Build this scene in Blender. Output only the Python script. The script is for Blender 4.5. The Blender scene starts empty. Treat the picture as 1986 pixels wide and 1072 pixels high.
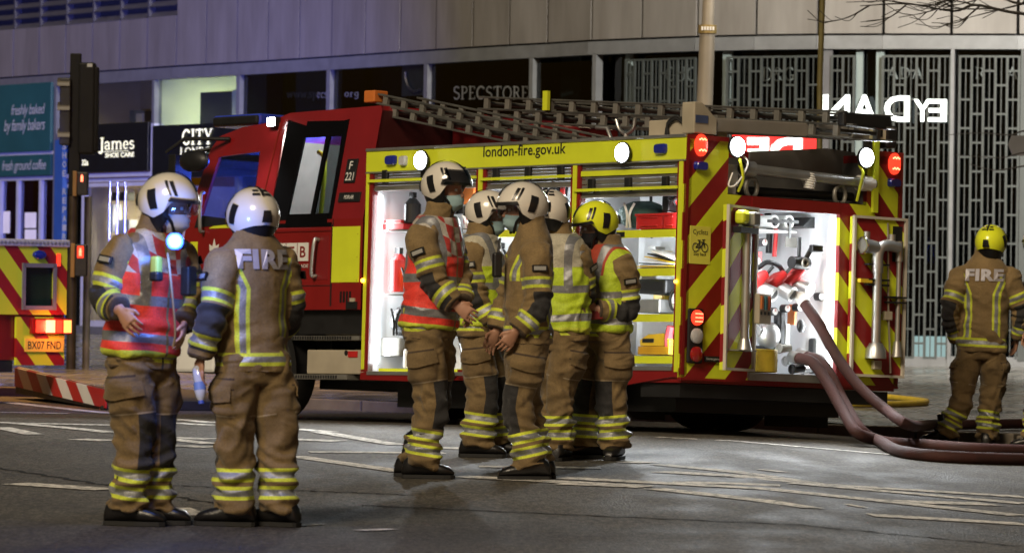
import bpy, bmesh, math, random
import numpy as np
from mathutils import Vector, Matrix, noise
from mathutils.bvhtree import BVHTree
random.seed(7)
sc = bpy.context.scene
COL = sc.collection

# ------------------------------------------------------------------ camera, sky, light
F, HC, ROLL, HOR = 9247.4, 1.15, .0139, 591.08          # focal length in photo pixels, eye height, tilt, horizon row
PITCH = math.atan((HOR - 536) / F)
RX = Matrix.Rotation(PITCH, 3, 'X')
cam = bpy.data.cameras.new('camera'); camo = bpy.data.objects.new('camera', cam); COL.objects.link(camo)
cam.sensor_width = 36; cam.lens = 36 * F / 1986; cam.clip_start = 1; cam.clip_end = 600
_c, _s = math.cos(ROLL), math.sin(ROLL)
_r, _u, _b = RX @ Vector((_c, 0, _s)), RX @ Vector((-_s, 0, _c)), RX @ Vector((0, -1, 0))
camo.matrix_world = Matrix(((_r.x, _u.x, _b.x, 0), (_r.y, _u.y, _b.y, 0), (_r.z, _u.z, _b.z, HC), (0, 0, 0, 1)))
cam.dof.use_dof = True; cam.dof.focus_distance = 33; cam.dof.aperture_fstop = 6.3
sc.camera = camo
world = bpy.data.worlds.new('World'); sc.world = world; world.use_nodes = True
wn = world.node_tree.nodes; bg = wn['Background']
sky = wn.new('ShaderNodeTexSky'); sky.sky_type = 'NISHITA'; sky.sun_disc = False
sky.sun_elevation = math.radians(1); sky.sun_rotation = math.radians(150)
world.node_tree.links.new(sky.outputs[0], bg.inputs[0]); bg.inputs[1].default_value = .05
sun = bpy.data.lights.new('town_light', 'SUN'); suno = bpy.data.objects.new('town_light', sun); COL.objects.link(suno)
sun.energy = 2.7; sun.angle = math.radians(20); sun.color = (1, .82, .58)
suno.rotation_euler = Vector((.33, .74, -.58)).to_track_quat('-Z', 'Y').to_euler()
sc.view_settings.view_transform = 'Standard'; sc.view_settings.look = 'None'
sc.view_settings.exposure = 0; sc.view_settings.gamma = 1
sc.cycles.use_denoising = True
sc.cycles.max_bounces = 6; sc.cycles.diffuse_bounces = 3; sc.cycles.glossy_bounces = 3
sc.cycles.transparent_max_bounces = 12; sc.cycles.sample_clamp_indirect = 4

# ------------------------------------------------------------------ measuring helpers (photo pixel -> place)
def ray(px, py):
    dx, dy = px - 993, py - 536
    return RX @ Vector(((_c * dx + _s * dy) / F, 1, -(-_s * dx + _c * dy) / F))
def at(px, py, Y):
    d = ray(px, py); return Vector((d.x * Y / d.y, Y, HC + d.z * Y / d.y))
PROF = ([20, 24, 29, 33, 37, 39, 42, 60], [0, 0, .09, .13, .185, .165, .14, .14])
def zroad(X, Y):
    z = sum(np.interp(Y + e, *PROF) for e in (-1.2, -.6, 0, .6, 1.2)) / 5
    return float(z) - min(.14, .055 * max(0, X - 1.5))
def on_road(px, py):
    d = ray(px, py); t = 17.
    while t < 110:
        if HC + t * d.z <= zroad(d.x * t, t): break
        t += .02
    return Vector((d.x * t, t, zroad(d.x * t, t)))
TM = (Matrix.Rotation(-.8555, 3, 'Z') @ Matrix.Rotation(-.0309, 3, 'X') @ Matrix.Rotation(-.014, 3, 'Y'))
TO = Vector((1.2831, 36.1934, 0))
TRUCK = Matrix.Translation(TO) @ TM.to_4x4()              # local: x to the rear, y across to the far side, z up
TI = TM.transposed()
def tplane(px, py, axis, c):
    d = TI @ ray(px, py); o = TI @ (Vector((0, 0, HC)) - TO)
    t = (c - o[axis]) / d[axis]; return o + d * t
def S(px, py, w=0):
    p = tplane(px, py, 1, w); return p.x, p.z              # on the near side plane: (x, z)
def RR(px, py, x=0):
    p = tplane(px, py, 0, x); return p.y, p.z              # on the rear plane: (y, z)

# ------------------------------------------------------------------ materials
def newmat(name):
    m = bpy.data.materials.new(name); m.use_nodes = True
    return m, m.node_tree.nodes, m.node_tree.links, m.node_tree.nodes['Principled BSDF']
def nmath(N, L, op, a, b=None, c=None):
    n = N.new('ShaderNodeMath'); n.operation = op
    for i, v in enumerate((a, b, c)):
        if v is None: continue
        if isinstance(v, (int, float)): n.inputs[i].default_value = v
        else: L.new(v, n.inputs[i])
    return n.outputs[0]
def nmix(N, L, f, a, b, mode='MIX'):
    n = N.new('ShaderNodeMix'); n.data_type = 'RGBA'; n.blend_type = mode
    for i, v in ((0, f), (6, a), (7, b)):
        if isinstance(v, (int, float)): n.inputs[i].default_value = v
        elif isinstance(v, tuple): n.inputs[i].default_value = (*v[:3], 1)
        else: L.new(v, n.inputs[i])
    return n.outputs[2]
def nnoise(N, L, scale, detail=4, co=None, stretch=None):
    if co is None: co = N.new('ShaderNodeTexCoord').outputs['Object']
    if stretch:
        mp = N.new('ShaderNodeMapping'); mp.inputs['Scale'].default_value = stretch; L.new(co, mp.inputs[0]); co = mp.outputs[0]
    n = N.new('ShaderNodeTexNoise'); n.inputs['Scale'].default_value = scale; n.inputs['Detail'].default_value = detail
    L.new(co, n.inputs['Vector']); return n.outputs[0]
def nramp(N, L, f, *stops):
    r = N.new('ShaderNodeValToRGB'); L.new(f, r.inputs[0]); e = r.color_ramp.elements
    while len(e) < len(stops): e.new(.5)
    for i, (p, v) in enumerate(stops):
        e[i].position = p; e[i].color = (v, v, v, 1) if isinstance(v, (int, float)) else (*v, 1)
    return r.outputs[0]
def bumpit(N, L, b, h, strength, dist=.01):
    n = N.new('ShaderNodeBump'); n.inputs['Strength'].default_value = strength; n.inputs['Distance'].default_value = dist
    L.new(h, n.inputs['Height']); L.new(n.outputs[0], b.inputs['Normal'])
def finish(N, L, b, col, rough, var, scale, bump, stretch=None, bscale=None):
    if var:
        nz = nnoise(N, L, scale, 5, stretch=stretch)
        f = nramp(N, L, nz, (.3, 1 - var), (.72, 1.0))
        col = nmix(N, L, 1.0, col, f, 'MULTIPLY')
        r = nmath(N, L, 'MULTIPLY_ADD', nz, var * .6, rough - var * .25); L.new(r, b.inputs['Roughness'])
    else: b.inputs['Roughness'].default_value = rough
    if isinstance(col, tuple): b.inputs['Base Color'].default_value = (*col, 1)
    else: L.new(col, b.inputs['Base Color'])
    if bump: bumpit(N, L, b, nnoise(N, L, bscale or scale * 6, 3), bump)
MC = {}
def mat(name, col=(.5, .5, .5), rough=.5, metal=0, var=.2, scale=6, bump=0, emit=None, es=0, coat=0, stretch=None, bscale=None, spec=None):
    if name in MC: return MC[name]
    m, N, L, b = newmat(name)
    b.inputs['Metallic'].default_value = metal
    if spec is not None: b.inputs['Specular IOR Level'].default_value = spec
    if coat: b.inputs['Coat Weight'].default_value = coat; b.inputs['Coat Roughness'].default_value = .08
    if emit: b.inputs['Emission Color'].default_value = (*emit, 1); b.inputs['Emission Strength'].default_value = es
    finish(N, L, b, col, rough, var, scale, bump, stretch, bscale)
    MC[name] = m; return m
def glassmat(name, tint=(.6, .65, .65), refl=.5, rough=.03):
    m = bpy.data.materials.new(name); m.use_nodes = True; N, L = m.node_tree.nodes, m.node_tree.links
    N.remove(N['Principled BSDF'])
    t = N.new('ShaderNodeBsdfTransparent'); t.inputs[0].default_value = (*tint, 1)
    g = N.new('ShaderNodeBsdfGlossy'); g.inputs['Roughness'].default_value = rough
    fr = N.new('ShaderNodeFresnel'); fr.inputs[0].default_value = 1.5
    mx = N.new('ShaderNodeMixShader'); f = nmath(N, L, 'MULTIPLY', nmath(N, L, 'MULTIPLY', fr.outputs[0], refl * 2), nmath(N, L, 'SUBTRACT', 1, N.new('ShaderNodeNewGeometry').outputs['Backfacing']))
    L.new(f, mx.inputs[0]); L.new(t.outputs[0], mx.inputs[1]); L.new(g.outputs[0], mx.inputs[2])
    L.new(mx.outputs[0], N['Material Output'].inputs[0]); return m
RED, YEL = (.225, .01, .012), (.66, .74, .03)
M_red = mat('red_paint', RED, .3, var=.18, scale=3, coat=.5)
M_dred = mat('dark_red_paint', (.2, .012, .014), .4, var=.2, scale=3)
M_yel = mat('fluorescent_yellow', YEL, .45, var=.12, scale=4)
M_blk = mat('black_plastic', (.012, .012, .013), .45, var=.3, scale=9)
M_blkm = mat('matt_black_glass', (.004, .004, .005), .8, var=.2, spec=.03)
M_rub = mat('rubber', (.012, .012, .012), .8, var=.3, scale=20, bump=.2)
M_alu = mat('aluminium', (.55, .55, .54), .38, .85, var=.25, scale=5)
M_alud = mat('dull_aluminium', (.3, .29, .26), .5, .6, var=.35, scale=5)
M_wht = mat('white_paint', (.78, .78, .76), .45, var=.1, scale=4)
M_intw = mat('locker_white', (.72, .74, .76), .5, var=.14, scale=3)
M_chrome = mat('polished_steel', (.7, .7, .7), .18, 1, var=.15, scale=10)
M_dark = mat('dark_void', (.008, .008, .009), .7, var=.2)
M_bluel = mat('blue_lens', (.014, .025, .28), .12, var=.2, scale=30, coat=1)
M_clear = mat('clear_lens', (.5, .5, .52), .15, var=.15, scale=40, coat=1)
M_redl = mat('red_lens', (.35, .01, .01), .15, var=.2, coat=1)
M_redon = mat('lit_red_lens', (.6, .02, .01), .3, var=0, emit=(1, .05, .02), es=1.6)
M_redhot = mat('lit_red_led', (.6, .1, .05), .3, var=0, emit=(1, .22, .1), es=5)
M_ambon = mat('lit_amber', (.8, .3, .02), .3, var=0, emit=(1, .45, .04), es=9)
M_lamp = mat('lit_scene_lamp', (1, 1, 1), .3, var=0, emit=(.93, .97, 1), es=40)
M_strip = mat('lit_led_strip', (1, 1, 1), .3, var=0, emit=(.9, .96, 1), es=14)
M_txtw = mat('white_lettering', (.7, .7, .68), .5, var=.1)
M_txtk = mat('black_lettering', (.015, .015, .015), .5, var=0)
M_tan = mat('beige_plate', (.42, .37, .28), .5, var=.25, scale=4)
M_orange = mat('orange_plastic', (.6, .17, .03), .5)
M_redp = mat('red_plastic', (.5, .02, .02), .4, var=.15)
M_yelp = mat('yellow_plastic', (.75, .52, .03), .4, var=.12)
M_green = mat('dark_green_cloth', (.015, .06, .05), .7)
M_glass = glassmat('window_glass', (.72, .76, .76), .5)
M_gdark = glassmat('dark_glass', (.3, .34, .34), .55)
M_gblue = glassmat('cab_glass', (.75, .8, .9), .5, .02)

# ------------------------------------------------------------------ mesh builder
class MB:
    def __init__(s): s.v, s.f, s.m = [], [], []; s.cur = 0
    def add(s, vs, fs):
        o = len(s.v); s.v += [Vector(p) for p in vs]
        for f in fs: s.f.append([i + o for i in f]); s.m.append(s.cur)
        return s
    def mi(s, i): s.cur = i; return s
    def box(s, a, b):
        (x0, y0, z0), (x1, y1, z1) = [min(p) for p in zip(a, b)], [max(p) for p in zip(a, b)]
        return s.add([(x0, y0, z0), (x1, y0, z0), (x1, y1, z0), (x0, y1, z0), (x0, y0, z1), (x1, y0, z1), (x1, y1, z1), (x0, y1, z1)],
                     [(0, 3, 2, 1), (4, 5, 6, 7), (0, 1, 5, 4), (1, 2, 6, 5), (2, 3, 7, 6), (3, 0, 4, 7)])
    def obox(s, c, sz, R=None):
        R = R or Matrix.Identity(3); c = Vector(c); h = Vector(sz) / 2
        vs = [c + R @ Vector((sx * h.x, sy * h.y, sz_ * h.z)) for sz_ in (-1, 1) for sx, sy in ((-1, -1), (1, -1), (1, 1), (-1, 1))]
        return s.add(vs, [(0, 3, 2, 1), (4, 5, 6, 7), (0, 1, 5, 4), (1, 2, 6, 5), (2, 3, 7, 6), (3, 0, 4, 7)])
    def prism(s, poly, d):                                  # polygon of 3d points extruded by vector d
        n = len(poly); d = Vector(d); P = [Vector(p) for p in poly]
        return s.add(P + [p + d for p in P], [list(range(n))[::-1], list(range(n, 2 * n))] + [(i, (i + 1) % n, n + (i + 1) % n, n + i) for i in range(n)])
    def loft(s, rings, cap=True, closed=True):
        n = len(rings[0]); vs = [p for r in rings for p in r]; fs = []
        for k in range(len(rings) - 1):
            for i in range(n if closed else n - 1):
                j = (i + 1) % n; fs.append((k * n + i, k * n + j, (k + 1) * n + j, (k + 1) * n + i))
        if cap and closed: fs += [list(range(n))[::-1], list(range((len(rings) - 1) * n, len(rings) * n))]
        return s.add(vs, fs)
    def tube(s, pts, r, n=10, cap=True, flat=1.0):
        pts = [Vector(p) for p in pts]; rings = []; up = None
        for i, p in enumerate(pts):
            d = (pts[min(i + 1, len(pts) - 1)] - pts[max(i - 1, 0)]).normalized()
            if up is None: up = Vector((0, 0, 1)) if abs(d.z) < .9 else Vector((0, 1, 0))
            a = d.cross(up).normalized(); b = a.cross(d).normalized(); up = b
            rr = r[i] if isinstance(r, (list, tuple)) else r
            rings.append([p + a * rr * math.cos(t) + b * rr * flat * math.sin(t) for t in (2 * math.pi * k / n for k in range(n))])
        return s.loft(rings, cap)
    def cyl(s, a, b, r, n=16, r2=None): return s.tube([a, b], [r, r if r2 is None else r2], n)
    def ring(s, c, ax, R, r, n=24, m=8):                    # torus
        ax = Vector(ax).normalized(); a = ax.orthogonal().normalized(); b = ax.cross(a); c = Vector(c); vs = []; fs = []
        for i in range(n):
            t = 2 * math.pi * i / n; e = a * math.cos(t) + b * math.sin(t)
            for k in range(m):
                q = 2 * math.pi * k / m; vs.append(c + e * (R + r * math.cos(q)) + ax * r * math.sin(q))
        for i in range(n):
            for k in range(m): fs.append((i * m + k, ((i + 1) % n) * m + k, ((i + 1) % n) * m + (k + 1) % m, i * m + (k + 1) % m))
        return s.add(vs, fs)
    def ball(s, c, r, n=14, sc_=(1, 1, 1)):
        c = Vector(c); rings = []
        for i in range(1, n // 2):
            e = math.pi * i / (n // 2) - math.pi / 2
            rings.append([c + Vector((r * sc_[0] * math.cos(e) * math.cos(t), r * sc_[1] * math.cos(e) * math.sin(t), r * sc_[2] * math.sin(e))) for t in (2 * math.pi * k / n for k in range(n))])
        return s.loft(rings)
    def build(s, name, mats, parent=None, frame=None, origin=None, smooth=False, bevel=0, label=None):
        me = bpy.data.meshes.new(name); o = Vector(origin) if origin is not None else Vector()
        me.from_pydata([p - o for p in s.v], [], s.f)
        if not isinstance(mats, (list, tuple)): mats = [mats]
        for m in mats: me.materials.append(m)
        me.polygons.foreach_set('material_index', s.m)
        if smooth: me.polygons.foreach_set('use_smooth', [True] * len(me.polygons))
        bm = bmesh.new(); bm.from_mesh(me); bmesh.ops.recalc_face_normals(bm, faces=bm.faces); bm.to_mesh(me); bm.free()
        ob = bpy.data.objects.new(name, me); COL.objects.link(ob)
        if parent is not None:
            ob.parent = parent
            if parent.parent is not None: frame = None         # a sub-part shares its part's frame
        ob.matrix_local = (frame or Matrix.Identity(4)) @ Matrix.Translation(o)
        if bevel:
            b = ob.modifiers.new('bevel', 'BEVEL'); b.width = bevel; b.segments = 2; b.limit_method = 'ANGLE'; b.angle_limit = math.radians(40)
        if smooth:
            try: me.set_sharp_from_angle(angle=math.radians(45))
            except Exception: pass
        if label: ob['label'] = label
        return ob
def thing(name, label, cat, loc=(0, 0, 0), group=None, matrix=None):
    o = bpy.data.objects.new(name, None); COL.objects.link(o); o.empty_display_size = .1
    if matrix is not None: o.matrix_world = matrix
    else: o.location = loc
    o['label'] = label; o['category'] = cat
    if group: o['group'] = group
    return o
def tag(o, label, cat, group=None):
    o['label'] = label; o['category'] = cat
    if group: o['group'] = group
    return o
def struct(o): o['kind'] = 'structure'; return o
def lamp(name, typ, energy, color, parent, loc, aim=None, **kw):
    l = bpy.data.lights.new(name, typ); l.energy = energy; l.color = color
    for k, v in kw.items(): setattr(l, k, v)
    o = bpy.data.objects.new(name, l); COL.objects.link(o)
    if parent is not None: o.parent = parent
    R = Vector(aim).to_track_quat('-Z', 'Y').to_matrix().to_4x4() if aim is not None else Matrix.Identity(4)
    o.matrix_local = Matrix.Translation(Vector(loc)) @ R
    return o
def bezier(pts, n=8):                                       # smooth curve through points (Catmull-Rom)
    P = [Vector(p) for p in pts]; P = [P[0] * 2 - P[1]] + P + [P[-1] * 2 - P[-2]]; out = []
    for i in range(1, len(P) - 2):
        for k in range(n):
            t = k / n; a, b, c, d = P[i - 1:i + 3]
            out.append(.5 * ((2 * b) + (c - a) * t + (2 * a - 5 * b + 4 * c - d) * t * t + (3 * b - a - 3 * c + d) * t ** 3))
    return out + [P[-2]]
# ------------------------------------------------------------------ lettering
def text_geo(s, bold=0.0, spacing=1.0, shear=0.0, depth=.0):
    cu = bpy.data.curves.new('t', 'FONT'); cu.body = s; cu.size = 1; cu.space_character = spacing; cu.shear = shear; cu.offset = bold
    cu.resolution_u = 3; cu.extrude = depth; cu.fill_mode = 'FRONT' if depth == 0 else 'BOTH'
    ob = bpy.data.objects.new('t', cu); COL.objects.link(ob); bpy.context.view_layer.update()
    me = bpy.data.meshes.new_from_object(ob.evaluated_get(bpy.context.evaluated_depsgraph_get()))
    vs = [v.co.copy() for v in me.vertices]; fs = [list(p.vertices) for p in me.polygons]
    bpy.data.objects.remove(ob); bpy.data.curves.remove(cu); bpy.data.meshes.remove(me)
    x0, x1 = min(v.x for v in vs), max(v.x for v in vs); y0, y1 = min(v.y for v in vs), max(v.y for v in vs)
    return [(( v.x - x0) / (x1 - x0), (v.y - y0) / (y1 - y0), v.z) for v in vs], fs
ARC = lambda cx, cy, rx, ry, a0, a1, n=10: [(cx + rx * math.cos(math.radians(a0 + (a1 - a0) * i / n)), cy + ry * math.sin(math.radians(a0 + (a1 - a0) * i / n))) for i in range(n + 1)]
# serif glyphs: width, strokes (points, line weight), serif bars (x0, x1, y)
GL = {
 'J': (.42, [([(.26, 1), (.26, -.05)] + ARC(.13, -.05, .13, .22, 0, -150), .13)], [(.1, .42, .98)]),
 'a': (.5, [(ARC(.2, .46, .17, .18, 165, 0) + [(.37, .04)], .1), (ARC(.2, .18, .16, .17, 60, 330), .09)], [(.34, .5, .03)]),
 'm': (.92, [([(.12, .64), (.12, 0)], .11), (ARC(.29, .44, .17, .2, 180, 0) + [(.46, 0)], .1), (ARC(.63, .44, .17, .2, 180, 0) + [(.8, 0)], .1)], [(.02, .22, .02), (.37, .56, .02), (.71, .9, .02), (0, .14, .64)]),
 'e': (.48, [([(.07, .34), (.41, .34)], .06), (ARC(.24, .33, .18, .31, 0, 315, 16), .09)], []),
 's': (.42, [(ARC(.2, .49, .14, .15, 30, 230) + ARC(.2, .17, .16, .16, 70, -150), .09)], []),
 'S': (.6, [(ARC(.3, .74, .21, .22, 30, 235) + ARC(.3, .25, .23, .24, 65, -150), .1)], []),
 'C': (.78, [(ARC(.42, .5, .34, .47, 42, 318, 18), .13)], [(.62, .74, .84)]),
 'I': (.38, [([(.19, 0), (.19, 1)], .15)], [(.03, .35, .02), (.03, .35, .98)]),
 'T': (.74, [([(.37, 0), (.37, 1)], .15), ([(.03, .96), (.71, .96)], .08), ([(.05, .98), (.05, .78)], .05), ([(.69, .98), (.69, .78)], .05)], [(.2, .54, .02)]),
 'Y': (.78, [([(.39, 0), (.39, .45)], .15), ([(.39, .45), (.1, 1)], .13), ([(.39, .45), (.68, 1)], .08)], [(.22, .56, .02), (0, .24, .98), (.56, .78, .98)]),
 'P': (.62, [([(.15, 0), (.15, 1)], .12), ([(.15, .96), (.3, .96)] + ARC(.3, .72, .24, .24, 90, -90) + [(.15, .48)], .08)], [(.02, .3, .02), (.02, .2, .98)]),
 'E': (.62, [([(.15, 0), (.15, 1)], .12), ([(.15, .97), (.52, .97)], .06), ([(.15, .5), (.42, .5)], .06), ([(.15, .03), (.55, .03)], .06), ([(.53, .98), (.53, .78)], .05), ([(.56, .02), (.56, .22)], .05)], [(.02, .2, .98), (.02, .2, .02)]),
 'O': (.84, [(ARC(.42, .5, .35, .47, 0, 360, 24), .1)], []),
 'R': (.7, [([(.15, 0), (.15, 1)], .12), ([(.15, .96), (.3, .96)] + ARC(.3, .74, .22, .22, 90, -90) + [(.15, .52)], .08), ([(.34, .52), (.62, .02)], .11)], [(.02, .3, .02), (.02, .2, .98), (.55, .7, .02)]),
 'L': (.6, [([(.15, 0), (.15, 1)], .13), ([(.15, .03), (.55, .03)], .06), ([(.56, .02), (.56, .26)], .05)], [(.02, .3, .98), (.02, .2, .02)]),
 'N': (.84, [([(.14, 0), (.14, 1)], .07), ([(.12, 1), (.7, 0)], .13), ([(.7, 0), (.7, 1)], .07)], [(.02, .28, .02), (0, .2, .98), (.56, .84, .98)]),
 'D': (.78, [([(.15, 0), (.15, 1)], .13), ([(.15, .97), (.34, .97)] + ARC(.34, .5, .36, .47, 90, -90, 14) + [(.15, .03)], .09)], [(.02, .2, .98), (.02, .2, .02)]),
 'H': (.84, [([(.15, 0), (.15, 1)], .13), ([(.69, 0), (.69, 1)], .13), ([(.15, .5), (.69, .5)], .06)], [(.02, .28, .02), (.02, .28, .98), (.56, .82, .02), (.56, .82, .98)]),
 'A': (.8, [([(.08, 0), (.4, 1)], .07), ([(.4, 1), (.72, 0)], .14), ([(.2, .34), (.6, .34)], .06)], [(0, .18, .02), (.58, .8, .02)]),
 'G': (.82, [(ARC(.42, .5, .34, .47, 42, 318, 18), .12), ([(.68, .1), (.68, .42)], .12)], [(.52, .8, .42)]),
 'U': (.8, [([(.15, 1), (.15, .3)] + ARC(.4, .3, .25, .28, 180, 360) + [(.65, 1)], .1)], [(.02, .28, .98), (.54, .76, .98)]),
 'w': (.9, [([(.06, .64), (.25, 0), (.45, .6), (.65, 0), (.84, .64)], .08)], [(0, .14, .64), (.76, .9, .64)]),
 'p': (.55, [([(.13, .64), (.13, -.3)], .1), (ARC(.28, .32, .17, .3, 150, -150), .08)], [(.02, .24, -.3), (0, .14, .64)]),
 'c': (.46, [(ARC(.25, .32, .18, .3, 45, 315), .09)], []),
 'o': (.52, [(ARC(.26, .32, .19, .3, 0, 360, 16), .09)], []),
 'r': (.4, [([(.12, .64), (.12, 0)], .1), (ARC(.26, .46, .14, .16, 180, 60), .08)], [(.02, .24, .02)]),
 'g': (.52, [(ARC(.25, .36, .17, .27, 0, 360, 14), .08), ([(.42, .64), (.42, -.1)] + ARC(.25, -.12, .17, .18, 0, -160), .09)], []),
 '.': (.2, [([(.1, 0), (.1, .1)], .1)], []), ' ': (.4, [], []),
 '&': (.8, [(ARC(.36, .77, .17, .2, -60, 240) + [(.68, .02)], .08), (ARC(.32, .28, .24, .27, 110, 360), .09)], []),
}
def serif_geo(s):
    vs, fs, x = [], [], 0
    def bar(a, b, w):
        a, b = Vector(a), Vector(b); d = (b - a); n = Vector((-d.y, d.x)).normalized() * w / 2; e = d.normalized() * w * .25 if d.length else d
        o = len(vs)
        for p in (a - n - e, b - n + e, b + n + e, a + n - e): vs.append((p.x + x, p.y, 0))
        fs.append([o, o + 1, o + 2, o + 3])
    for ch in s:
        w, st, se = GL[ch]
        for pts, lw in st:
            for a, b in zip(pts, pts[1:]): bar(a, b, lw)
        for a, b, y in se: bar((a, y), (b, y), .05)
        x += w + .06
    return [(v[0] / x, v[1], v[2] + .0001 * (i // 4 % 9)) for i, v in enumerate(vs)], fs, x
def put_text(mb, geo, o, ex, ey, off=Vector()):            # geo in unit square -> origin o, edge vectors ex, ey
    vs, fs = geo[0], geo[1]; o, ex, ey = Vector(o), Vector(ex), Vector(ey); n = ex.cross(ey).normalized()
    return mb.add([o + ex * v[0] + ey * v[1] + n * v[2] + off for v in vs], fs)
# ------------------------------------------------------------------ road, kerb, pavement
def asphalt():
    m, N, L, b = newmat('asphalt')
    co = N.new('ShaderNodeTexCoord').outputs['Object']
    big = nnoise(N, L, .35, 6, co); mid = nnoise(N, L, 2.2, 5, co, (1, .35, 1)); fine = nnoise(N, L, 70, 2, co, (1, .22, 1)); grit = nnoise(N, L, 26, 4, co, (1, .3, 1))
    c = nramp(N, L, big, (.3, (.055, .048, .038)), (.5, (.084, .074, .06)), (.72, (.112, .1, .083)))
    c = nmix(N, L, .75, c, nramp(N, L, mid, (.3, .72), (.6, 1.)), 'MULTIPLY')
    c = nmix(N, L, .9, c, nramp(N, L, grit, (.34, .5), (.66, 1.35)), 'MULTIPLY')
    c = nmix(N, L, .8, c, nramp(N, L, fine, (.32, .45), (.68, 1.5)), 'MULTIPLY')
    L.new(c, b.inputs['Base Color'])
    L.new(nramp(N, L, mid, (.36, .66), (.6, .82)), b.inputs['Roughness'])
    b.inputs['Specular IOR Level'].default_value = .4
    bumpit(N, L, b, fine, .5, .012); return m
M_road = asphalt()
def paving():
    m, N, L, b = newmat('wet_paving')
    co = N.new('ShaderNodeTexCoord').outputs['Object']
    mp = N.new('ShaderNodeMapping'); mp.inputs['Rotation'].default_value = (0, 0, .25); L.new(co, mp.inputs[0])
    br = N.new('ShaderNodeTexBrick'); L.new(mp.outputs[0], br.inputs[0])
    br.inputs['Scale'].default_value = 1; br.inputs['Brick Width'].default_value = .62; br.inputs['Row Height'].default_value = .62; br.inputs['Mortar Size'].default_value = .02
    br.inputs['Color1'].default_value = (.17, .165, .155, 1); br.inputs['Color2'].default_value = (.11, .108, .1, 1); br.inputs['Mortar'].default_value = (.03, .03, .03, 1)
    nz = nnoise(N, L, 1.3, 5, co); L.new(nmix(N, L, .8, br.outputs[0], nramp(N, L, nz, (.3, .5), (.7, 1.1)), 'MULTIPLY'), b.inputs['Base Color'])
    L.new(nramp(N, L, nz, (.35, .12), (.65, .38)), b.inputs['Roughness'])
    bumpit(N, L, b, nmix(N, L, .25, br.outputs[1], nnoise(N, L, 3.1, 3, co)), .25, .02); return m
M_pave = paving()
M_kerb = mat('kerb_granite', (.2, .17, .13), .55, var=.4, scale=5, bump=.3)
M_line = None
def linemat():
    m, N, L, b = newmat('worn_road_paint')
    nz = nnoise(N, L, 18, 5); nb = nnoise(N, L, 2.5, 4)
    f = nmath(N, L, 'MULTIPLY', nramp(N, L, nz, (.36, 0.), (.54, 1.)), nramp(N, L, nb, (.3, .6), (.5, 1.)))
    L.new(nmix(N, L, f, (.16, .155, .145), (.74, .71, .66)), b.inputs['Base Color']); b.inputs['Roughness'].default_value = .8; b.inputs['Specular IOR Level'].default_value = .25; return m
M_line = linemat()

xs = sorted(set([-60, -35, -22] + [round(-15 + .75 * i, 3) for i in range(41)] + [22, 35, 60]))
ys = sorted(set([-20, 0, 8, 14] + [round(18 + .6 * i, 3) for i in range(54)] + [53, 60, 70, 90, 130]))
g = MB(); g.add([(x, y, zroad(x, y)) for y in ys for x in xs], [(j * len(xs) + i, j * len(xs) + i + 1, (j + 1) * len(xs) + i + 1, (j + 1) * len(xs) + i) for j in range(len(ys) - 1) for i in range(len(xs) - 1)])
road = struct(g.build('road', M_road, smooth=True))
KP = bezier([(-30, 54, 0), (-12, 50.6, 0), (-6.34, 49.2, 0), (-4.2, 48.6, 0), (-3.07, 47.2, 0), (-2.02, 45.3, 0), (-.98, 44.15, 0), (.51, 42.8, 0), (1.14, 42.1, 0), (2.23, 41.0, 0), (3.09, 40.45, 0), (3.79, 40.05, 0), (4.5, 39.6, 0), (8, 37.6, 0), (30, 26, 0)], 14)
for p in KP: p.z = zroad(p.x, p.y) + .1
def kerb_y(x):
    for a, b in zip(KP, KP[1:]):
        if a.x <= x <= b.x: return a.y + (b.y - a.y) * (x - a.x) / max(1e-6, b.x - a.x)
    return KP[-1].y if x > KP[-1].x else KP[0].y
def zpave(x, y): return zroad(x, kerb_y(x)) + .1 + max(0, y - kerb_y(x)) * .016
FJ = [-400, -330, -260, -190, -130, -75, -25, 25, 75, 126, 178, 231, 285, 341, 399, 459, 519, 580, 643, 708, 776, 845, 917, 988, 1062, 1147, 1245, 1352, 1466, 1586, 1713, 1845, 1974, 2105, 2235, 2365, 2500]
FH = ([-400, 0, 342, 563, 642, 760, 960, 1060, 1147, 1245, 1352, 1466, 1586, 1713, 1845, 1974, 2200, 2500], [181, 154, 131, 118, 113, 105, 92, 87, 81.8, 78, 74, 71.4, 69.8, 69.5, 69.7, 70, 71, 73])
HEAD = 4.6
FP = []
for j in FJ:
    d = ray(j, float(np.interp(j, *FH))); t = (HEAD - HC) / d.z; FP.append(Vector((d.x * t, d.y * t, 0)))
pv = MB(); rows = []
kx = [p for p in KP if -16 < p.x < 16]
for p in kx:
    a = Vector((p.x, p.y + .13, 0)); r = []
    for t in (0, .06, .2, .4, .7, 1.0):
        y = a.y + (84 - a.y) * t; r.append((p.x, y, zpave(p.x, y)))
    rows.append(r)
n = 6
pv.add([q for r in rows for q in r], [(i * n + k, (i + 1) * n + k, (i + 1) * n + k + 1, i * n + k + 1) for i in range(len(rows) - 1) for k in range(n - 1)])
pave = struct(pv.build('pavement', M_pave))
kb = thing('kerb', 'pale stone kerb running behind the fire engine along the pavement', 'kerb'); kb['kind'] = 'structure'; del kb['category']
kme = None; acc = 0; last = None; L_ = .92; i = 0
dense = []
for a, b in zip(KP, KP[1:]):
    for k in range(6): dense.append(a.lerp(b, k / 6))
cur = dense[0]
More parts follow.
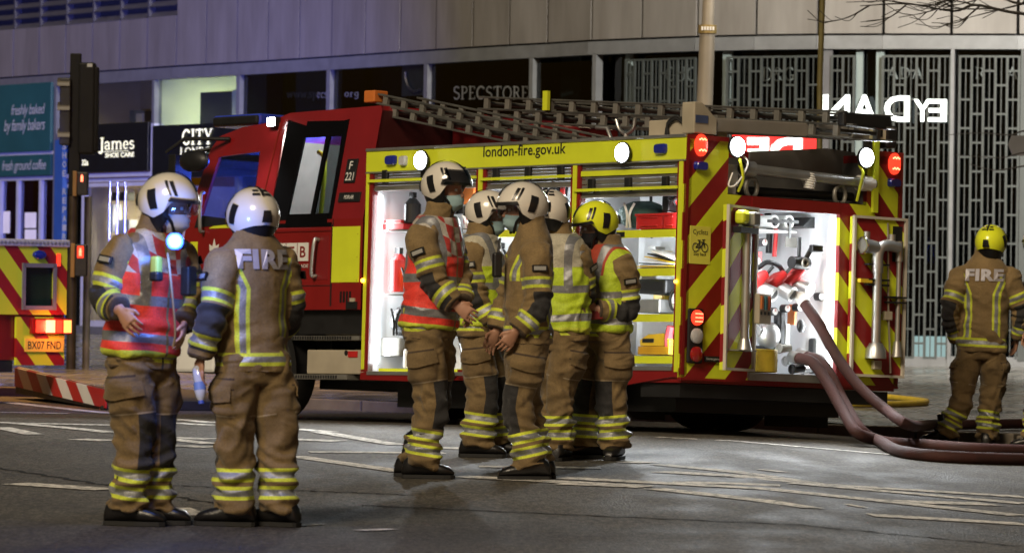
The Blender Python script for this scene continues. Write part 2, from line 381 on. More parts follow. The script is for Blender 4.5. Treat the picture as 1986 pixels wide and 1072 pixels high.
for p in dense[1:]:
    if (p - cur).length >= L_:
        if -9 < cur.x < 9:
            d = (p - cur); mid = (p + cur) / 2; nrm = Vector((-d.y, d.x, 0)).normalized()
            if kme is None:
                q = MB().box((-.452, 0, -.2), (.452, .15, .0)); st = q.build('kerb_stone', M_kerb, kb, bevel=.012); kme = st.data
            else:
                st = bpy.data.objects.new('kerb_stone', kme); COL.objects.link(st); st.parent = kb
                bv = st.modifiers.new('bevel', 'BEVEL'); bv.width = .012; bv.segments = 2
            st.matrix_local = Matrix.Translation(mid + Vector((0, 0, random.uniform(-.004, .004)))) @ Matrix.Rotation(math.atan2(d.y, d.x), 4, 'Z')
        cur = p
# painted lines: photo end points laid down on the road
LN = [(1277, 901, 1570, 936), (1277, 915, 1594, 940), (1594, 940, 1986, 964), (1304, 936, 1513, 942), (1050, 925, 1180, 932), (1180, 932, 1975, 1000), (1090, 938, 1253, 945), (1269, 948, 1578, 986),
      (1537, 937, 1986, 977), (1712, 972, 1923, 978), (1687, 999, 1986, 1017), (1273, 848, 1728, 882), (1212, 896, 1261, 898), (0, 779, 216, 802), (0, 800, 134, 802), (0, 819, 216, 839),
      (0, 829, 67, 843), (150, 852, 215, 855), (339, 813, 410, 820), (339, 821, 410, 825), (330, 849, 410, 852), (330, 852, 410, 861), (323, 864, 413, 868), (570, 832, 640, 838), (620, 838, 770, 863), (560, 852, 660, 856),
      (570, 885, 779, 915), (600, 877, 862, 879), (847, 868, 906, 871), (929, 905, 1165, 908), (886, 924, 1249, 944), (0, 820, 216, 825), (30, 938, 210, 950), (580, 1018, 610, 1019), (716, 1027, 740, 1029), (1650, 981, 1668, 982), (1483, 913, 1512, 914), (340, 985, 380, 1000)]
for k, (x0, y0, x1, y1) in enumerate(LN):
    a, b = on_road(x0, y0), on_road(x1, y1); d = (b - a); nr = Vector((-d.y, d.x, 0)).normalized() * (.08 if abs(d.x) < .6 * d.length else .12)
    if k == 11: nr *= .45
    q = MB(); vs = []; m_ = max(2, int(d.length / .5))
    for i in range(m_ + 1):
        p = a.lerp(b, i / m_)
        for sg in (-1, 1):
            e = p + nr * sg; vs.append((e.x, e.y, zroad(e.x, e.y) + .005))
    q.add(vs, [(2 * i, 2 * i + 1, 2 * i + 3, 2 * i + 2) for i in range(m_)])
    q.build('painted_line', M_line, road)
# a scrap of litter
for a_, b_ in (((-20, 905), (560, 1000)), ((700, 980), (1986, 1060)), ((300, 940), (800, 960))):   # sealed joints between strips of tarmac
    a, b = on_road(*a_), on_road(*b_); q = MB(); vs = []; m_ = 40; d = b - a; nr = Vector((-d.y, d.x, 0)).normalized() * .018
    for i in range(m_ + 1):
        p = a.lerp(b, i / m_) + nr * 1.5 * math.sin(i * 1.9) 
        for sg in (-1, 1): e = p + nr * sg * (1 + .5 * math.sin(i * 3.1)); vs.append((e.x, e.y, zroad(e.x, e.y) + .003))
    q.add(vs, [(2 * i, 2 * i + 1, 2 * i + 3, 2 * i + 2) for i in range(m_)]); q.build('tar_joint', mat('bitumen', (.025, .023, .021), .95, spec=.1), road)
# drain cover in the gutter
dc = on_road(690, 814); q = MB().box((-.35, -.25, -.02), (.35, .25, .006))
for i in range(7): q.mi(1).box((-.31 + i * .09, -.21, .006), (-.26 + i * .09, .21, .009))
q.build('drain_cover', [M_blk, M_alud], road, frame=Matrix.Translation(dc) @ Matrix.Rotation(-.8, 4, 'Z'))

# ------------------------------------------------------------------ building
def fac(px, py, off=0):                                     # point of the facade seen at a photo pixel, off metres in front of it
    d = ray(px, py)
    for a, b in zip(FP, FP[1:]):
        e = b - a; nrm = Vector((e.y, -e.x, 0)).normalized(); a2 = a + nrm * off; den = d.x * e.y - d.y * e.x
        if abs(den) < 1e-9: continue
        t = (a2.x * e.y - a2.y * e.x) / den
        hx, hy = d.x * t, d.y * t; s = ((hx - a2.x) * e.x + (hy - a2.y) * e.y) / e.length_squared
        if -.02 <= s <= 1.02: return Vector((hx, hy, HC + d.z * t)), nrm
    return Vector((d.x * 70, 70, HC + d.z * 70)), Vector((0, -1, 0))
def fbox(mb, px0, py0, px1, py1, o0, o1, zr=None):          # block on the facade covering a photo rectangle
    ym = (py0 + py1) / 2; A, na = fac(px0, ym); B, nb = fac(px1, ym)
    if zr: z0, z1 = zr
    else:
        z1 = (fac(px0, py0)[0].z + fac(px1, py0)[0].z) / 2; z0 = (fac(px0, py1)[0].z + fac(px1, py1)[0].z) / 2
    n_ = (na + nb).normalized(); P = [A + n_ * o0, B + n_ * o0, B + n_ * o1, A + n_ * o1]
    for p in P: p.z = z0
    return mb.prism(P, (0, 0, z1 - z0))
def cladding():
    m, N, L, b = newmat('stone_cladding')
    a = nnoise(N, L, 3, 6, stretch=(1, 1, .25)); c = nnoise(N, L, 14, 3, stretch=(1, 1, .12))
    col = nramp(N, L, a, (.2, (.085, .078, .07)), (.65, (.125, .118, .11)))
    L.new(nmix(N, L, .22, col, nramp(N, L, c, (.35, .6), (.65, 1.)), 'MULTIPLY'), b.inputs['Base Color']); b.inputs['Roughness'].default_value = .6; return m
M_clad = cladding()
M_frame = mat('grey_window_frame', (.13, .135, .14), .45, .3, var=.2)
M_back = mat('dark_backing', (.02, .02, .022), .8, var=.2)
M_grille = mat('galvanised_grille', (.034, .04, .039), .5, .2, var=.25, scale=3)
bld = thing('shop_building', 'large curved building with grey stone panels above dark shop windows', 'building', (FP[15].x, FP[15].y, 0))
BI = Matrix.Translation(-Vector((FP[15].x, FP[15].y, 0)))
def bb(q, name, m, parent=None, **kw):
    o = q.build(name, m, parent or bld, frame=BI if parent is None else None, **kw); return o
ZL = fac(180, 44)[0].z
for k, (a, b) in enumerate(zip(FP, FP[1:])):
    e = (b - a); u = e.normalized(); nr = Vector((e.y, -e.x, 0)).normalized(); top = ZL if FJ[k] < 340 else 7.4
    q = MB(); A, B = a + u * .02, b - u * .02; j = random.uniform(-.004, .004)
    P = [A + nr * j, B + nr * j, B - nr * .05, A - nr * .05]
    for p in P: p.z = HEAD + .03
    q.prism(P, (0, 0, top - HEAD - .03)); bb(q, 'cladding_panel', M_clad)
    if FJ[k] < 340:                                          # louvred bay above
        q = MB(); P0, P1 = a.copy(), b.copy()
        for i in range(9):
            z = ZL + .08 + i * .16
            q.add([P0 + u * .03 - nr * .1 + Vector((0, 0, z)), P1 - u * .03 - nr * .1 + Vector((0, 0, z)), P1 - u * .03 - nr * .0 + Vector((0, 0, z - .09)), P0 + u * .03 - nr * .0 + Vector((0, 0, z - .09))], [(0, 1, 2, 3)])
            q.add([P0 + u * .03 - nr * .1 + Vector((0, 0, z + .012)), P1 - u * .03 - nr * .1 + Vector((0, 0, z + .012)), P1 - u * .03 + Vector((0, 0, z - .078)), P0 + u * .03 + Vector((0, 0, z - .078))], [(3, 2, 1, 0)])
        q.prism([P0 + Vector((0, 0, ZL + .01)), P0 + u * .04 + Vector((0, 0, ZL + .01)), P0 + u * .04 - nr * .12 + Vector((0, 0, ZL + .01)), P0 - nr * .12 + Vector((0, 0, ZL + .01))], (0, 0, 1.6))
        bb(q, 'louvre', mat('dark_louvre', (.07, .07, .08), .5, .3))
# backing wall behind the panels, header beam along the shop fronts, plinth
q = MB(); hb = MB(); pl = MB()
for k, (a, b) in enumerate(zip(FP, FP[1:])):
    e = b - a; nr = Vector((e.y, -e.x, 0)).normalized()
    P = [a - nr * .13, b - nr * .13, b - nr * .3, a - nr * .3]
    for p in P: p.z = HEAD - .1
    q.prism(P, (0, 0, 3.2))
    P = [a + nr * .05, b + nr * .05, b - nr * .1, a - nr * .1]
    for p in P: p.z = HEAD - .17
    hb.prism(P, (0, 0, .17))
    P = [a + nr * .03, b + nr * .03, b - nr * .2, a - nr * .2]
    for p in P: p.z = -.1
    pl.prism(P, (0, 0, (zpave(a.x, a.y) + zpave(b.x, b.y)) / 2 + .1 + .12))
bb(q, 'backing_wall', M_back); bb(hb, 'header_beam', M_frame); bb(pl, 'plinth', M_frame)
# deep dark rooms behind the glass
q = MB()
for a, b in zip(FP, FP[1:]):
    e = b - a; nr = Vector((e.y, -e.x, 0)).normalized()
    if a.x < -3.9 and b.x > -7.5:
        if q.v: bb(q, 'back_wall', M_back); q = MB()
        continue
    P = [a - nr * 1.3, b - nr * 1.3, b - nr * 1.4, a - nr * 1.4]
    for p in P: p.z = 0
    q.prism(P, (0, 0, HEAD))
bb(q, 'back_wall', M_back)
def mullion(px, w=5, y0=100, y1=640, o=.05, m=None, nm='mullion'):
    q = MB(); A, nr = fac(px, 300); e = Vector((-nr.y, nr.x, 0)) * (w / F * A.y / 2 / max(.4, abs(nr.y))); 
    P = [A - e + nr * o, A + e + nr * o, A + e - nr * .08, A - e - nr * .08]
    for p in P: p.z = zpave(A.x, A.y) - .05
    q.prism(P, (0, 0, HEAD - .16 - P[0].z)); return bb(q, nm, m or M_frame)
for px in (111, 301, 465, 640, 829, 1033, 1155, 1846): mullion(px, 7 if px > 400 else 5)
def pane(px0, py0, px1, py1, m, o=-.02, nm='window_pane'):
    return bb(fbox(MB(), px0, py0, px1, py1, o, o - .012), nm, m)
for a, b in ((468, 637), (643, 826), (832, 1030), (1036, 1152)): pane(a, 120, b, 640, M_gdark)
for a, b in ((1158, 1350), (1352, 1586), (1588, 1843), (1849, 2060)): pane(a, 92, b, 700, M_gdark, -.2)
# grey vertical infill boards seen behind the dark glass
M_infill = mat('grey_green_board', (.07, .085, .085), .7, var=.2)
for a, b in ((690, 735), (470, 498), (1040, 1075), (1160, 1200)): bb(fbox(MB(), a, 105, b, 500, -.4, -.44), 'infill_board', M_infill)
M_boardl = mat('pale_green_board', (.12, .15, .148), .6, var=.15)
for a, b in ((1655, 1668), (1694, 1709), (1204, 1213), (1394, 1409)): bb(fbox(MB(), a, 95, b, 690, -.05, -.12), 'door_post', M_boardl)
bb(fbox(MB(), 1668, 95, 1694, 690, -.3, -.34), 'door_leaf', mat('grey_door', (.16, .19, .19), .6))
# security grilles: uprights and staggered rungs, one per bay
def grille(px0, px1, step, ytop):
    A, nr = fac(px0, 300); B, _ = fac(px1, 300); e = B - A; e.z = 0; Ln = e.length; u = e.normalized(); zb = zpave(A.x, A.y) + .1; zt = HEAD - .25
    q = MB(); nb = max(2, int(round(Ln / step))); st = Ln / nb
    for i in range(nb + 1):
        p = A + u * (st * i); p.z = zb; q.obox(p + Vector((0, 0, (zt - zb) / 2)) + nr * .02, (.03, .03, zt - zb), Matrix.Rotation(math.atan2(u.y, u.x), 3, 'Z'))
        if i < nb:
            p2 = p + u * st / 2; q.obox(p2 + Vector((0, 0, (zt - zb) / 2)) + nr * .02, (.012, .012, zt - zb), Matrix.Rotation(math.atan2(u.y, u.x), 3, 'Z'))
            z = zt - (.01 if True else 0); k = 0
            while z > zb:
                q.obox(Vector((p2.x, p2.y, z)) + nr * .02, (st - .03, .022, .026), Matrix.Rotation(math.atan2(u.y, u.x), 3, 'Z'))
                z -= (.18 if i % 2 == 0 else .36) if k == 0 else .36; k += 1
    return bb(q, 'security_grille', M_grille)
for a, b in ((1214, 1348), (1410, 1588), (1612, 1655), (1711, 1842), (1860, 1975), (1995, 2090)): grille(a, b, .155, 100)
bb(fbox(MB(), 1977, 95, 1992, 700, -.02, .04), 'door_post', M_grille)
bb(fbox(MB(), 1590, 95, 1611, 700, -.04, .01), 'wall_strip', mat('dark_strip', (.05, .05, .055), .6))

# faint lettering behind the dark windows
def flat_text(geo, px0, py0, px1, py1, off, m, name, parent=None, mirror=False, frame=BI):
    A, na = fac(px0, (py0 + py1) / 2, off); B, nb_ = fac(px1, (py0 + py1) / 2, off)
    z1, z0 = fac(px0, py0, off)[0].z, fac(px0, py1, off)[0].z; A.z = B.z = z0
    q = MB()
    if mirror: put_text(q, geo, B, A - B, (0, 0, z1 - z0))
    else: put_text(q, geo, A, B - A, (0, 0, z1 - z0))
    return q.build(name, m, parent or bld, frame=frame)
def serif_run(s, px0, py0, px1, py1, off, m):
    tot = sum(GL[c][0] + .06 for c in s); x = 0
    for c in s:
        w = GL[c][0] + .06
        if c != ' ': flat_text(serif_geo(c)[:2], px0 + (px1 - px0) * x / tot, py0, px0 + (px1 - px0) * (x + w) / tot, py1, off, m, 'window_letter')
        x += w
M_dimtxt = mat('dim_grey_lettering', (.11, .115, .12), .6, var=.1)
M_dimtx2 = mat('dim_teal_lettering', (.07, .085, .085), .6, var=.1)
serif_run('SPECSTORE', 879, 168, 1026, 193, -.015, M_dimtxt)
serif_run('www.specs', 556, 174, 636, 190, -.015, M_dimtxt)
serif_run('org', 668, 175, 697, 188, -.015, M_dimtxt)
serif_run('D&G', 1478, 131, 1543, 157, -.16, M_dimtx2)
serif_run('GUC', 1290, 131, 1352, 158, -.16, M_dimtx2)
serif_run('ADA', 1720, 131, 1792, 153, -.16, M_dimtx2)
serif_run('R', 1892, 131, 1912, 153, -.16, M_dimtx2); serif_run('A', 1953, 131, 1975, 153, -.16, M_dimtx2)
# poster with the dark curve of a pair of glasses
ps = bb(fbox(MB(), 776, 112, 826, 186, -.03, -.05), 'poster', mat('grey_poster', (.09, .1, .1), .6))
q = MB(); pts = [fac(x, y, -.012)[0] for x, y in ((786, 140), (787, 155), (793, 170), (804, 178), (816, 174))]
q.tube(bezier(pts, 4), .022, 6); bb(q, 'poster_curve', M_blk)
# window reflections of signs, put in as glowing mirrored letters and a red panel
M_glow = mat('reflected_letters_glow', (.8, .85, .85), .4, var=0, emit=(.85, 1, .97), es=1.6)
ls = thing('letter_reflection', 'glowing white mirrored letters standing for a sign reflected in the window', 'sign', fac(1716, 235)[0])
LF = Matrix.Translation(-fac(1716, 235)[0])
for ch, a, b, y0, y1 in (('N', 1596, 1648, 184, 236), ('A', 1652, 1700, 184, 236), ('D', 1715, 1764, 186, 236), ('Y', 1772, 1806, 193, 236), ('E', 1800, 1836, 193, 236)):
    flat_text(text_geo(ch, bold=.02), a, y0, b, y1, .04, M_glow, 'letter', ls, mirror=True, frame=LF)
rs = thing('red_sign_reflection', 'glowing red panel with white letters standing for a sign reflected in the window', 'sign', fac(1510, 280)[0])  # reflection of a red sign, built as a glowing panel
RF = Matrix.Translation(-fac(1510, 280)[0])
fbox(MB(), 1425, 256, 1585, 330, .03, .07).build('panel', mat('reflected_red_glow', (.6, .02, .02), .4, var=0, emit=(1, .03, .025), es=.65), rs, frame=RF)
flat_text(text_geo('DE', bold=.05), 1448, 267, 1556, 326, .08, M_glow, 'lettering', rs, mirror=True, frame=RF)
# bright low shop-window lights
lw = thing('lit_display', 'bright white lit display panel low behind the grille', 'display', fac(1800, 690)[0])
fbox(MB(), 1764, 652, 1838, 694, -.35, -.39).build('panel', mat('lit_display_panel', (.8, .85, .8), .5, var=.5, scale=4, emit=(.88, 1, .98), es=4), lw, frame=Matrix.Translation(-fac(1800, 690)[0]))

# ------------------------------------------------------------------ left-hand shops
M_teal = mat('teal_board', (.008, .06, .06), .5, var=.2, scale=2)
M_navy = mat('navy_board', (.003, .004, .006), .35, var=.2)
M_bluefr = mat('pale_frame', (.45, .47, .52), .4, .2, var=.15)
M_cream = mat('lit_lettering', (.9, .9, .6), .5, var=0, emit=(1, 1, .62), es=.85)
M_greytxt = mat('pale_lettering', (.32, .34, .34), .5, var=0)
def sign(name, label, px0, py0, px1, py1, m, loc=None, o=.03):
    p = fac((px0 + px1) / 2, py1)[0]; t = thing(name, label, 'sign', p); Fm = Matrix.Translation(-p)
    fbox(MB(), px0, py0, px1, py1, o, o + .06).build('board', m, t, frame=Fm, bevel=.006); return t, Fm
t, Fm = sign('bakery_sign', 'teal shop sign reading freshly baked by family bakers', -140, 168, 108, 298, M_teal)
flat_text(text_geo('freshly baked', shear=.25, spacing=.9), 22, 204, 87, 230, .095, M_greytxt, 'lettering', t, frame=Fm)
flat_text(text_geo('by family bakers', shear=.25, spacing=.9), 8, 233, 87, 262, .095, M_greytxt, 'lettering', t, frame=Fm)
t, Fm = sign('coffee_sign', 'narrow teal sign reading fresh ground coffee', -140, 304, 108, 344, M_teal)
flat_text(text_geo('fresh ground coffee', shear=.25, spacing=.9), 4, 312, 89, 337, .095, M_greytxt, 'lettering', t, frame=Fm)
t, Fm = sign('shoe_care_sign', 'navy illuminated sign reading James Shoe Care', 160, 240, 297, 334, M_navy)
flat_text(serif_geo('James')[:2], 192, 268, 262, 291, .095, M_cream, 'lettering', t, frame=Fm)
flat_text(text_geo('SHOE CARE', bold=.02), 204, 297, 260, 306, .095, M_cream, 'lettering', t, frame=Fm)
q = fbox(MB(), 203, 293.5, 260, 294.5, .09, .094); q.build('underline', M_cream, t, frame=Fm)
flat_text(text_geo('32a', bold=.02), 159, 310, 171, 321, .095, M_cream, 'lettering', t, frame=Fm)
t, Fm = sign('dry_cleaner_sign', 'black illuminated sign reading City London Cleaners behind the engine', 305, 240, 520, 344, M_navy)
flat_text(serif_geo('CITY')[:2], 353, 252, 413, 281, .095, M_cream, 'lettering', t, frame=Fm)
flat_text(serif_geo('LONDON')[:2], 349, 287, 424, 300, .095, M_cream, 'lettering', t, frame=Fm)
flat_text(text_geo('DRY CLEAN', bold=.02), 362, 305, 425, 317, .095, M_cream, 'lettering', t, frame=Fm)
p = fac(124, 600)[0]; t = thing('projecting_sign', 'tall narrow blue sign reading shoe repair beside the traffic light', 'sign', p); Fm = Matrix.Translation(-p)
fbox(MB(), 117, 272, 133, 660, .04, .12).build('board', mat('blue_board', (.02, .07, .22), .4, var=.15), t, frame=Fm)
for i, ch in enumerate('SHOE REPAIR'):
    if ch != ' ': flat_text(text_geo(ch, bold=.02), 121, 278 + i * 17.5, 128.5, 290 + i * 17.5, .125, M_greytxt, 'letter', t, frame=Fm)
# shop fronts: frames and rooms
for x0, x1 in ((-130, -60), (-55, 0), (2, 34), (36, 78), (80, 108)): pane(x0, 352, x1, 640, glassmat('blue_shop_glass', (.5, .55, .7), .8) if x0 == -130 else bpy.data.materials['blue_shop_glass'])
q = MB()
for x in (1, 35, 79, 108, -58): fbox(q, x - 2, 349, x + 2, 640, -.03, .03)
fbox(q, -140, 345, 110, 352, -.03, .035); fbox(q, -140, 298, 110, 304, .0, .05); bb(q, 'shopfront_frame', M_bluefr)
for x0, y0, x1, y1 in ((5, 410, 18, 452), (47, 412, 69, 442), (47, 445, 69, 470)): bb(fbox(MB(), x0, y0, x1, y1, -.012, -.008), 'notice', M_wht)
q = MB()
fbox(q, 112, 336, 300, 344, -.02, .05); fbox(q, 112, 355, 300, 362, -.03, .03); fbox(q, 112, 346, 300, 353, -.06, .0)
fbox(q, 160, 362, 167, 640, -.03, .03); fbox(q, 297, 240, 303, 640, -.02, .06)
fbox(q, 160, 622, 300, 645, -.03, .02); bb(q, 'shopfront_frame', M_bluefr)
pane(168, 362, 300, 622, M_glass)
for x in (213, 228, 243): 
    q = MB(); A, nr = fac(x, 400, .06); B, _ = fac(x, 600, .06); A2 = A.copy(); A2.z = fac(x, 354)[0].z; B2 = A.copy(); B2.z = B.z; q.cyl(B2, A2, .018, 10); bb(q, 'door_pull', M_chrome, smooth=True)
# rooms with things in them
def room(px0, px1, py0, py1, depth, m, lit, col, name):
    A, na = fac(px0, (py0 + py1) / 2); B, nb_ = fac(px1, (py0 + py1) / 2); z1, z0 = fac((px0 + px1) / 2, py0)[0].z, fac((px0 + px1) / 2, py1)[0].z
    nr = (na + nb_).normalized(); a, b = A - nr * .1, B - nr * .1; c, d = B - nr * depth, A - nr * depth
    q = MB(); f = lambda p, z: Vector((p.x, p.y, z))
    for P in ([f(d, z0), f(c, z0), f(c, z1), f(d, z1)], [f(a, z0), f(d, z0), f(d, z1), f(a, z1)], [f(b, z0), f(c, z0), f(c, z1), f(b, z1)], [f(a, z0), f(b, z0), f(c, z0), f(d, z0)], [f(a, z1), f(b, z1), f(c, z1), f(d, z1)]):
        q.add(P, [(0, 1, 2, 3)])
    r = bb(q, name, m)
    mid = (a + b + c + d) / 4
    l = lamp('ceiling_lamp', 'AREA', lit, col, bld, BI @ Vector((mid.x, mid.y, z1 - .08)), aim=(0, 0, -1), size=min(.8, depth * .5)); return r, mid, z0, z1, nr
M_roomw = mat('pale_green_wall', (.6, .62, .45), .7, var=.06)
r, mid, z0, z1, nr = room(303, 466, 132, 240, 1.9, M_roomw, 55, (1, 1, .72), 'lit_room')
bb(fbox(MB(), 338, 176, 398, 240, -.45, -.5), 'doorway_panel', mat('doorway_dark', (.07, .075, .07), .6)); bb(fbox(MB(), 400, 172, 408, 240, -.45, -.5), 'partition', M_roomw); pane(306, 134, 463, 240, M_glass)  # dark panel standing in for the room's dark doorway
bb(fbox(MB(), 398, 142, 446, 145, -1.0, -1.2), 'ceiling_light', mat('lit_tube', (1, 1, .9), .4, var=0, emit=(1, 1, .85), es=6))
r, mid, z0, z1, nr = room(140, 299, 142, 242, 1.2, mat('ochre_wall', (.35, .27, .12), .7, var=.25, scale=3), 3.5, (1, .8, .45), 'dim_room')
for k, (x0, y0, x1, y1) in enumerate(((196, 212, 205, 238), (208, 218, 220, 238), (224, 213, 243, 238), (246, 215, 257, 238))): bb(fbox(MB(), x0, y0, x1, y1, -.5, -.7), 'stored_box', (M_infill, M_tan, M_blk, M_alud)[k])
bb(fbox(MB(), 250, 163, 285, 178, -1.1, -1.16), 'wall_cabinet', M_tan); pane(115, 146, 299, 240, M_glass)
r, mid, z0, z1, nr = room(160, 298, 360, 625, 1.6, mat('shop_wall', (.5, .42, .28), .7, var=.3, scale=3), 90, (1, .85, .6), 'shop_room')
for k, (x0, y0, x1, y1) in enumerate(((170, 395, 180, 450), (178, 425, 200, 455), (172, 460, 185, 490), (188, 462, 202, 492), (250, 380, 290, 470), (170, 520, 196, 600), (172, 372, 205, 388), (208, 470, 232, 560))):
    bb(fbox(MB(), x0, y0, x1, y1, -.35 - .1 * (k % 3), -.5 - .1 * (k % 3)), 'shop_stock', (M_wht, M_bluefr, M_redp, M_tan, M_alud, M_teal, M_navy, M_infill)[k])
# ------------------------------------------------------------------ fire engine (truck space: x to the rear, y to the far side, z up)
W = 2.35; TOP = 2.47; BAND0 = 2.276; XF = -3.85
eng = thing('fire_engine', 'red fire engine with open lit lockers and yellow chevron rear', 'fire engine', matrix=TRUCK)
def tp(q, name, m, parent=None, **kw): return q.build(name, m, parent or eng, **kw)
def stripes(name, c0, mirror, side=False):
    m, N, L, b = newmat(name); sp = N.new('ShaderNodeSeparateXYZ'); L.new(N.new('ShaderNodeTexCoord').outputs['Object'], sp.inputs[0])
    d = nmath(N, L, 'ABSOLUTE', nmath(N, L, 'SUBTRACT', sp.outputs[1], W / 2))
    t = nmath(N, L, 'ADD', sp.outputs[2], d) if not mirror else nmath(N, L, 'SUBTRACT', sp.outputs[2], d)
    f = nmath(N, L, 'LESS_THAN', nmath(N, L, 'FRACT', nmath(N, L, 'DIVIDE', nmath(N, L, 'SUBTRACT', t, c0 - 4.3), .43)), .5)
    nz = nnoise(N, L, 5, 5); c = nmix(N, L, f, YEL, RED)
    L.new(nmix(N, L, .5, c, nramp(N, L, nz, (.3, .7), (.6, 1.)), 'MULTIPLY'), b.inputs['Base Color']); b.inputs['Roughness'].default_value = .38
    return m
M_chev = stripes('chevron_sheeting', 2.405, False); M_chev2 = stripes('door_chevron_sheeting', 2.52, False)
LK = [(-3.76, -2.46, .645, 2.14), (-2.34, -1.32, .67, 2.12), (-1.21, -.10, .70, 2.025)]   # the three side lockers: x0, x1, sill, opening top
# body shell
q = MB().box((XF, .01, 2.37), (-.62, W, 2.43)).box((-.62, .01, 2.37), (0, .43, 2.43)).box((-.62, 1.96, 2.37), (0, W, 2.43)).box((XF, W - .05, .6), (0, W, 2.37)).box((XF, .05, .6), (XF + .05, W - .05, 2.37)).box((XF, .02, .58), (-.02, W - .02, .635)).box((XF + .05, .66, .64), (-1.2, .7, 2.37)).box((-1.2, .66, .64), (-1.16, W - .05, 2.37))
tp(q, 'body_shell', M_red)
sk = MB(); P = lambda pts: [(x, 0, z) for x, z in pts]
sk.prism(P([(XF, .635), (XF, .575), (-2.75, .56), (-2.62, .62), (-2.62, .64)]), (0, .04, 0))
sk.prism(P([(-.95, .685), (-.85, .56), (-.64, .553), (-.12, .62), (-.0, .62), (0, .69)]), (0, .04, 0))
sk.box((-2.62, 0, .6), (-.95, .04, .665)); tp(sk, 'side_skirt', M_red)
for a, b in ((XF, -3.76), (-2.46, -2.34), (-1.32, -1.21), (-.10, 0)): tp(MB().box((a, .002, .64), (b, .06, BAND0)), 'pillar', M_red)
for x, w_ in ((XF + .012, .034), (-2.425, .05), (-1.29, .045), (-.075, .045)): tp(MB().box((x, -.006, .66), (x + w_, .001, BAND0 - .01)), 'reflective_strip', M_yel)
for a, b, s_, t_ in LK: tp(MB().box((a, -.008, s_ - .03), (b, .05, s_)), 'locker_sill', M_alu)
band = tp(MB().box((XF, -.004, BAND0), (-.004, .05, 2.445)), 'side_band', M_yel, bevel=.006)
tp(MB().box((XF, -.015, 2.445), (-.002, .12, TOP)).box((XF, -.012, BAND0 - .012), (-.004, .05, BAND0)), 'roof_rail', M_alu, bevel=.008)
(xa, za), (xb, zb) = S(938, 312), S(1098, 308)
q = put_text(MB(), text_geo('london-fire.gov.uk', bold=.012), (xa, -.0065, BAND0 + .055), (xb - xa, 0, 0), (0, 0, .115)); tp(q, 'lettering', M_txtk, band)
def pod(cx, cz, y, w, h, m, name, parent, d=.035, ax='y'):
    n = 16; rings = []
    for s_, k in ((0, 1), (.6, .98), (1, .8)):
        r = []
        for i in range(n):
            t = 2 * math.pi * i / n; c, s2 = math.cos(t), math.sin(t); c = math.copysign(abs(c) ** .5, c) * w / 2 * k; s2 = math.copysign(abs(s2) ** .5, s2) * h / 2 * k
            r.append((cx + c, y - d * s_, cz + s2) if ax == 'y' else (y + d * s_, cx + c, cz + s2))
        rings.append(r)
    return tp(MB().loft(rings), name, m, parent, smooth=True)
for px, py in ((761, 311), (1284, 289)): x, z = S(px, py); pod(x, z, -.004, .135, .085, M_bluel, 'blue_warning_light', band)
x, z = S(785, 312); pod(x, z, -.004, .085, .085, M_clear, 'marker_lens', band)
def scene_lamp(x, y, z, ax, parent, power=55, sp_=2.1, aim=None):
    n = Vector((0, -1, 0)) if ax == 'y' else Vector((1, 0, 0)); c = Vector((x, y, z)) if ax == 'y' else Vector((y, x, z))
    hs = tp(MB().tube([c, c + n * .03, c + n * .05], [.06, .085, .085], 20), 'scene_lamp', M_blk, parent, smooth=True)
    tp(MB().tube([c + n * .048, c + n * .06, c + n * .066], [.074, .07, .045], 20), 'lens', M_lamp, hs, smooth=True)
    lamp('scene_lamp_light', 'SPOT', power * 6, (.92, .97, 1), eng, c + n * .13, aim or (n + Vector((0, 0, -.52))), spot_size=sp_, spot_blend=.6, shadow_soft_size=.06)
x, z = S(825, 312); scene_lamp(x, -.004, z, 'y', band)
x, z = S(1216, 297); scene_lamp(x, -.004, z, 'y', band)
# roller shutters pulled up under the band
for i, (a, b, s_, t_) in enumerate(LK):
    n = 6; h = (BAND0 - t_) / n; q = MB()
    for k in range(n): q.box((a, .02, t_ + k * h + .003), (b, .035, t_ + (k + 1) * h - .003))
    q.box((a, .015, t_ - .02), (b, .05, t_ + .002)); sh = tp(q, 'roller_shutter', M_alud, bevel=.004)
    zz = t_ + (.05 if i != 2 else .03)
    tp(MB().box((a - .05, -.022, zz), (b + .02, -.008, zz + .022)), 'pull_bar', M_yel, sh)
    if i == 2: tp(MB().box((a, .008, t_ + .15), (b, .019, t_ + .19)), 'yellow_slat', M_yel, sh)
    for f in (.12, .5, .88): tp(MB().box((a + (b - a) * f - .035, -.012, zz - .01), (a + (b - a) * f + .035, .02, zz + .1)), 'strap_bracket', M_blk, sh, bevel=.01)
    tp(MB().box((a - .012, .004, s_), (a, .05, t_)).box((b, .004, s_), (b + .012, .05, t_)), 'shutter_track', M_alu)
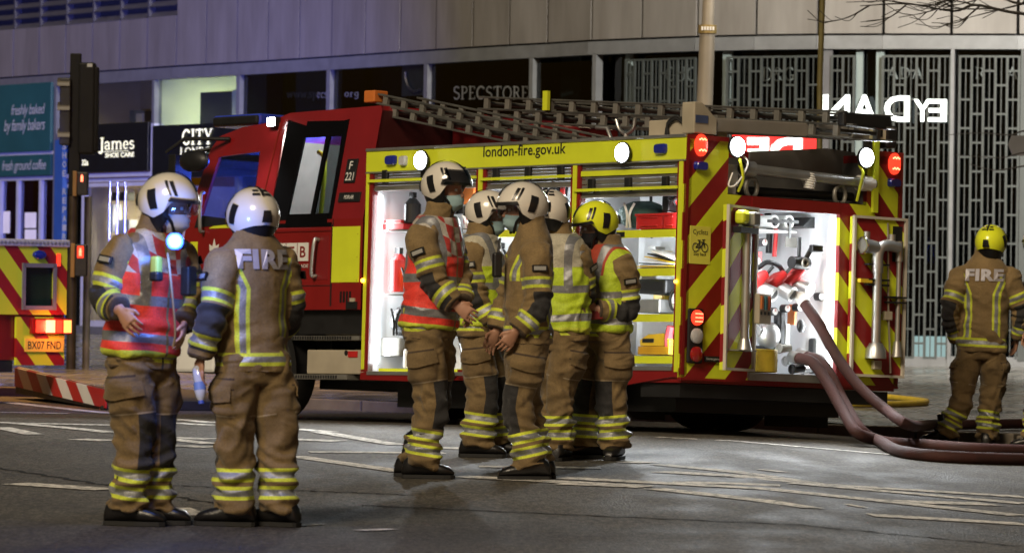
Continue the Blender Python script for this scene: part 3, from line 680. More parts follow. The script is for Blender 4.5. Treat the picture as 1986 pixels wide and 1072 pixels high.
# locker interiors with their light strips and shelves
for i, (a, b, s_, t_) in enumerate(LK):
    zt = BAND0; q = MB(); D = .64
    q.add([(a, D, s_), (b, D, s_), (b, D, zt), (a, D, zt)], [(0, 1, 2, 3)]); q.add([(a, .05, s_), (a, D, s_), (a, D, zt), (a, .05, zt)], [(0, 1, 2, 3)]); q.add([(b, .05, s_), (b, D, s_), (b, D, zt), (b, .05, zt)], [(0, 1, 2, 3)])
    q.add([(a, .05, s_), (b, .05, s_), (b, D, s_), (a, D, s_)], [(0, 1, 2, 3)]); q.add([(a, .05, zt), (b, .05, zt), (b, D, zt), (a, D, zt)], [(0, 1, 2, 3)])
    lk = tp(q, 'locker', M_intw)
    for xx in (a + .03, b - .03):
        tp(MB().box((xx - .012, .06, s_ + .06), (xx + .012, .075, t_ - .05)), 'light_strip', M_strip, lk)
    lamp('locker_light', 'AREA', 10, (.9, .96, 1), eng, (a + .06, .1, (s_ + t_) / 2), (1, .75, 0), shape='RECTANGLE', size=.05, size_y=1.3)
    lamp('locker_light', 'AREA', 10, (.9, .96, 1), eng, (b - .06, .1, (s_ + t_) / 2), (-1, .75, 0), shape='RECTANGLE', size=.05, size_y=1.3)
def shelf(i, z, x0=None, x1=None, d=.6, front=True):
    a, b, s_, t_ = LK[i]; x0, x1 = x0 or a + .06, x1 or b - .06
    o = tp(MB().box((x0, .09, z - .012), (x1, d, z)), 'shelf', M_alu)
    if front: tp(MB().box((x0, .07, z - .05), (x1, .09, z + .008)), 'shelf_edge', M_yel, o)
    return o
for py in (447, 522, 611, 692): shelf(2, S(1290, py, .08)[1])
for py in (446, 570, 716): shelf(0, S(760, py, .08)[1], front=py == 716)
for py in (447, 560, 690): shelf(1, S(1000, py, .08)[1])
tp(MB().box((-1.1, .06, S(1290, 447, .08)[1] - .04), (-.75, .068, S(1290, 447, .08)[1] - .005)), 'shelf_latch', M_blk)

# ---- rear: chevron panels round the pump bay, trough above
op = (.70, 1.66, .68, 1.945)
for pg in ([(0, .62), (op[0], .62), (op[0], 2.035), (.44, 2.035), (.44, TOP), (0, TOP)], [(W, .62), (W, TOP), (1.95, TOP), (1.95, 2.035), (op[1], 2.035), (op[1], .62)]): tp(MB().prism([(-.04, y, z) for y, z in pg], (.04, 0, 0)), 'rear_panel', M_chev)
tp(MB().box((-.045, op[0], op[3]), (.006, op[1], 2.035)).box((-.04, .0, .6), (.004, W, .62)).box((-.02, 0, .64), (.003, .03, TOP)).box((-.02, W - .03, .64), (.003, W, TOP)).box((-.02, .03, 2.435), (.003, .44, TOP)).box((-.02, 1.95, 2.435), (.003, W - .03, TOP)), 'rear_frame', M_red)
tp(MB().box((-.05, op[0], .62), (.02, op[1], op[2])), 'rear_sill', M_alu)
bay = MB(); D = -1.0; y0, y1, z0, z1 = op[0] - .02, op[1] + .02, op[2], op[3] + .02
for Pq in ([(D, y0, z0), (D, y1, z0), (D, y1, z1), (D, y0, z1)], [(-.04, y0, z0), (D, y0, z0), (D, y0, z1), (-.04, y0, z1)], [(-.04, y1, z0), (D, y1, z0), (D, y1, z1), (-.04, y1, z1)], [(-.04, y0, z0), (-.04, y1, z0), (D, y1, z0), (D, y0, z0)], [(-.04, y0, z1), (-.04, y1, z1), (D, y1, z1), (D, y0, z1)]): bay.add(Pq, [(0, 1, 2, 3)])
pb = tp(bay, 'pump_bay', M_intw)
for yy in (y0 + .03, y1 - .03): tp(MB().box((-.09, yy - .012, z0 + .05), (-.075, yy + .012, z1 - .06)), 'light_strip', M_strip, pb)
lamp('pump_bay_light', 'AREA', 12, (.92, .97, 1), eng, (-.1, y0 + .08, 1.35), (-.7, 1, 0), shape='RECTANGLE', size=.05, size_y=1.1)
lamp('pump_bay_light', 'AREA', 12, (.92, .97, 1), eng, (-.1, y1 - .08, 1.35), (-.7, -1, 0), shape='RECTANGLE', size=.05, size_y=1.1)
tr = MB()
for Pq in ([(-.6, .44, 2.04), (-.6, 1.95, 2.04), (-.6, 1.95, 2.37), (-.6, .44, 2.37)], [(0, .44, 2.04), (-.6, .44, 2.04), (-.6, .44, 2.37), (0, .44, 2.37)], [(0, 1.95, 2.04), (-.6, 1.95, 2.04), (-.6, 1.95, 2.37), (0, 1.95, 2.37)], [(0, .44, 2.04), (0, 1.95, 2.04), (-.6, 1.95, 2.04), (-.6, .44, 2.04)]): tr.add(Pq, [(0, 1, 2, 3)])
tp(tr, 'rear_trough', mat('grey_liner', (.09, .088, .085), .6, var=.3))
q = MB().prism([(-.3, *RR(a_, b_, -.3)) for a_, b_ in ((1450, 325), (1672, 350), (1655, 296), (1600, 288), (1452, 294))], (.02, 0, 0)); tp(q, 'trough_flap', mat('grey_rubber', (.13, .125, .12), .6, var=.3))
(ya, za), (yb, zb) = RR(1440, 322, -.03), RR(1688, 352, -.03)
sh_ = tp(MB().cyl((-.02, ya, za - .02), (-.02, yb, zb - .02), .042, 18), 'suction_tube', M_alu, smooth=True)
tp(MB().cyl((-.02, ya - .01, za - .02), (-.02, ya + .1, za - .02), .062, 18).mi(1).cyl((-.02, ya - .016, za - .02), (-.02, ya - .008, za - .02), .048, 18), 'coupling', [M_alu, M_blk], sh_, smooth=True)
tp(MB().cyl((-.02, yb - .14, zb - .02), (-.02, yb, zb - .02), .062, 18).mi(1).cyl((-.02, yb, zb - .02), (-.02, yb + .012, zb - .02), .058, 18), 'coupling', [M_wht, M_blk], sh_, smooth=True)
for yy in (.72, 1.68):
    q = MB().ring((-.03, yy, 2.1), (1, .2, 0), .075, .018, 20, 8); tp(q, 'hose_cap', M_alud, smooth=True)
tp(MB().cyl((-.12, .62, 2.08), (-.12, 1.9, 2.1), .035, 12), 'suction_tube', M_blk, smooth=True)
q = MB()                                                    # coiled cord hanging from the tube
for k in range(7): q.ring((-.02, 1.33, 2.245 - k * .018), (.1, .1, 1), .05 - abs(3 - k) * .004, .009, 14, 6)
tp(q, 'coiled_cord', M_wht, smooth=True)
q = MB(); q.tube(bezier([(.0, .55, 2.36), (.05, .6, 2.28), (.04, .5, 2.12), (.01, .44, 2.1), (.02, .47, 2.2)], 6), .008, 8); tp(q, 'cable', M_wht, smooth=True)
for yy, s_ in ((.52, 1), (1.85, -1)):
    tp(MB().tube(bezier([(.01, yy, 2.34), (.05, yy, 2.28), (.05, yy + .03 * s_, 2.16), (.01, yy + .02 * s_, 2.06)], 5), .012, 8), 'lamp_bracket', M_yel, smooth=True)
y, z = RR(1422, 285); scene_lamp(y, .0, z, 'x', eng, 60, 2.2)
y, z = RR(1672, 306); scene_lamp(y, .0, z, 'x', eng, 60, 2.2)
# lights on the rear corners
for (px, py) in ((1358, 282), (1733, 318)):
    y, z = RR(px, py); q = MB()
    n = 20; rings = [[(d_, y + r * .062 * math.cos(2 * math.pi * i / n), z + r * .085 * math.sin(2 * math.pi * i / n)) for i in range(n)] for d_, r in ((0, 1), (.02, 1), (.03, .8))]
    o = tp(q.loft(rings), 'rear_lamp', M_redon, smooth=True)
    for dz in (-.042, .042):
        for k in range(5): tp(MB().ball((.031, y - .032 + k * .016, z + dz + (.008 if k % 2 else 0)), .0085, 8), 'led', M_redhot, o)
for (px, py) in ((1357, 322), (1732, 355)): y, z = RR(px, py); pod(y, z, .0, .13, .072, M_bluel, 'blue_warning_light', eng, .04, 'x')
(ya, za), (yb, zb) = RR(1328, 597), RR(1358, 705); ya, yb = .045, .2
st = tp(MB().box((0, ya, zb), (.03, yb, za)), 'lamp_cluster', M_blk, bevel=.02); cy_ = (ya + yb) / 2; hh = (za - zb) / 3
for k, (m_, nm) in enumerate(((M_redl, 'reverse_lens'), (M_clear, 'fog_lens'), (M_redon, 'stop_lens'))):
    zc = zb + hh * (k + .5); rings = [[(d_, cy_ + r * .06 * math.cos(2 * math.pi * i / 20), zc + r * .06 * math.sin(2 * math.pi * i / 20)) for i in range(20)] for d_, r in ((.03, 1), (.045, .97), (.055, .75))]
    l_ = tp(MB().loft(rings), nm, m_, st, smooth=True)
    if k == 2:
        for dz in (-.03, 0, .03):
            for j in range(5): tp(MB().ball((.056, cy_ - .032 + j * .016, zc + dz), .007, 6), 'led', M_redhot, l_)
cyb = tp(MB().box((0, W - .2, zb), (.03, W - .045, za)), 'lamp_cluster', M_blk, bevel=.02)
(ya, za), (yb, zb) = (.055, 1.775), (.27, 1.487)            # cyclist notice
nt = tp(MB().box((0, ya, zb), (.004, yb, za)), 'notice', mat('yellow_notice', (.75, .72, .1), .5, var=.08))
q = MB(); w_ = yb - ya
tp(put_text(MB(), text_geo('Cyclists', bold=.01), (.005, ya + .03, za - .075), (0, w_ - .06, 0), (0, 0, .05)), 'lettering', M_txtk, nt); tp(put_text(MB(), text_geo('Stay back', bold=.015), (.005, ya + .04, zb + .055), (0, w_ - .08, 0), (0, 0, .035)), 'lettering', M_txtk, nt)
for yy in (ya + .06, yb - .06): q.ring((.005, yy, zb + .125), (1, 0, 0), .032, .004, 18, 4)
for a_, b_ in (((ya + .06, zb + .125), (ya + .1, zb + .165)), ((ya + .06, zb + .125), (ya + .105, zb + .122)), ((ya + .105, zb + .122), (yb - .072, zb + .17)), ((ya + .1, zb + .165), (yb - .07, zb + .168)), ((yb - .06, zb + .125), (yb - .075, zb + .182)), ((ya + .105, zb + .122), (ya + .096, zb + .178)), ((ya + .08, zb + .18), (ya + .108, zb + .18)), ((yb - .09, zb + .184), (yb - .06, zb + .186))):
    q.tube([(.005, *a_), (.005, *b_)], .0045, 5)
tp(q, 'bicycle_symbol', M_txtk, nt)
ep = tp(MB().box((0, .235, .745), (.02, .5, .79)), 'name_plate', M_blk, bevel=.006)
tp(put_text(MB(), text_geo('Emergency One'), (.0205, .245, .757), (0, .23, 0), (0, 0, .022)), 'lettering', M_txtw, ep)
# chassis shadow box, rear bumper, mudflaps, wheels
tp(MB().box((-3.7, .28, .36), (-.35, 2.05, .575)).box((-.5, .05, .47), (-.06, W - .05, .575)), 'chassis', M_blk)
tp(MB().box((-.75, 1.62, .28), (-.72, 2.3, .6)), 'mudflap', M_rub); tp(MB().box((-.95, .1, .3), (-.92, .7, .57)), 'mudflap', M_rub)
def wheel(x, y, z, R_, wd, name='wheel', dual=False):
    t = MB()
    prof = [(-wd / 2, R_ * .62), (-wd / 2, R_ * .9), (-wd * .42, R_ * .98), (-wd * .2, R_), (wd * .2, R_), (wd * .42, R_ * .98), (wd / 2, R_ * .9), (wd / 2, R_ * .62)]
    t.loft([[(x + r * math.cos(2 * math.pi * i / 36), y + a, z + r * math.sin(2 * math.pi * i / 36)) for i in range(36)] for a, r in prof], cap=False)
    wh = tp(t, name, M_rub, smooth=True)
    rp = [(-wd * .42, R_ * .64), (-wd * .3, R_ * .58), (-wd * .1, R_ * .5), (-wd * .1, R_ * .25), (-wd * .35, R_ * .22), (-wd * .35, .01)]
    tp(MB().loft([[(x + r * math.cos(2 * math.pi * i / 28), y + a, z + r * math.sin(2 * math.pi * i / 28)) for i in range(28)] for a, r in rp], cap=False), 'rim', mat('grey_wheel', (.15, .15, .15), .4, .5), wh, smooth=True)
    q = MB()
    for k in range(8):
        t_ = k * math.pi / 4; q.cyl((x + R_ * .36 * math.cos(t_), y - wd * .1, z + R_ * .36 * math.sin(t_)), (x + R_ * .36 * math.cos(t_), y - wd * .2, z + R_ * .36 * math.sin(t_)), .016, 6)
    tp(q, 'wheel_nuts', M_alud, wh)
def gz(x, y):                                               # height of the road in truck space under a point
    p = TRUCK @ Vector((x, y, .25)); return .25 + zroad(p.x, p.y) - p.z
for x, ys_ in ((-1.7, (.2, .5, 1.85, 2.15)), (-5.25, (.22, 2.13))):
    for y in ys_: wheel(x, y, gz(x, y) + .415, .42, .26)
arch = MB()
arch.loft([[(-1.7 + r * math.cos(math.pi * i / 18), y, .58 + r * .9 * math.sin(math.pi * i / 18)) for i in range(19)] for y, r in ((.02, .5), (.02, .47), (.66, .47), (.66, .5))], cap=False, closed=False)
tp(arch, 'wheel_arch', M_blk)

# ---- cab: crew section and driver's section
def tw(z): return max(0, (z - 1.9) / .9) * .17             # sides lean in towards the roof
def yb_(z, s): return tw(z) if s == 0 else W - tw(z)
prof = [(-3.87, 1.15), (-6.25, 1.15), (-6.33, 1.3), (-6.33, 1.62), (-6.27, 1.95), (-6.12, 2.54), (-6.02, 2.65), (-5.72, 2.72), (-5.38, 2.745), (-5.22, 2.79), (-5.1, 2.82), (-3.9, 2.84), (-3.87, 2.8)]
q = MB(); n = len(prof)
def cabside(s): return [(x, yb_(z, s), z) for x, z in prof]
# side skins with window openings: built as strips
def cab_poly(pts, s, th=.03):
    P_ = [(x, yb_(z, s) + (0 if s == 0 else -th), z) for x, z in pts]; return P_
WIN1 = [(-6.08, 1.93), (-6.0, 2.02), (-5.95, 2.47), (-5.42, 2.5), (-5.36, 2.02), (-5.4, 1.93)]
cabs = MB()
for s in (0, 1):
    th = .03
    for pts in ([(-3.87, 1.15), (-6.25, 1.15), (-6.33, 1.3), (-6.33, 1.62), (-6.27, 1.9), (-3.87, 1.9)],
                [(-3.87, 1.9), (-4.28, 1.9), (-4.28, 2.76), (-3.87, 2.8)], [(-4.28, 2.7), (-5.13, 2.7), (-5.1, 2.82), (-3.9, 2.84), (-3.87, 2.8), (-4.28, 2.76)],
                [(-5.13, 1.9), (-5.36, 1.9), (-5.42, 2.5), (-5.38, 2.745), (-5.22, 2.79), (-5.1, 2.82), (-5.13, 2.7)],
                [(-5.42, 2.5), (-5.98, 2.47), (-6.12, 2.54), (-6.02, 2.65), (-5.72, 2.72), (-5.38, 2.745)],
                [(-6.1, 1.9), (-6.27, 1.9), (-6.12, 2.54), (-5.98, 2.47)]):
        cabs.prism([(x, yb_(z, s) - (th if s else 0), z) for x, z in pts], (0, th, 0))
# roof, front and back skins
def strip(a, b):
    (x0, z0), (x1, z1) = a, b
    cabs.add([(x0, yb_(z0, 0), z0), (x0, yb_(z0, 1), z0), (x1, yb_(z1, 1), z1), (x1, yb_(z1, 0), z1)], [(0, 1, 2, 3)])
for a, b in zip(prof[5:-1], prof[6:]): strip(a, b)
strip(prof[2], prof[3]); strip(prof[3], prof[4]); strip(prof[1], prof[2]); strip(prof[0], prof[1])
cab = tp(cabs, 'cab', M_red)
tp(MB().add([(-3.87, tw(1.15), 1.15), (-3.87, W - tw(1.15), 1.15), (-3.87, W, 1.9), (-3.87, W - tw(2.8), 2.8), (-3.87, tw(2.8), 2.8), (-3.87, 0, 1.9)], [(0, 1, 2, 3, 4, 5)]), 'cab_rear_panel', mat('cab_rear_shaded_red', (.05, .007, .008), .5), cab)  # shade on the back of the cab put into a darker red
# windscreen and front grille
tp(MB().add([(-6.275, .1, 1.97), (-6.275, W - .1, 1.97), (-6.135, W - .2, 2.46), (-6.135, .2, 2.46)], [(0, 1, 2, 3)]), 'windscreen', M_gblue, cab)
tp(MB().box((-6.36, .25, 1.35), (-6.32, W - .25, 1.8)), 'front_grille', M_blk, cab)
tp(MB().box((-6.42, .02, .62), (-5.85, W - .02, 1.14)), 'front_bumper', M_wht, cab, bevel=.03)
tp(MB().box((-6.25, .05, .95), (-5.75, W - .05, 1.15)).box((-4.75, .06, .95), (-3.9, W - .06, 1.15)), 'cab_underside', M_blk, cab)
# driver's door window, crew window surround and its lit panes
tp(MB().prism([(x, yb_(z, 0) + .02, z) for x, z in ((-6.1, 1.9), (-5.98, 2.47), (-5.42, 2.5), (-5.36, 1.9))], (0, .008, 0)), 'door_window', M_gblue, cab)
yw = lambda z: yb_(z, 0) - .006
cw = MB()
for pts in ([(-5.13, 1.84), (-4.9, 1.84), (-4.83, 2.7), (-5.1, 2.76)], [(-4.28, 1.84), (-4.34, 1.84), (-4.34, 2.73), (-4.28, 2.74)], [(-4.9, 1.84), (-4.34, 1.84), (-4.34, 1.95), (-4.89, 1.95)], [(-4.845, 2.6), (-4.34, 2.6), (-4.34, 2.73), (-4.835, 2.74)], [(-4.53, 1.95), (-4.57, 1.95), (-4.55, 2.6), (-4.5, 2.6)]):
    cw.prism([(x, yw(z), z) for x, z in pts], (0, .02, 0))
cwo = tp(cw, 'crew_window', M_blkm, cab)
tp(MB().prism([(x, yb_(z, 0) + .008, z) for x, z in ((-4.89, 1.95), (-4.57, 1.95), (-4.55, 2.6), (-4.845, 2.6))], (0, .006, 0)), 'pane', M_glass, cwo)
tp(MB().prism([(x, yb_(z, 0) + .008, z) for x, z in ((-4.53, 1.95), (-4.34, 1.95), (-4.34, 2.6), (-4.5, 2.6))], (0, .006, 0)), 'pane', M_gdark, cwo)
# inside the crew cab
inn = MB().add([(-5.2, 1.0, 1.3), (-3.95, 1.0, 1.3), (-3.95, 1.0, 2.78), (-5.2, 1.0, 2.78)], [(0, 1, 2, 3)]).add([(-3.95, .2, 1.3), (-3.95, 1.0, 1.3), (-3.95, 1.0, 2.78), (-3.95, .2, 2.78)], [(0, 1, 2, 3)])
tp(inn, 'cab_lining', mat('grey_lining', (.4, .41, .42), .6), cab)
tp(MB().tube(bezier([(-4.86, .34, 1.9), (-4.82, .34, 2.3), (-4.86, .36, 2.45), (-4.98, .4, 2.5)], 6), .02, 10), 'grab_rail', M_yel, cab, smooth=True)
tp(MB().box((-4.68, .5, 1.4), (-4.5, .9, 2.1)).ball((-4.6, .7, 2.22), .13, 14, (.7, 1, 1.3)), 'crew_seat', mat('dark_seat', (.05, .05, .055), .6), cab, smooth=True)
tp(MB().box((-4.62, .6, 2.33), (-4.45, .62, 2.4)), 'label_plate', M_yelp, cab)
tp(MB().cyl((-4.8, .8, 2.56), (-4.3, .8, 2.56), .02, 8).mi(1).box((-4.72, .75, 2.53), (-4.62, .85, 2.6)), 'seat_belt_reel', [M_redp, M_blk], cab)
lamp('cab_light', 'POINT', 45, (1, .97, .9), eng, (-4.5, .55, 2.66), shadow_soft_size=.08)
# front cab dark interior back wall and a pale seat-belt rail
tp(MB().box((-5.35, .3, 1.3), (-5.33, W - .3, 2.6)), 'bulkhead', mat('pale_cab_lining', (.45, .46, .48), .6), cab)
lamp('cab_blue_fill', 'POINT', 260, (.06, .14, 1), eng, (-5.95, 1.3, 2.35), shadow_soft_size=.1)  # unseen blue lamp added so the driver's window shows blue
q = MB().tube(bezier([(-5.86, .5, 2.42), (-5.84, .5, 2.3), (-5.66, .5, 2.26), (-5.5, .5, 2.34), (-5.48, .5, 2.42)], 6), .012, 8).box((-5.9, .5, 2.41), (-5.46, .52, 2.44)); tp(q, 'overhead_handle', M_wht, cab, smooth=True)
# door seams, handles, badges
for x0 in (-5.24, -4.26): tp(MB().box((x0 - .004, -.003, 1.18), (x0 + .004, .004, 1.9)), 'door_seam', M_blk, cab)
tp(MB().box((-5.22, -.012, 1.8), (-4.28, .004, 1.835)), 'body_moulding', M_red, cab, bevel=.008)
(xa, za), (xb, zb) = S(612, 465), S(630, 535)
hd = tp(MB().box((xa - .03, -.004, zb - .03), (xb + .04, .004, za + .03)), 'handle_recess', M_dred, cab, bevel=.003)
tp(MB().tube(bezier([(xa + .03, -.005, zb), (xa + .02, -.05, zb + .02), (xa + .045, -.05, za - .02), (xa + .055, -.005, za)], 6), .016, 10), 'door_handle', M_alu, cab, smooth=True)
tp(MB().prism([(x, -.004, z) for x, z in ((-4.26, 1.375), (-3.9, 1.375), (-3.9, 1.835), (-4.26, 1.835))], (0, .006, 0)), 'yellow_panel', M_yel, cab)
for x0 in (-6.2,): tp(MB().prism([(x, -.004, z) for x, z in ((x0, 1.25), (x0 + .1, 1.25), (x0 + .1, 1.74), (x0, 1.74))], (0, .006, 0)), 'yellow_panel', M_yel, cab)
tp(MB().prism([(x, yb_(z, 0) - .004, z) for x, z in ((-5.95, 1.85), (-5.3, 1.85), (-5.3, 1.93), (-5.6, 1.97))], (0, .006, 0)), 'yellow_panel', M_yel, cab)
tp(MB().prism([(x, yb_(z, 0) - .006, z) for x, z in ((-6.15, 1.86), (-5.3, 1.9), (-5.3, 1.99), (-5.7, 1.93), (-6.12, 1.97))], (0, .004, 0)), 'window_trim', M_blk, cab)
def plate(x0, x1, z0, z1, txts, name):
    yy = lambda z: yb_(z, 0) - .012
    o = tp(MB().prism([(x, yy(z), z) for x, z in ((x0, z0), (x1, z0), (x1, z1), (x0, z1))], (0, .02, 0)), name, M_blk, cab, bevel=.003); q = MB()
    for s_, fx0, fx1, fz0, fz1 in txts:
        za_, zb_ = z0 + (z1 - z0) * fz0, z0 + (z1 - z0) * fz1; put_text(q, text_geo(s_, bold=.01), (x0 + (x1 - x0) * fx0, yy(za_) - .002, za_), ((x1 - x0) * (fx1 - fx0), 0, 0), (0, yy(zb_) - yy(za_), zb_ - za_))
    tp(q, 'lettering', M_txtw, o)
plate(-4.2, -4.06, 2.2, 2.4, (('F', .32, .62, .56, .9), ('221', .12, .88, .1, .44)), 'call_sign_plate')
plate(-4.23, -3.95, 2.04, 2.12, (('POPLAR', .28, .72, .3, .7),), 'station_plate')
# brigade badge: eight-point star with shield, three letter tiles
(xc, zc) = S(415, 498); q = MB(); pts = []
for i in range(16):
    r = .135 if i % 2 == 0 else .085; t_ = math.pi * i / 8 + math.pi / 2; pts.append((xc + r * .72 * math.cos(t_), -.004, zc + r * 1.15 * math.sin(t_)))
q.prism(pts, (0, .003, 0)); bd = tp(q, 'brigade_badge', M_txtw, cab)
q = MB().prism([(xc - .05, -.006, zc + .05), (xc + .05, -.006, zc + .05), (xc + .05, -.006, zc - .03), (xc, -.006, zc - .08), (xc - .05, -.006, zc - .03)], (0, .001, 0))
q.mi(1)
for k in range(3): q.prism([(xc - .04 + .013 * k, -.0075, zc + .02 - k * .03), (xc + .04 - .013 * k, -.0075, zc + .02 - k * .03), (xc + .036 - .013 * k, -.0075, zc + .032 - k * .03), (xc - .036 + .013 * k, -.0075, zc + .032 - k * .03)], (0, .001, 0))
tp(q, 'badge_shield', [M_red, M_txtw], bd)
(xa, za), (xb, zb) = S(534, 472), S(599, 506); tw_ = (xb - xa) / 3
for k, ch in enumerate('LFB'):
    o = tp(MB().box((xa + k * tw_ + .006, -.006, zb), (xa + (k + 1) * tw_ - .006, .002, za)), 'letter_tile', M_txtw, cab)
    tp(put_text(MB(), text_geo(ch, bold=.02), (xa + (k + .25) * tw_, -.0072, zb + .03), (tw_ * .5, 0, 0), (0, 0, za - zb - .06)), 'letter', M_red, o)
tp(put_text(MB(), text_geo('LONDON FIRE BRIGADE'), (xb - .62, -.005, zb - .055), (.62, 0, 0), (0, 0, .028)), 'lettering', M_txtw, cab)
(xa, za), (xb, zb) = S(370, 588), S(396, 600); tp(put_text(MB(), text_geo('L 299', bold=.01), (xa, -.005, zb), (xb - xa, 0, 0), (0, 0, .05)), 'lettering', M_txtw, cab)
(xa, za), (xb, zb) = S(672, 585), S(693, 599); tp(MB().box((xa, -.008, zb), (xb, .0, za)).mi(1).box((xa + .05, -.01, za), (xb - .03, .0, za + .03)), 'filler_cap', [M_blk, M_tan], cab)
# seams, rivets, vents and grab rails on the cab side
sm = [((-5.24, 1.18), (-5.24, 1.84)), ((-4.27, 1.18), (-4.27, 1.86)), ((-5.24, 1.35), (-4.27, 1.35)), ((-6.2, 1.28), (-5.24, 1.28))]
for (x0_, z0_), (x1_, z1_) in sm: tp(MB().tube([(x0_, -.0015, z0_), (x1_, -.0015, z1_)], .0035, 6), 'panel_gap', M_blk, cab)
q = MB()
for k in range(9): q.ball((-3.93, yb_(1.2 + k * .19, 0) - .001, 1.2 + k * .19), .006, 6)
tp(q, 'rivet_line', M_dred, cab)
tp(MB().tube(bezier([(-5.19, -.0, 1.45), (-5.18, -.05, 1.48), (-5.18, -.05, 1.76), (-5.19, -.0, 1.79)], 5), .013, 8), 'grab_rail', M_alu, cab, smooth=True)
tp(MB().tube([(-5.27, yb_(2.0, 0) - .004, 2.0), (-5.2, yb_(2.74, 0) - .004, 2.74)], .009, 6), 'pillar_beading', M_red, cab, smooth=True)
for k in range(4): tp(MB().box((-4.14 + k * .04, -.006, 1.21), (-4.12 + k * .04, .002, 1.3)), 'vent_slot', M_blk, cab)
# light bar, roof lamp, mirrors, grab bar
(xa, za) = S(420, 240, .3); (xb, zb) = S(500, 240, .3)
lb = tp(MB().box((xa, .25, 2.75), (xb + .05, 2.1, 2.83)), 'light_bar', M_blk, cab, bevel=.02)
for k in range(4): tp(MB().box((xa - .012, .27 + k * .45, 2.745), (xb + .062, .67 + k * .45, 2.845)), 'blue_lens', mat('light_bar_blue', (.03, .06, .55), .15, var=.2, scale=20, coat=1), lb, bevel=.02)
x, z = S(536, 236, .15); rl = tp(MB().box((x - .06, .1, z - .05), (x + .05, .16, z + .04)), 'cab_scene_lamp', M_blk, cab, bevel=.01); tp(MB().box((x - .05, .092, z - .04), (x + .04, .1, z + .03)), 'lens', M_lamp, rl)
lamp('cab_scene_light', 'SPOT', 60, (.95, .97, 1), eng, (x, .02, z - .02), (0, -1, -.9), spot_size=2.2, spot_blend=.5, shadow_soft_size=.05)
tp(MB().tube([(-5.85, .12, 2.62), (-6.2, -.1, 2.62), (-6.35, -.18, 2.5)], .018, 8).ball((-6.0, -.14, 2.42), .13, 16, (1.5, .55, .75)), 'mirror', M_blk, cab, smooth=True)
tp(MB().tube([(-6.2, .3, 2.58), (-6.5, .1, 2.5)], .018, 8).box((-6.56, .0, 2.05), (-6.46, .18, 2.5)).box((-6.5, W - .2, 2.05), (-6.42, W + .02, 2.5)), 'mirror', M_blk, cab, bevel=.02)
tp(MB().tube(bezier([(-6.02, -.0, 1.82), (-6.0, -.06, 1.85), (-6.0, -.06, 2.12), (-6.04, -.0, 2.16)], 5), .016, 8), 'grab_handle', M_alud, cab, smooth=True)
tp(MB().box((-6.05, .2, 2.56), (-5.9, .32, 2.66)), 'horn', M_blk, cab, bevel=.02)
# sun visor
tp(MB().prism([(-6.1, .15, 2.52), (-6.38, .15, 2.4), (-6.38, .15, 2.43), (-6.08, .15, 2.6)], (0, W - .3, 0)), 'sun_visor', M_gdark, cab)
# steps below the crew door and the beige locker between them
stp = MB().box((-4.9, .02, .9), (-3.9, .4, .935)); s1 = tp(stp, 'step', M_alud)
s2 = tp(MB().box((-4.72, .0, .575), (-4.02, .4, .615)), 'step', M_alud)
for o_, xa, xb, z in ((s1, -4.88, -4.0, .918), (s2, -4.7, -4.15, .595)):
    q = MB()
    k = xa
    while k < xb: q.box((k, -.004 if o_ is s2 else .014, z - .013), (k + .018, .02, z + .013)); k += .033
    tp(q, 'tread_holes', M_blk, o_)
tp(MB().box((-4.62, .05, .62), (-3.88, .4, .82)), 'step_locker', M_tan, bevel=.01)
tp(MB().box((-4.45, .1, .94), (-3.88, .4, 1.0)), 'step_locker', M_tan, bevel=.008)
tp(MB().box((-4.07, .042, .76), (-3.95, .05, .81)), 'red_label', M_redp); tp(MB().cyl((-4.1, .045, .795), (-4.1, .06, .795), .022, 12), 'lock', M_blk)
tp(MB().box((-5.85, .3, .6), (-4.6, W - .3, 1.0)).box((-4.9, .42, .5), (-3.86, 2.0, 1.12)), 'cab_chassis', M_blk)
ar2 = MB(); ar2.loft([[(-5.25 + r * math.cos(math.pi * i / 18), y, .62 + r * 1.0 * math.sin(math.pi * i / 18)) for i in range(19)] for y, r in ((.0, .56), (.0, .5), (.5, .5), (.5, .56))], cap=False, closed=False); tp(ar2, 'wheel_arch', M_blk)
x, z = S(706, 544); tp(MB().ball((x, -.012, z), .02, 10), 'side_marker', M_ambon); x, z = S(1313, 546); tp(MB().ball((x, -.012, z), .016, 10), 'side_marker', M_ambon)

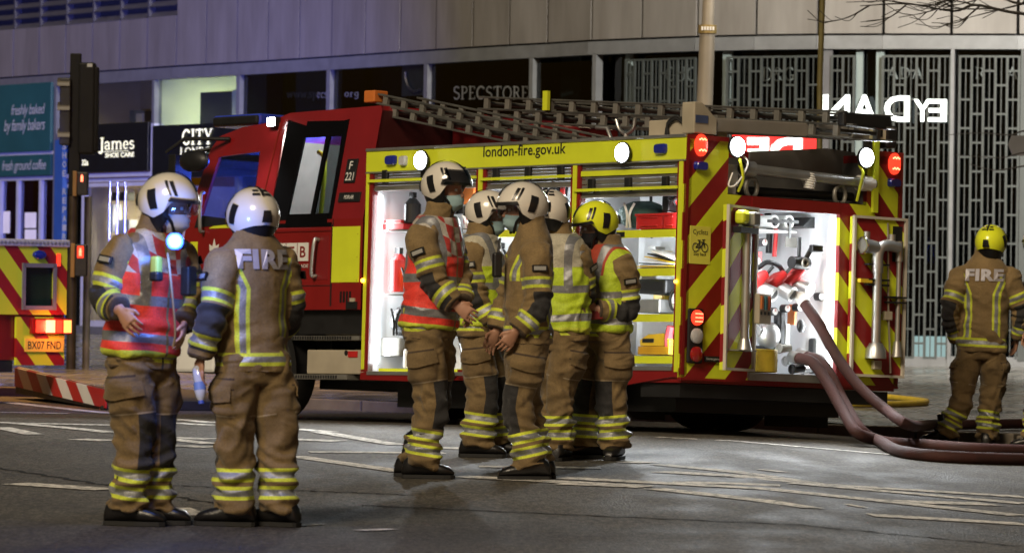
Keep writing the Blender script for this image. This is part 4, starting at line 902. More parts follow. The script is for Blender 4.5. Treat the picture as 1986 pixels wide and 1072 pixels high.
# ---- roof: box, ladders, gantry
tp(MB().box((-3.84, .9, 2.43), (-2.7, 1.75, 2.7)), 'roof_box', M_dred, bevel=.02)
M_lad = mat('ladder_alloy', (.14, .14, .13), .5, .5, var=.45, scale=4); M_lad2 = mat('ladder_alloy_pale', (.23, .225, .205), .5, .35, var=.3, scale=6)
def ladder(name, label, A, B, width_vec, secs, rails_h=.1, rung=.26, endcap=None):
    t = thing(name, label, 'ladder', TRUCK @ ((Vector(A) + Vector(B)) / 2)); fr = t.matrix_basis
    bpy.context.view_layer.update(); fr = Matrix.Translation(-(TRUCK @ ((Vector(A) + Vector(B)) / 2))) @ TRUCK
    for k in range(secs):
        A_, B_ = Vector(A) + Vector((.12 * k, 0, -.105 * k)), Vector(B) + Vector((.1 * k, 0, -.105 * k)); wv = Vector(width_vec) * (1 - .12 * k); d = (B_ - A_); L__ = d.length; dn = d.normalized()
        up = dn.cross(wv).normalized(); up = up if up.z > 0 else -up; R_ = Matrix((dn, wv.normalized(), up)).transposed()
        for sg, nm in ((0, 'rail'), (1, 'rail')):
            c = (A_ + B_) / 2 + wv * sg; q = MB()
            q.obox(c + up * rails_h * .38, (L__, .045, .016), R_).obox(c - up * rails_h * .38, (L__, .045, .016), R_)
            q.mi(1); i = .1
            while i < L__: q.obox(A_ + dn * i + wv * sg, (.055, .035, rails_h * .74), R_); i += rung
            q.build(nm, [M_lad, M_lad2], t, frame=fr, bevel=.004)
        i = .1
        while i < L__:
            p = A_ + dn * i; MB().cyl(p, p + wv, .016, 8).build('rung', M_lad, t, frame=fr); i += rung
    return t, fr
def T3(px, py, y): x, z = S(px, py, y); return Vector((x, y, z))
t, fr = ladder('roof_ladder', 'grey alloy ladder sloping down from the cab roof towards the rear', T3(735, 192, .3), T3(1225, 296, .3), (0, .42, 0), 2, .1, .24)
pA = T3(735, 192, .3); MB().box(pA + Vector((-.14, -.05, -.03)), pA + Vector((.0, .1, .07))).build('ladder_head', [M_orange], t, frame=fr, bevel=.01)
MB().box(pA + Vector((-.08, -.04, -.17)), pA + Vector((-.01, .0, -.1))).build('ladder_foot', M_tan, t, frame=fr, bevel=.006)
t2, fr2 = ladder('roof_ladder', 'long grey alloy ladder lying level along the far side of the engine roof', T3(930, 200, 1.3), T3(1640, 229, 1.3), (0, .5, 0), 2, .13, .27)
pB = T3(1062, 198, 1.25); MB().box(pB + Vector((-.03, -.03, -.07)), pB + Vector((.03, .0, .09))).build('yellow_tag', M_yel, t2, frame=fr2)
pB = T3(1632, 225, 1.28); MB().box(pB + Vector((-.02, -.03, -.08)), pB + Vector((.06, .5, .03))).build('end_stop', M_blk, t2, frame=fr2, bevel=.02)
# gantry across the rear roof with its pale end plate
q = MB().prism([(-.1, .2, 2.5), (-.1, 2.16, 2.55), (-.1, 2.16, 2.66), (-.1, .2, 2.61)], (.09, 0, 0)); ga = tp(q, 'roof_gantry', mat('gantry_grey', (.25, .23, .2), .5, var=.3, scale=3), bevel=.01)
tp(MB().prism([(-.13, .06, 2.48), (-.13, .3, 2.48), (-.13, .3, 2.6), (-.13, .14, 2.72), (-.13, .06, 2.72)], (.14, 0, 0)), 'end_plate', M_tan, ga, bevel=.008)
tp(MB().box((.012, .07, 2.56), (.016, .2, 2.62)), 'label', mat('blue_label', (.05, .07, .16), .5), ga)
tp(MB().box((-.008, 1.97, 2.56), (-.002, 2.15, 2.655)).mi(1).box((-.002, 2.08, 2.58), (.001, 2.11, 2.64)), 'pale_end', [mat('cream_plate', (.62, .57, .42), .5), M_blk], ga)
for yy in (.35, 2.0): tp(MB().box((-.1, yy, 2.43), (-.04, yy + .08, 2.64)), 'gantry_leg', M_alud, ga)
tp(MB().box((-.14, 2.16, 2.5), (-.0, 2.28, 2.68)), 'pivot_block', M_blk, ga, bevel=.02)
tp(MB().box((.004, 1.995, 1.98), (.03, 2.05, 2.62)), 'reflective_post', M_yel)
(xa, za), (xb, zb) = S(1258, 234, .12), S(1342, 260, .12); tp(MB().box((xa, .12, 2.47), (xb, .5, za)), 'roof_box', M_tan, bevel=.01)
q = MB()
for k in range(2): q.tube(bezier([(xa + .22 + k * .025, .1, 2.48), (xa + .24, .1, 2.55 + k * .02), (xa + .33, .1, 2.6 + k * .015), (xa + .42, .1, 2.55 + k * .02), (xa + .45 + k * .02, .1, 2.48)], 6), .011, 8)
tp(q, 'roof_cable', M_rub, smooth=True)
(xa, za) = S(1215, 235, .3); tp(MB().tube(bezier([(xa - .12, .3, za + .02), (xa - .08, .3, za - .06), (xa, .3, za - .1), (xa + .08, .3, za - .06), (xa + .1, .3, za + .02)], 5), .014, 8).tube([(xa, .3, za - .1), (xa, .3, 2.45)], .02, 8).tube([(xa - .35, .3, za - .04), (xa - .22, .3, za - .05), (xa - .15, .3, 2.45)], .016, 8), 'ladder_cradle', M_alu, smooth=True)

# ---- rear doors, opened back against the body, with branch pipes on them
def rdoor(hy, wd, ang, sgn):
    """frame for a door hinged at y=hy opening outward by ang; local y runs away from the hinge"""
    d = Vector((math.sin(ang), sgn * math.cos(ang), 0)); nrm = Vector((math.cos(ang), -sgn * math.sin(ang), 0))
    return d, nrm
def dquad(mb, H, d, nrm, a0, a1, z0, z1, o0, o1):
    P_ = [H + d * a0 + nrm * o0, H + d * a1 + nrm * o0, H + d * a1 + nrm * o1, H + d * a0 + nrm * o1]
    return mb.prism([(p.x, p.y, z0) for p in P_], (0, 0, z1 - z0))
for sgn, hy, wd, ang in ((-1, op[0] + .005, .47, .3), (1, op[1] + .1, .56, .07)):
    H = Vector((.012, hy, 0)); d, nrm = rdoor(hy, wd, ang, sgn); z0, z1 = .685, 1.945
    lf = tp(dquad(MB(), H, d, nrm, 0, wd, z0, z1, 0, .03), 'rear_door', M_chev2)
    q = MB()
    for a0, a1, b0, b1 in ((0, .022, z0, z1), (wd - .022, wd, z0, z1), (.022, wd - .022, z0, z0 + .02), (.022, wd - .022, z1 - .02, z1)): dquad(q, H, d, nrm, a0, a1, b0, b1, .03, .055)
    tp(q, 'door_frame', mat('pale_door_frame', (.58, .54, .46), .45, var=.2), lf)
    pt = lambda a, z, o: H + d * a + nrm * o + Vector((0, 0, z))
    if sgn < 0:
        tp(dquad(MB(), H, d, nrm, .05, .2, 1.25, 1.72, .03, .034), 'tread_plate', mat('tread_plate', (.33, .35, .34), .45, .6, var=.4, scale=14), lf)
        tp(MB().tube([pt(.23, .9, .08), pt(.23, 1.78, .08)], .034, 14).tube([pt(.23, .84, .08), pt(.23, .93, .08)], [.062, .04], 14), 'standpipe', M_alu, lf, smooth=True)
        q = dquad(MB(), H, d, nrm, .16, .26, 1.79, 1.9, .04, .16); tp(q, 'standpipe_head', M_alud, lf, bevel=.015)
        tp(dquad(MB(), H, d, nrm, .27, .38, 1.8, 1.91, .04, .13), 'yellow_cap', M_yel, lf, bevel=.03)
        tp(dquad(MB(), H, d, nrm, .12, .4, 1.735, 1.78, .05, .12), 'clamp', M_blk, lf)
        tp(dquad(MB(), H, d, nrm, .12, .4, .835, .845, .03, .13), 'rest_plate', M_alud, lf)
        tx = tp(dquad(MB(), H, d, nrm, -.06, .13, 1.05, 1.28, .1, .15), 'tool_rack', M_tan, lf, bevel=.008)
        for k, m_ in enumerate((M_orange, mat('teal_handle', (.05, .2, .25), .4), mat('rust_handle', (.4, .08, .04), .4))):
            tp(dquad(MB(), H, d, nrm, .09 - k * .06, .125 - k * .06, 1.16, 1.265, .15, .165), 'tool_handle', m_, tx, bevel=.006)
            tp(dquad(MB(), H, d, nrm, .095 - k * .06, .12 - k * .06, 1.12, 1.145, .15, .156), 'tool_slot', M_blk, tx)
    else:
        tp(MB().tube([pt(.22, .87, .09), pt(.22, 1.62, .09)], .036, 16).tube([pt(.22, .83, .09), pt(.22, .9, .09), pt(.22, .95, .09)], [.085, .08, .05], 16), 'branch_pipe', M_alu, lf, smooth=True)
        tp(MB().tube(bezier([pt(.22, 1.5, .09), pt(.22, 1.66, .09), pt(.28, 1.72, .1), pt(.42, 1.71, .1)], 5), .045, 14).tube([pt(.2, 1.7, .09), pt(.06, 1.71, .09)], [.05, .062], 14).tube([pt(.1, 1.76, .09), pt(.1, 1.82, .09)], .025, 10).tube([pt(.36, 1.75, .09), pt(.36, 1.81, .09)], .03, 10), 'branch_head', M_alu, lf, smooth=True)
        tp(MB().ring(pt(.06, 1.71, .09), d, .062, .012, 18, 6), 'coupling_ring', M_chrome, lf, smooth=True)
        tp(dquad(MB(), H, d, nrm, .04, .16, 1.42, 1.45, .06, .1), 'yellow_clip', M_yelp, lf)
        for zz in (1.4, 1.44, 1.56): tp(dquad(MB(), H, d, nrm, .12, .34, zz, zz + .014, .04, .1), 'clip', M_blk, lf)
        tp(MB().tube([pt(.46, .88, .07), pt(.46, 1.72, .07)], .02, 12).tube([pt(.46, .85, .07), pt(.46, .97, .07)], [.045, .03], 12).tube([pt(.46, 1.6, .07), pt(.46, 1.76, .07)], .03, 12), 'branch_pipe', M_alu, lf, smooth=True)
        for zz in (1.27, 1.31): tp(dquad(MB(), H, d, nrm, .34, .52, zz, zz + .014, .04, .1), 'clip', M_blk, lf)
        tp(dquad(MB(), H, d, nrm, .42, .52, 1.6, 1.88, .031, .034), 'black_pad', M_blk, lf)
        tp(MB().tube([pt(.39, .72, .08), pt(.37, 1.2, .06), pt(.36, 1.9, .04)], .008, 8), 'door_stay', M_alu, lf, smooth=True)
        for a, z in ((.36, 1.17), (.26, .78)): tp(dquad(MB(), H, d, nrm, a - .04, a + .04, z - .035, z + .035, .04, .08), 'latch', M_tan, lf, bevel=.006)
# ---- pump bay fittings
def bayp(px, py, x): y, z = RR(px, py, x); return Vector((x, y, z))
sh = tp(MB().box((-.9, y0 + .22, bayp(1500, 446, -.3).z - .01), (-.3, y1 - .2, bayp(1500, 446, -.3).z)), 'bay_shelf', M_wht, pb)
for px in (1503, 1531):
    p = bayp(px, 430, -.3); o = tp(MB().tube([p, p + Vector((-.5, 0, 0))], .052, 18).mi(1).tube([p + Vector((.003, 0, 0)), p + Vector((-.02, 0, 0))], .034, 14), 'stored_tube', [M_wht, M_blk], pb, smooth=True)
    tp(MB().box(p + Vector((.006, -.09, -.01)), p + Vector((.012, .09, .014))).box(p + Vector((.006, -.012, -.13 if px > 1510 else -.03)), p + Vector((.012, .012, .02))), 'strap', M_blk, o)
p = bayp(1570, 430, -.3); tp(MB().prism([p + Vector((0, -.07, -.04)), p + Vector((0, .1, -.05)), p + Vector((0, .1, .05)), p + Vector((0, .02, .03))], (-.3, 0, 0)), 'folded_bag', M_blk, pb)
for k, (px, py) in enumerate(((1472, 548), (1508, 548), (1542, 540))):
    p = bayp(px, py, -.22); v = tp(MB().tube([p + Vector((-.1, -.06, -.06)), p + Vector((0, 0, .03)), p + Vector((.02, .06, .07))], [.06, .055, .035], 14).tube([p + Vector((-.2, 0, .0)), p + Vector((0, 0, 0))], .05, 12), 'delivery_valve', M_redp, pb, smooth=True)
    tp(MB().tube([p + Vector((.02, .05, .06)), p + Vector((.05, .1, .13))], .014, 8), 'valve_lever', M_blk, v, smooth=True)
    tp(MB().tube([p + Vector((-.02, .04, -.04)), p + Vector((.1, .07, -.09))], [.055, .06], 16).mi(1).tube([p + Vector((.101, .07, -.09)), p + Vector((.09, .068, -.086))], .042, 14), 'outlet', [M_alu, M_blk], v, smooth=True)
p = bayp(1553, 510, -.15); tp(MB().tube([p + Vector((0, -.1, 0)), p + Vector((0, .07, 0))], .05, 14).tube([p + Vector((0, -.02, .03)), p + Vector((.02, -.04, .2))], .016, 8).tube([p + Vector((0, .05, .03)), p + Vector((.03, .1, .14))], .02, 8), 'pump_coupling', M_blk, pb, smooth=True)
tp(MB().ring(p + Vector((.05, 0, 0)), (1, 0, 0), .03, .012, 14, 6), 'coupling_ring', M_alud, pb, smooth=True)
p = bayp(1577, 482, -.12); tp(MB().box(p + Vector((0, -.05, -.03)), p + Vector((.05, .07, .03))), 'control_box', M_blk, pb, bevel=.012)
p = bayp(1470, 515, -.3); tp(MB().tube(bezier([p + Vector((0, 0, -.02)), p + Vector((.02, .08, .03)), p + Vector((.02, .2, .01)), p + Vector((0, .27, -.03))], 5), .02, 8), 'cable_bundle', M_blk, pb, smooth=True)
p = bayp(1490, 650, -.3); tp(MB().ball(p, .11, 18, (.8, 1, 1)).tube([p + Vector((0, -.12, .03)), p + Vector((0, .12, .03))], .04, 12), 'pump_casing', M_alu, pb, smooth=True)
for k, (px, py, w_, h_, m_, nm) in enumerate(((1518, 640, .07, .3, M_blk, 'pipe_lagging'), (1528, 650, .05, .18, M_wht, 'drain_tank'), (1592, 635, .06, .2, M_alud, 'regulator'), (1588, 690, .1, .28, M_blk, 'hand_pump'), (1478, 685, .2, .12, M_blk, 'gearbox'), (1500, 680, .1, .06, mat('mint_tank', (.3, .6, .5), .5), 'small_tank'), (1605, 525, .09, .1, M_yelp, 'yellow_tag'), (1543, 610, .03, .16, M_orange, 'red_label'))):
    p = bayp(px, py, -.25 - .03 * (k % 3)); tp(MB().box(p + Vector((-.08, -w_ / 2, -h_ / 2)), p + Vector((0, w_ / 2, h_ / 2))), nm, m_, pb, bevel=.02 if w_ > .05 else .006)
p = bayp(1554, 632, -.2); tp(MB().ball(p, .055, 14, (.5, .8, 1)), 'gauge', M_blk, pb, smooth=True)
p = bayp(1604, 428, -.35); tp(MB().ball(p, .05, 12, (1, 1, .8)).box(p + Vector((-.03, -.055, -.1)), p + Vector((.03, .055, -.075))), 'siren_unit', M_alud, pb, smooth=True)

# pipework, brackets and couplings crowding the pump bay
random.seed(11)
for k in range(14):
    yy = y0 + .12 + (y1 - y0 - .24) * random.random(); zz = .75 + .9 * random.random(); xx = -.35 - .4 * random.random(); r_ = random.choice((.012, .018, .026, .034)); m_ = random.choice((M_alu, M_alud, M_blk, M_chrome, M_redp, M_wht))
    if k % 2: pts = [(xx, yy, zz), (xx, yy, zz + .25), (xx - .08, yy + random.uniform(-.1, .1), zz + .32)]
    else: pts = [(xx, yy - .15, zz), (xx, yy + .1, zz), (xx + .03, yy + .14, zz - .1)]
    tp(MB().tube(bezier(pts, 5), r_, 10), 'pipe', m_, pb, smooth=True)
for k, (px, py) in enumerate(((1478, 600), (1500, 604), (1524, 598), (1548, 596), (1570, 600), (1590, 575), (1612, 600), (1480, 470), (1612, 480))):
    p = bayp(px, py, -.2); o = tp(MB().tube([p + Vector((-.04, 0, 0)), p + Vector((.02, 0, 0))], .032, 16), 'dial', M_blk, pb, smooth=True)
    tp(MB().tube([p + Vector((.02, 0, 0)), p + Vector((.023, 0, 0))], .026, 16), 'dial_face', M_wht, o); tp(MB().box(p + Vector((.024, -.003, 0)), p + Vector((.026, .003, .022))), 'needle', M_redp, o)
for k, (px, py, w_, h_) in enumerate(((1474, 628, .05, .03), (1600, 560, .06, .035), (1605, 650, .05, .06), (1535, 470, .07, .04), (1470, 500, .04, .05), (1560, 700, .09, .04), (1595, 462, .05, .03))):
    p = bayp(px, py, -.5); tp(MB().box(p + Vector((0, -w_, -h_)), p + Vector((.004, w_, h_))), 'instruction_plate', random.choice((M_yelp, M_alud, M_tan, M_redp)), pb)
for k in range(5): p = bayp(1455 + 3 * k, 420 + 20 * k, -.05); 
for k, (px, py) in enumerate(((1466, 690), (1492, 700), (1532, 700), (1566, 716), (1585, 708), (1520, 676), (1545, 716))):
    p = bayp(px, py, -.3 + .03 * k); tp(MB().tube([p + Vector((0, -.05, 0)), p + Vector((.02, .05, .01))], [.035, .03], 14).ring(p + Vector((0, -.05, 0)), (0, 1, 0), .034, .008, 16, 6), 'coupling', random.choice((M_alu, M_blk, M_alud)), pb, smooth=True)

# brackets, straps and small labels fixed to the locker walls
random.seed(21)
for i, (a, b, s_, t_) in enumerate(LK):
    for k in range(16):
        x = random.uniform(a + .08, b - .12); z = random.uniform(s_ + .1, t_ - .08); w_, h_ = random.choice(((.05, .03), (.03, .09), (.08, .02), (.02, .16), (.1, .06), (.04, .04)))
        m_ = random.choice((M_blk, M_alud, M_tan, M_blk, M_redp, M_yelp, M_alu)); tp(MB().box((x, .6 - random.random() * .12, z), (x + w_, .64, z + h_)), random.choice(('bracket', 'strap', 'wall_label')), m_)
    for k in range(3):
        x = a + (b - a) * (.25 + .25 * k); tp(MB().tube(bezier([(x, .5, t_ + .02), (x + .05, .46, t_ - .16), (x + .02, .5, t_ - .3), (x + .12, .5, t_ - .18), (x + .14, .52, t_ + .02)], 5), .012, 7), 'hanging_line', random.choice((M_blk, M_redp, M_yelp)), smooth=True)
# ------------------------------------------------------------------ kit stowed in the lockers (things of their own)
def kit(name, label, cat, px0, py0, px1, py1, w0, w1, m, fn=None, bevel=.01):
    (xa, za), (xb, zb) = S(px0, py0, w0), S(px1, py1, w0); xa, xb = min(xa, xb), max(xa, xb); z1, z0 = max(za, zb), min(za, zb)
    o = Vector(((xa + xb) / 2, (w0 + w1) / 2, z0)); q = MB()
    mats = m if isinstance(m, list) else [m]
    if fn: fn(q, xa, xb, w0, w1, z0, z1)
    else: q.box((xa, w0, z0), (xb, w1, z1))
    ob = q.build(name, mats, None, frame=TRUCK, origin=o, bevel=bevel)
    return tag(ob, label, cat)
def crate(q, xa, xb, ya, yb2, z0, z1):
    t = .012; q.box((xa, ya, z0), (xb, yb2, z0 + t)); q.box((xa, ya, z0), (xa + t, yb2, z1)); q.box((xb - t, ya, z0), (xb, yb2, z1)); q.box((xa + t, yb2 - t, z0 + t), (xb - t, yb2, z1)); q.box((xa + t, ya, z0 + t), (xb - t, ya + t, z1))
    q.box((xa + .05, ya - .01, z0 + .02), (xb - .05, ya, z0 + .03)).box((xa + .05, ya - .01, z1 - .03), (xb - .05, ya, z1 - .02)).box((xa - .01, ya - .008, z1 - .015), (xb + .01, yb2, z1 + .004))
SZ = [S(1290, py, .08)[1] for py in (447, 522, 611, 692)]
def py_of(z, px=1290): return z
kit('red_crate', 'red plastic crate on top locker shelf nearest the yellow helmet', 'crate', 1234, 416, 1284, 443.5, .1, .45, M_redp, crate, .004)
kit('red_crate', 'red plastic crate at the rear end of the top locker shelf', 'crate', 1287, 414, 1314, 443, .1, .45, M_redp, crate, .004)
def sack(q, xa, xb, ya, yb2, z0, z1):
    c = ((xa + xb) / 2, (ya + yb2) / 2, (z0 + z1) / 2); q.ball(c, 1, 16, ((xb - xa) / 2, (yb2 - ya) / 2, (z1 - z0) / 2)); q.mi(1).tube(bezier([(c[0] - .06, ya, z1 - .03), (c[0], ya - .02, c[2]), (c[0] - .02, ya, z0 + .01)], 4), .01, 6).tube(bezier([(c[0] + .06, ya, z1 - .03), (c[0] + .03, ya - .02, c[2]), (c[0] + .02, ya, z0 + .01)], 4), .01, 6)
kit('kit_bag', 'dark green holdall hanging from the top of the rear locker', 'bag', 1178, 388, 1262, 443, .12, .4, [M_green, M_wht], sack, 0)
kit('black_case', 'black hard case on the third shelf of the rear locker', 'case', 1234, 541, 1290, 569, .12, .5, M_blk, None, .02)
def reel(q, xa, xb, ya, yb2, z0, z1):
    c = Vector(((xa + xb) / 2, ya + .06, (z0 + z1) / 2)); R_ = (z1 - z0) / 2
    for k in range(6): q.mi(k % 2).ring(c + Vector((0, (k % 3) * .02, 0)), (.35, 1, 0), R_ - .012 - .018 * k, .011, 24, 6)
kit('cable_reel', 'coil of black and white cable beside the black case', 'cable reel', 1281, 560, 1311, 603, .1, .3, [M_rub, M_wht], reel, 0)
def chainsaw(q, xa, xb, ya, yb2, z0, z1):
    zm = z0 + (z1 - z0) * .38; q.mi(1).box((xa, ya, z0), (xb, yb2, zm)); q.mi(0).prism([(xa + .01, ya + .01, zm + .004), (xb - .01, ya + .01, zm + .004), (xb - .01, ya + .01, z1 - .05), (xb - .1, ya + .01, z1), (xa + .1, ya + .01, z1 - .01), (xa + .01, ya + .01, z1 - .05)], (0, yb2 - ya - .02, 0)); q.mi(2).box((xa + .04, ya + .004, zm + .03), (xa + .17, ya + .009, zm + .06))
kit('yellow_toolbox', 'bright yellow plastic tool case at the bottom of the rear locker', 'tool case', 1238, 646, 1297, 687, .1, .42, [M_yelp, mat('ochre_plastic', (.6, .33, .02), .4), M_blk], chainsaw, .012)
def hosebun(q, xa, xb, ya, yb2, z0, z1):
    for k in range(4): q.tube(bezier([((xa + xb) / 2 + .02 * (k % 2), ya + .05 * k, z0 + .02), ((xa + xb) / 2 - .01, ya + .05 * k, (z0 + z1) / 2), ((xa + xb) / 2 + .015, ya + .05 * k, z1 - .02)], 4), .03, 8, True, 1.3)
kit('red_hose_bundle', 'folded red hose standing behind the yellow tool case', 'hose', 1291, 628, 1306, 687, .14, .4, mat('red_hose_cloth', (.4, .03, .04), .7), hosebun, 0)
def papers(q, xa, xb, ya, yb2, z0, z1):
    for k in range(6): q.mi(k % 3).obox(((xa + xb) / 2 + .02 * k - .05, (ya + yb2) / 2, z0 + .012 + .016 * k), (xb - xa - .02 * k, .25, .008), Matrix.Rotation(.05 * k, 3, 'Y'))
kit('rope_lines', 'loose pile of yellow and black lines on the second shelf', 'rope', 1238, 495, 1308, 518, .1, .4, [M_yelp, M_blk, M_wht], papers, 0)
def firstaid(q, xa, xb, ya, yb2, z0, z1):
    q.box((xa, ya, z0), (xb, yb2, z0 + (z1 - z0) * .6)); q.box((xa + .02, ya, z0 + (z1 - z0) * .65), (xb - .03, yb2, z1)); q.mi(1).box((xa + .01, ya - .004, z0 + (z1 - z0) * .6), (xb - .02, ya + .01, z0 + (z1 - z0) * .64))
kit('first_aid_box', 'red boxes stacked on the front locker shelf', 'box', 742, 427, 782, 444, .12, .35, [M_redp, M_wht], firstaid)
def extg(q, xa, xb, ya, yb2, z0, z1):
    c = (xa + xb) / 2; r = min((xb - xa) / 2, .07); q.tube([(c, ya + r, z0), (c, ya + r, z1 - .1), (c, ya + r, z1 - .05)], [r, r, r * .4], 16); q.mi(1).box((c - .03, ya + r - .02, z1 - .05), (c + .03, ya + r + .02, z1))
kit('fire_extinguisher', 'red extinguisher standing on the middle shelf of the front locker', 'extinguisher', 748, 480, 772, 565, .14, .3, [M_redp, M_blk], extg, 0)
kit('rucksack', 'black rucksack at the edge of the front locker beside the red vest', 'bag', 745, 592, 790, 652, .12, .3, [M_blk, M_rub], sack, 0)
kit('helmet_bag', 'red and white kit bag on the front locker shelf behind the tall firefighter', 'bag', 888, 412, 925, 444, .12, .3, [M_redp, M_wht], sack, 0)
kit('amber_box', 'orange box at the top right of the front locker', 'box', 890, 362, 918, 395, .14, .4, M_orange)
def hreel(q, xa, xb, ya, yb2, z0, z1):
    c = Vector(((xa + xb) / 2, .16, (z0 + z1) / 2)); R_ = (z1 - z0) / 2
    for k in range(7): q.mi(0).ring(c + Vector((0, .03 * (k % 4), 0)), (.2, 1, 0), R_ - .03 * k, .016, 28, 6)
    q.mi(1).tube([c + Vector((.17, -.06, .02)), c + Vector((.19, -.04, .02))], R_ * .75, 24)
kit('hose_reel', 'black hose reel with a red flange behind the firefighters heads', 'hose reel', 1010, 356, 1102, 440, .08, .4, [M_rub, M_redp], hreel, 0)
kit('steel_canister', 'pale canister under the hose reel in the middle locker', 'canister', 1082, 446, 1104, 470, .12, .3, M_alu)
kit('black_pump', 'black portable pump at the foot of the middle locker', 'pump', 880, 660, 920, 718, .1, .35, [M_blk, M_alu], sack, 0)
for nm, lb, ct, x0, y0, x1, y1, m_, fn in (
    ('grey_toolbox', 'grey tool box low in the front locker', 'tool box', 738, 655, 775, 690, M_alud, None),
    ('white_drum', 'white plastic drum beside the black rucksack', 'drum', 772, 655, 800, 714, M_wht, extg),
    ('breathing_set', 'black breathing apparatus hung high in the front locker', 'breathing set', 775, 372, 800, 432, M_blk, extg),
    ('hand_lamp', 'yellow hand lamp on the second shelf of the front locker', 'lamp', 776, 512, 800, 566, M_yelp, sack),
    ('cutter', 'grey hydraulic cutter on the second rear locker shelf', 'cutter', 1120, 488, 1160, 518, M_alud, sack),
    ('orange_case', 'orange case low in the rear locker behind the yellow vest', 'case', 1118, 640, 1160, 688, M_orange, None),
    ('silver_case', 'silver case under the cable reel', 'case', 1236, 580, 1278, 606, M_alu, None),
    ('black_strap', 'black webbing strap hanging at the top of the rear locker', 'strap', 1284, 380, 1296, 410, M_blk, None),
    ('red_pouch', 'small red pouch at the top corner of the rear locker', 'pouch', 1298, 378, 1314, 400, M_redp, sack),
    ('blue_drum', 'dark blue drum in the middle locker between two helmets', 'drum', 940, 470, 975, 556, M_navy, extg),
    ('folded_sheet', 'folded grey sheet at the foot of the middle locker', 'sheet', 1060, 640, 1104, 686, M_alud, sack)):
    kit(nm, lb, ct, x0, y0, x1, y1, .13, .4, [m_, M_blk], fn, .008)
# yellow coil in the pump bay
p = bayp(1487, 722, .0); p.z = .685; q = MB()
q.tube([(-.1, p.y, .686), (-.1, p.y, .69), (-.1, p.y, .85), (-.1, p.y, .855)], [.13, .15, .15, .13], 30)
for k in range(5): q.ring((-.1, p.y, .855), (0, 0, 1), .14 - .026 * k, .011, 30, 6)
M_yhose = mat('yellow_hose', (.6, .45, .04), .5, var=.25, scale=14, bump=.2)
tag(q.build('hose_coil', M_yhose, None, frame=TRUCK, origin=(-.1, p.y, .685), smooth=True), 'flat yellow hose coil on the pump bay floor', 'hose')
# delivery hoses
M_hose = mat('maroon_hose', (.05, .012, .009), .75, var=.4, scale=9, bump=.5, bscale=140)
def hose(label, pts, r, m=M_hose, coupling=None, flatten=1.0):
    t = thing('delivery_hose', label, 'hose', pts[-1], 'hoses running from the pump bay'); fr = Matrix.Translation(-Vector(pts[-1]))
    MB().tube(bezier(pts, 10), r, 14, True, flatten).build('hose', m, t, frame=fr, smooth=True)
    if coupling is not None:
        a, b = Vector(pts[0]), Vector(pts[1]); d = (b - a).normalized()
        MB().tube([a - d * .07, a + d * .03], r * 1.12, 16).build('coupling', coupling, t, frame=fr, smooth=True)
    return t
def R3(px, py, x): y, z = RR(px, py, x); return TRUCK @ Vector((x, y, z))
def G3(px, py, up):
    d = ray(px, py); t_ = 17.
    while t_ < 90:
        X, Y = d.x * t_, t_; z = zpave(X, Y) if Y > kerb_y(X) else zroad(X, Y)
        if HC + t_ * d.z <= z: break
        t_ += .02
    return Vector((X, Y, z + up))
HR = .043
hose('maroon hose rising from the upper pump outlet and curving to the kerb', [R3(1558, 585, -.1), R3(1590, 632, .12), R3(1622, 690, .3), R3(1665, 748, .5), R3(1715, 792, .72), R3(1765, 824, .95), G3(1815, 838, HR + .01), G3(1880, 834, HR + .005), G3(1990, 832, HR + .005), G3(2120, 830, HR)], HR, coupling=M_wht)
hose('maroon hose from the lower coupling running along the back of the pair', [R3(1560, 690, -.12), R3(1590, 700, .06), R3(1612, 730, .25), R3(1640, 785, .5), R3(1672, 835, .75), G3(1712, 866, HR), G3(1790, 872, HR), G3(1900, 880, HR), G3(2030, 884, HR), G3(2140, 884, HR)], HR, coupling=M_alu)
hose('thick maroon hose lying nearest the camera with a kinked bend', [R3(1546, 694, -.05), R3(1575, 702, .16), R3(1602, 738, .36), R3(1634, 795, .62), R3(1662, 838, .85), G3(1705, 868, HR + .01), G3(1738, 884, HR), G3(1790, 893, HR), G3(1880, 899, HR), G3(2010, 902, HR), G3(2140, 900, HR)], HR + .002, coupling=M_alu)
yl = []
for px, py in ((1500, 774), (1600, 774), (1680, 772), (1790, 783), (1770, 788), (1650, 789), (1560, 779)):
    d = ray(px, py); t_ = 30.
    while t_ < 80 and HC + t_ * d.z > zpave(d.x * t_, t_): t_ += .05
    yl.append(Vector((d.x * t_, t_, zpave(d.x * t_, t_) + .03)))
tag(MB().tube(bezier(yl, 8), .03, 10).build('yellow_hose_line', M_yhose, None, origin=yl[0], smooth=True), 'thin yellow hose looped on the wet pavement behind the engine', 'hose')

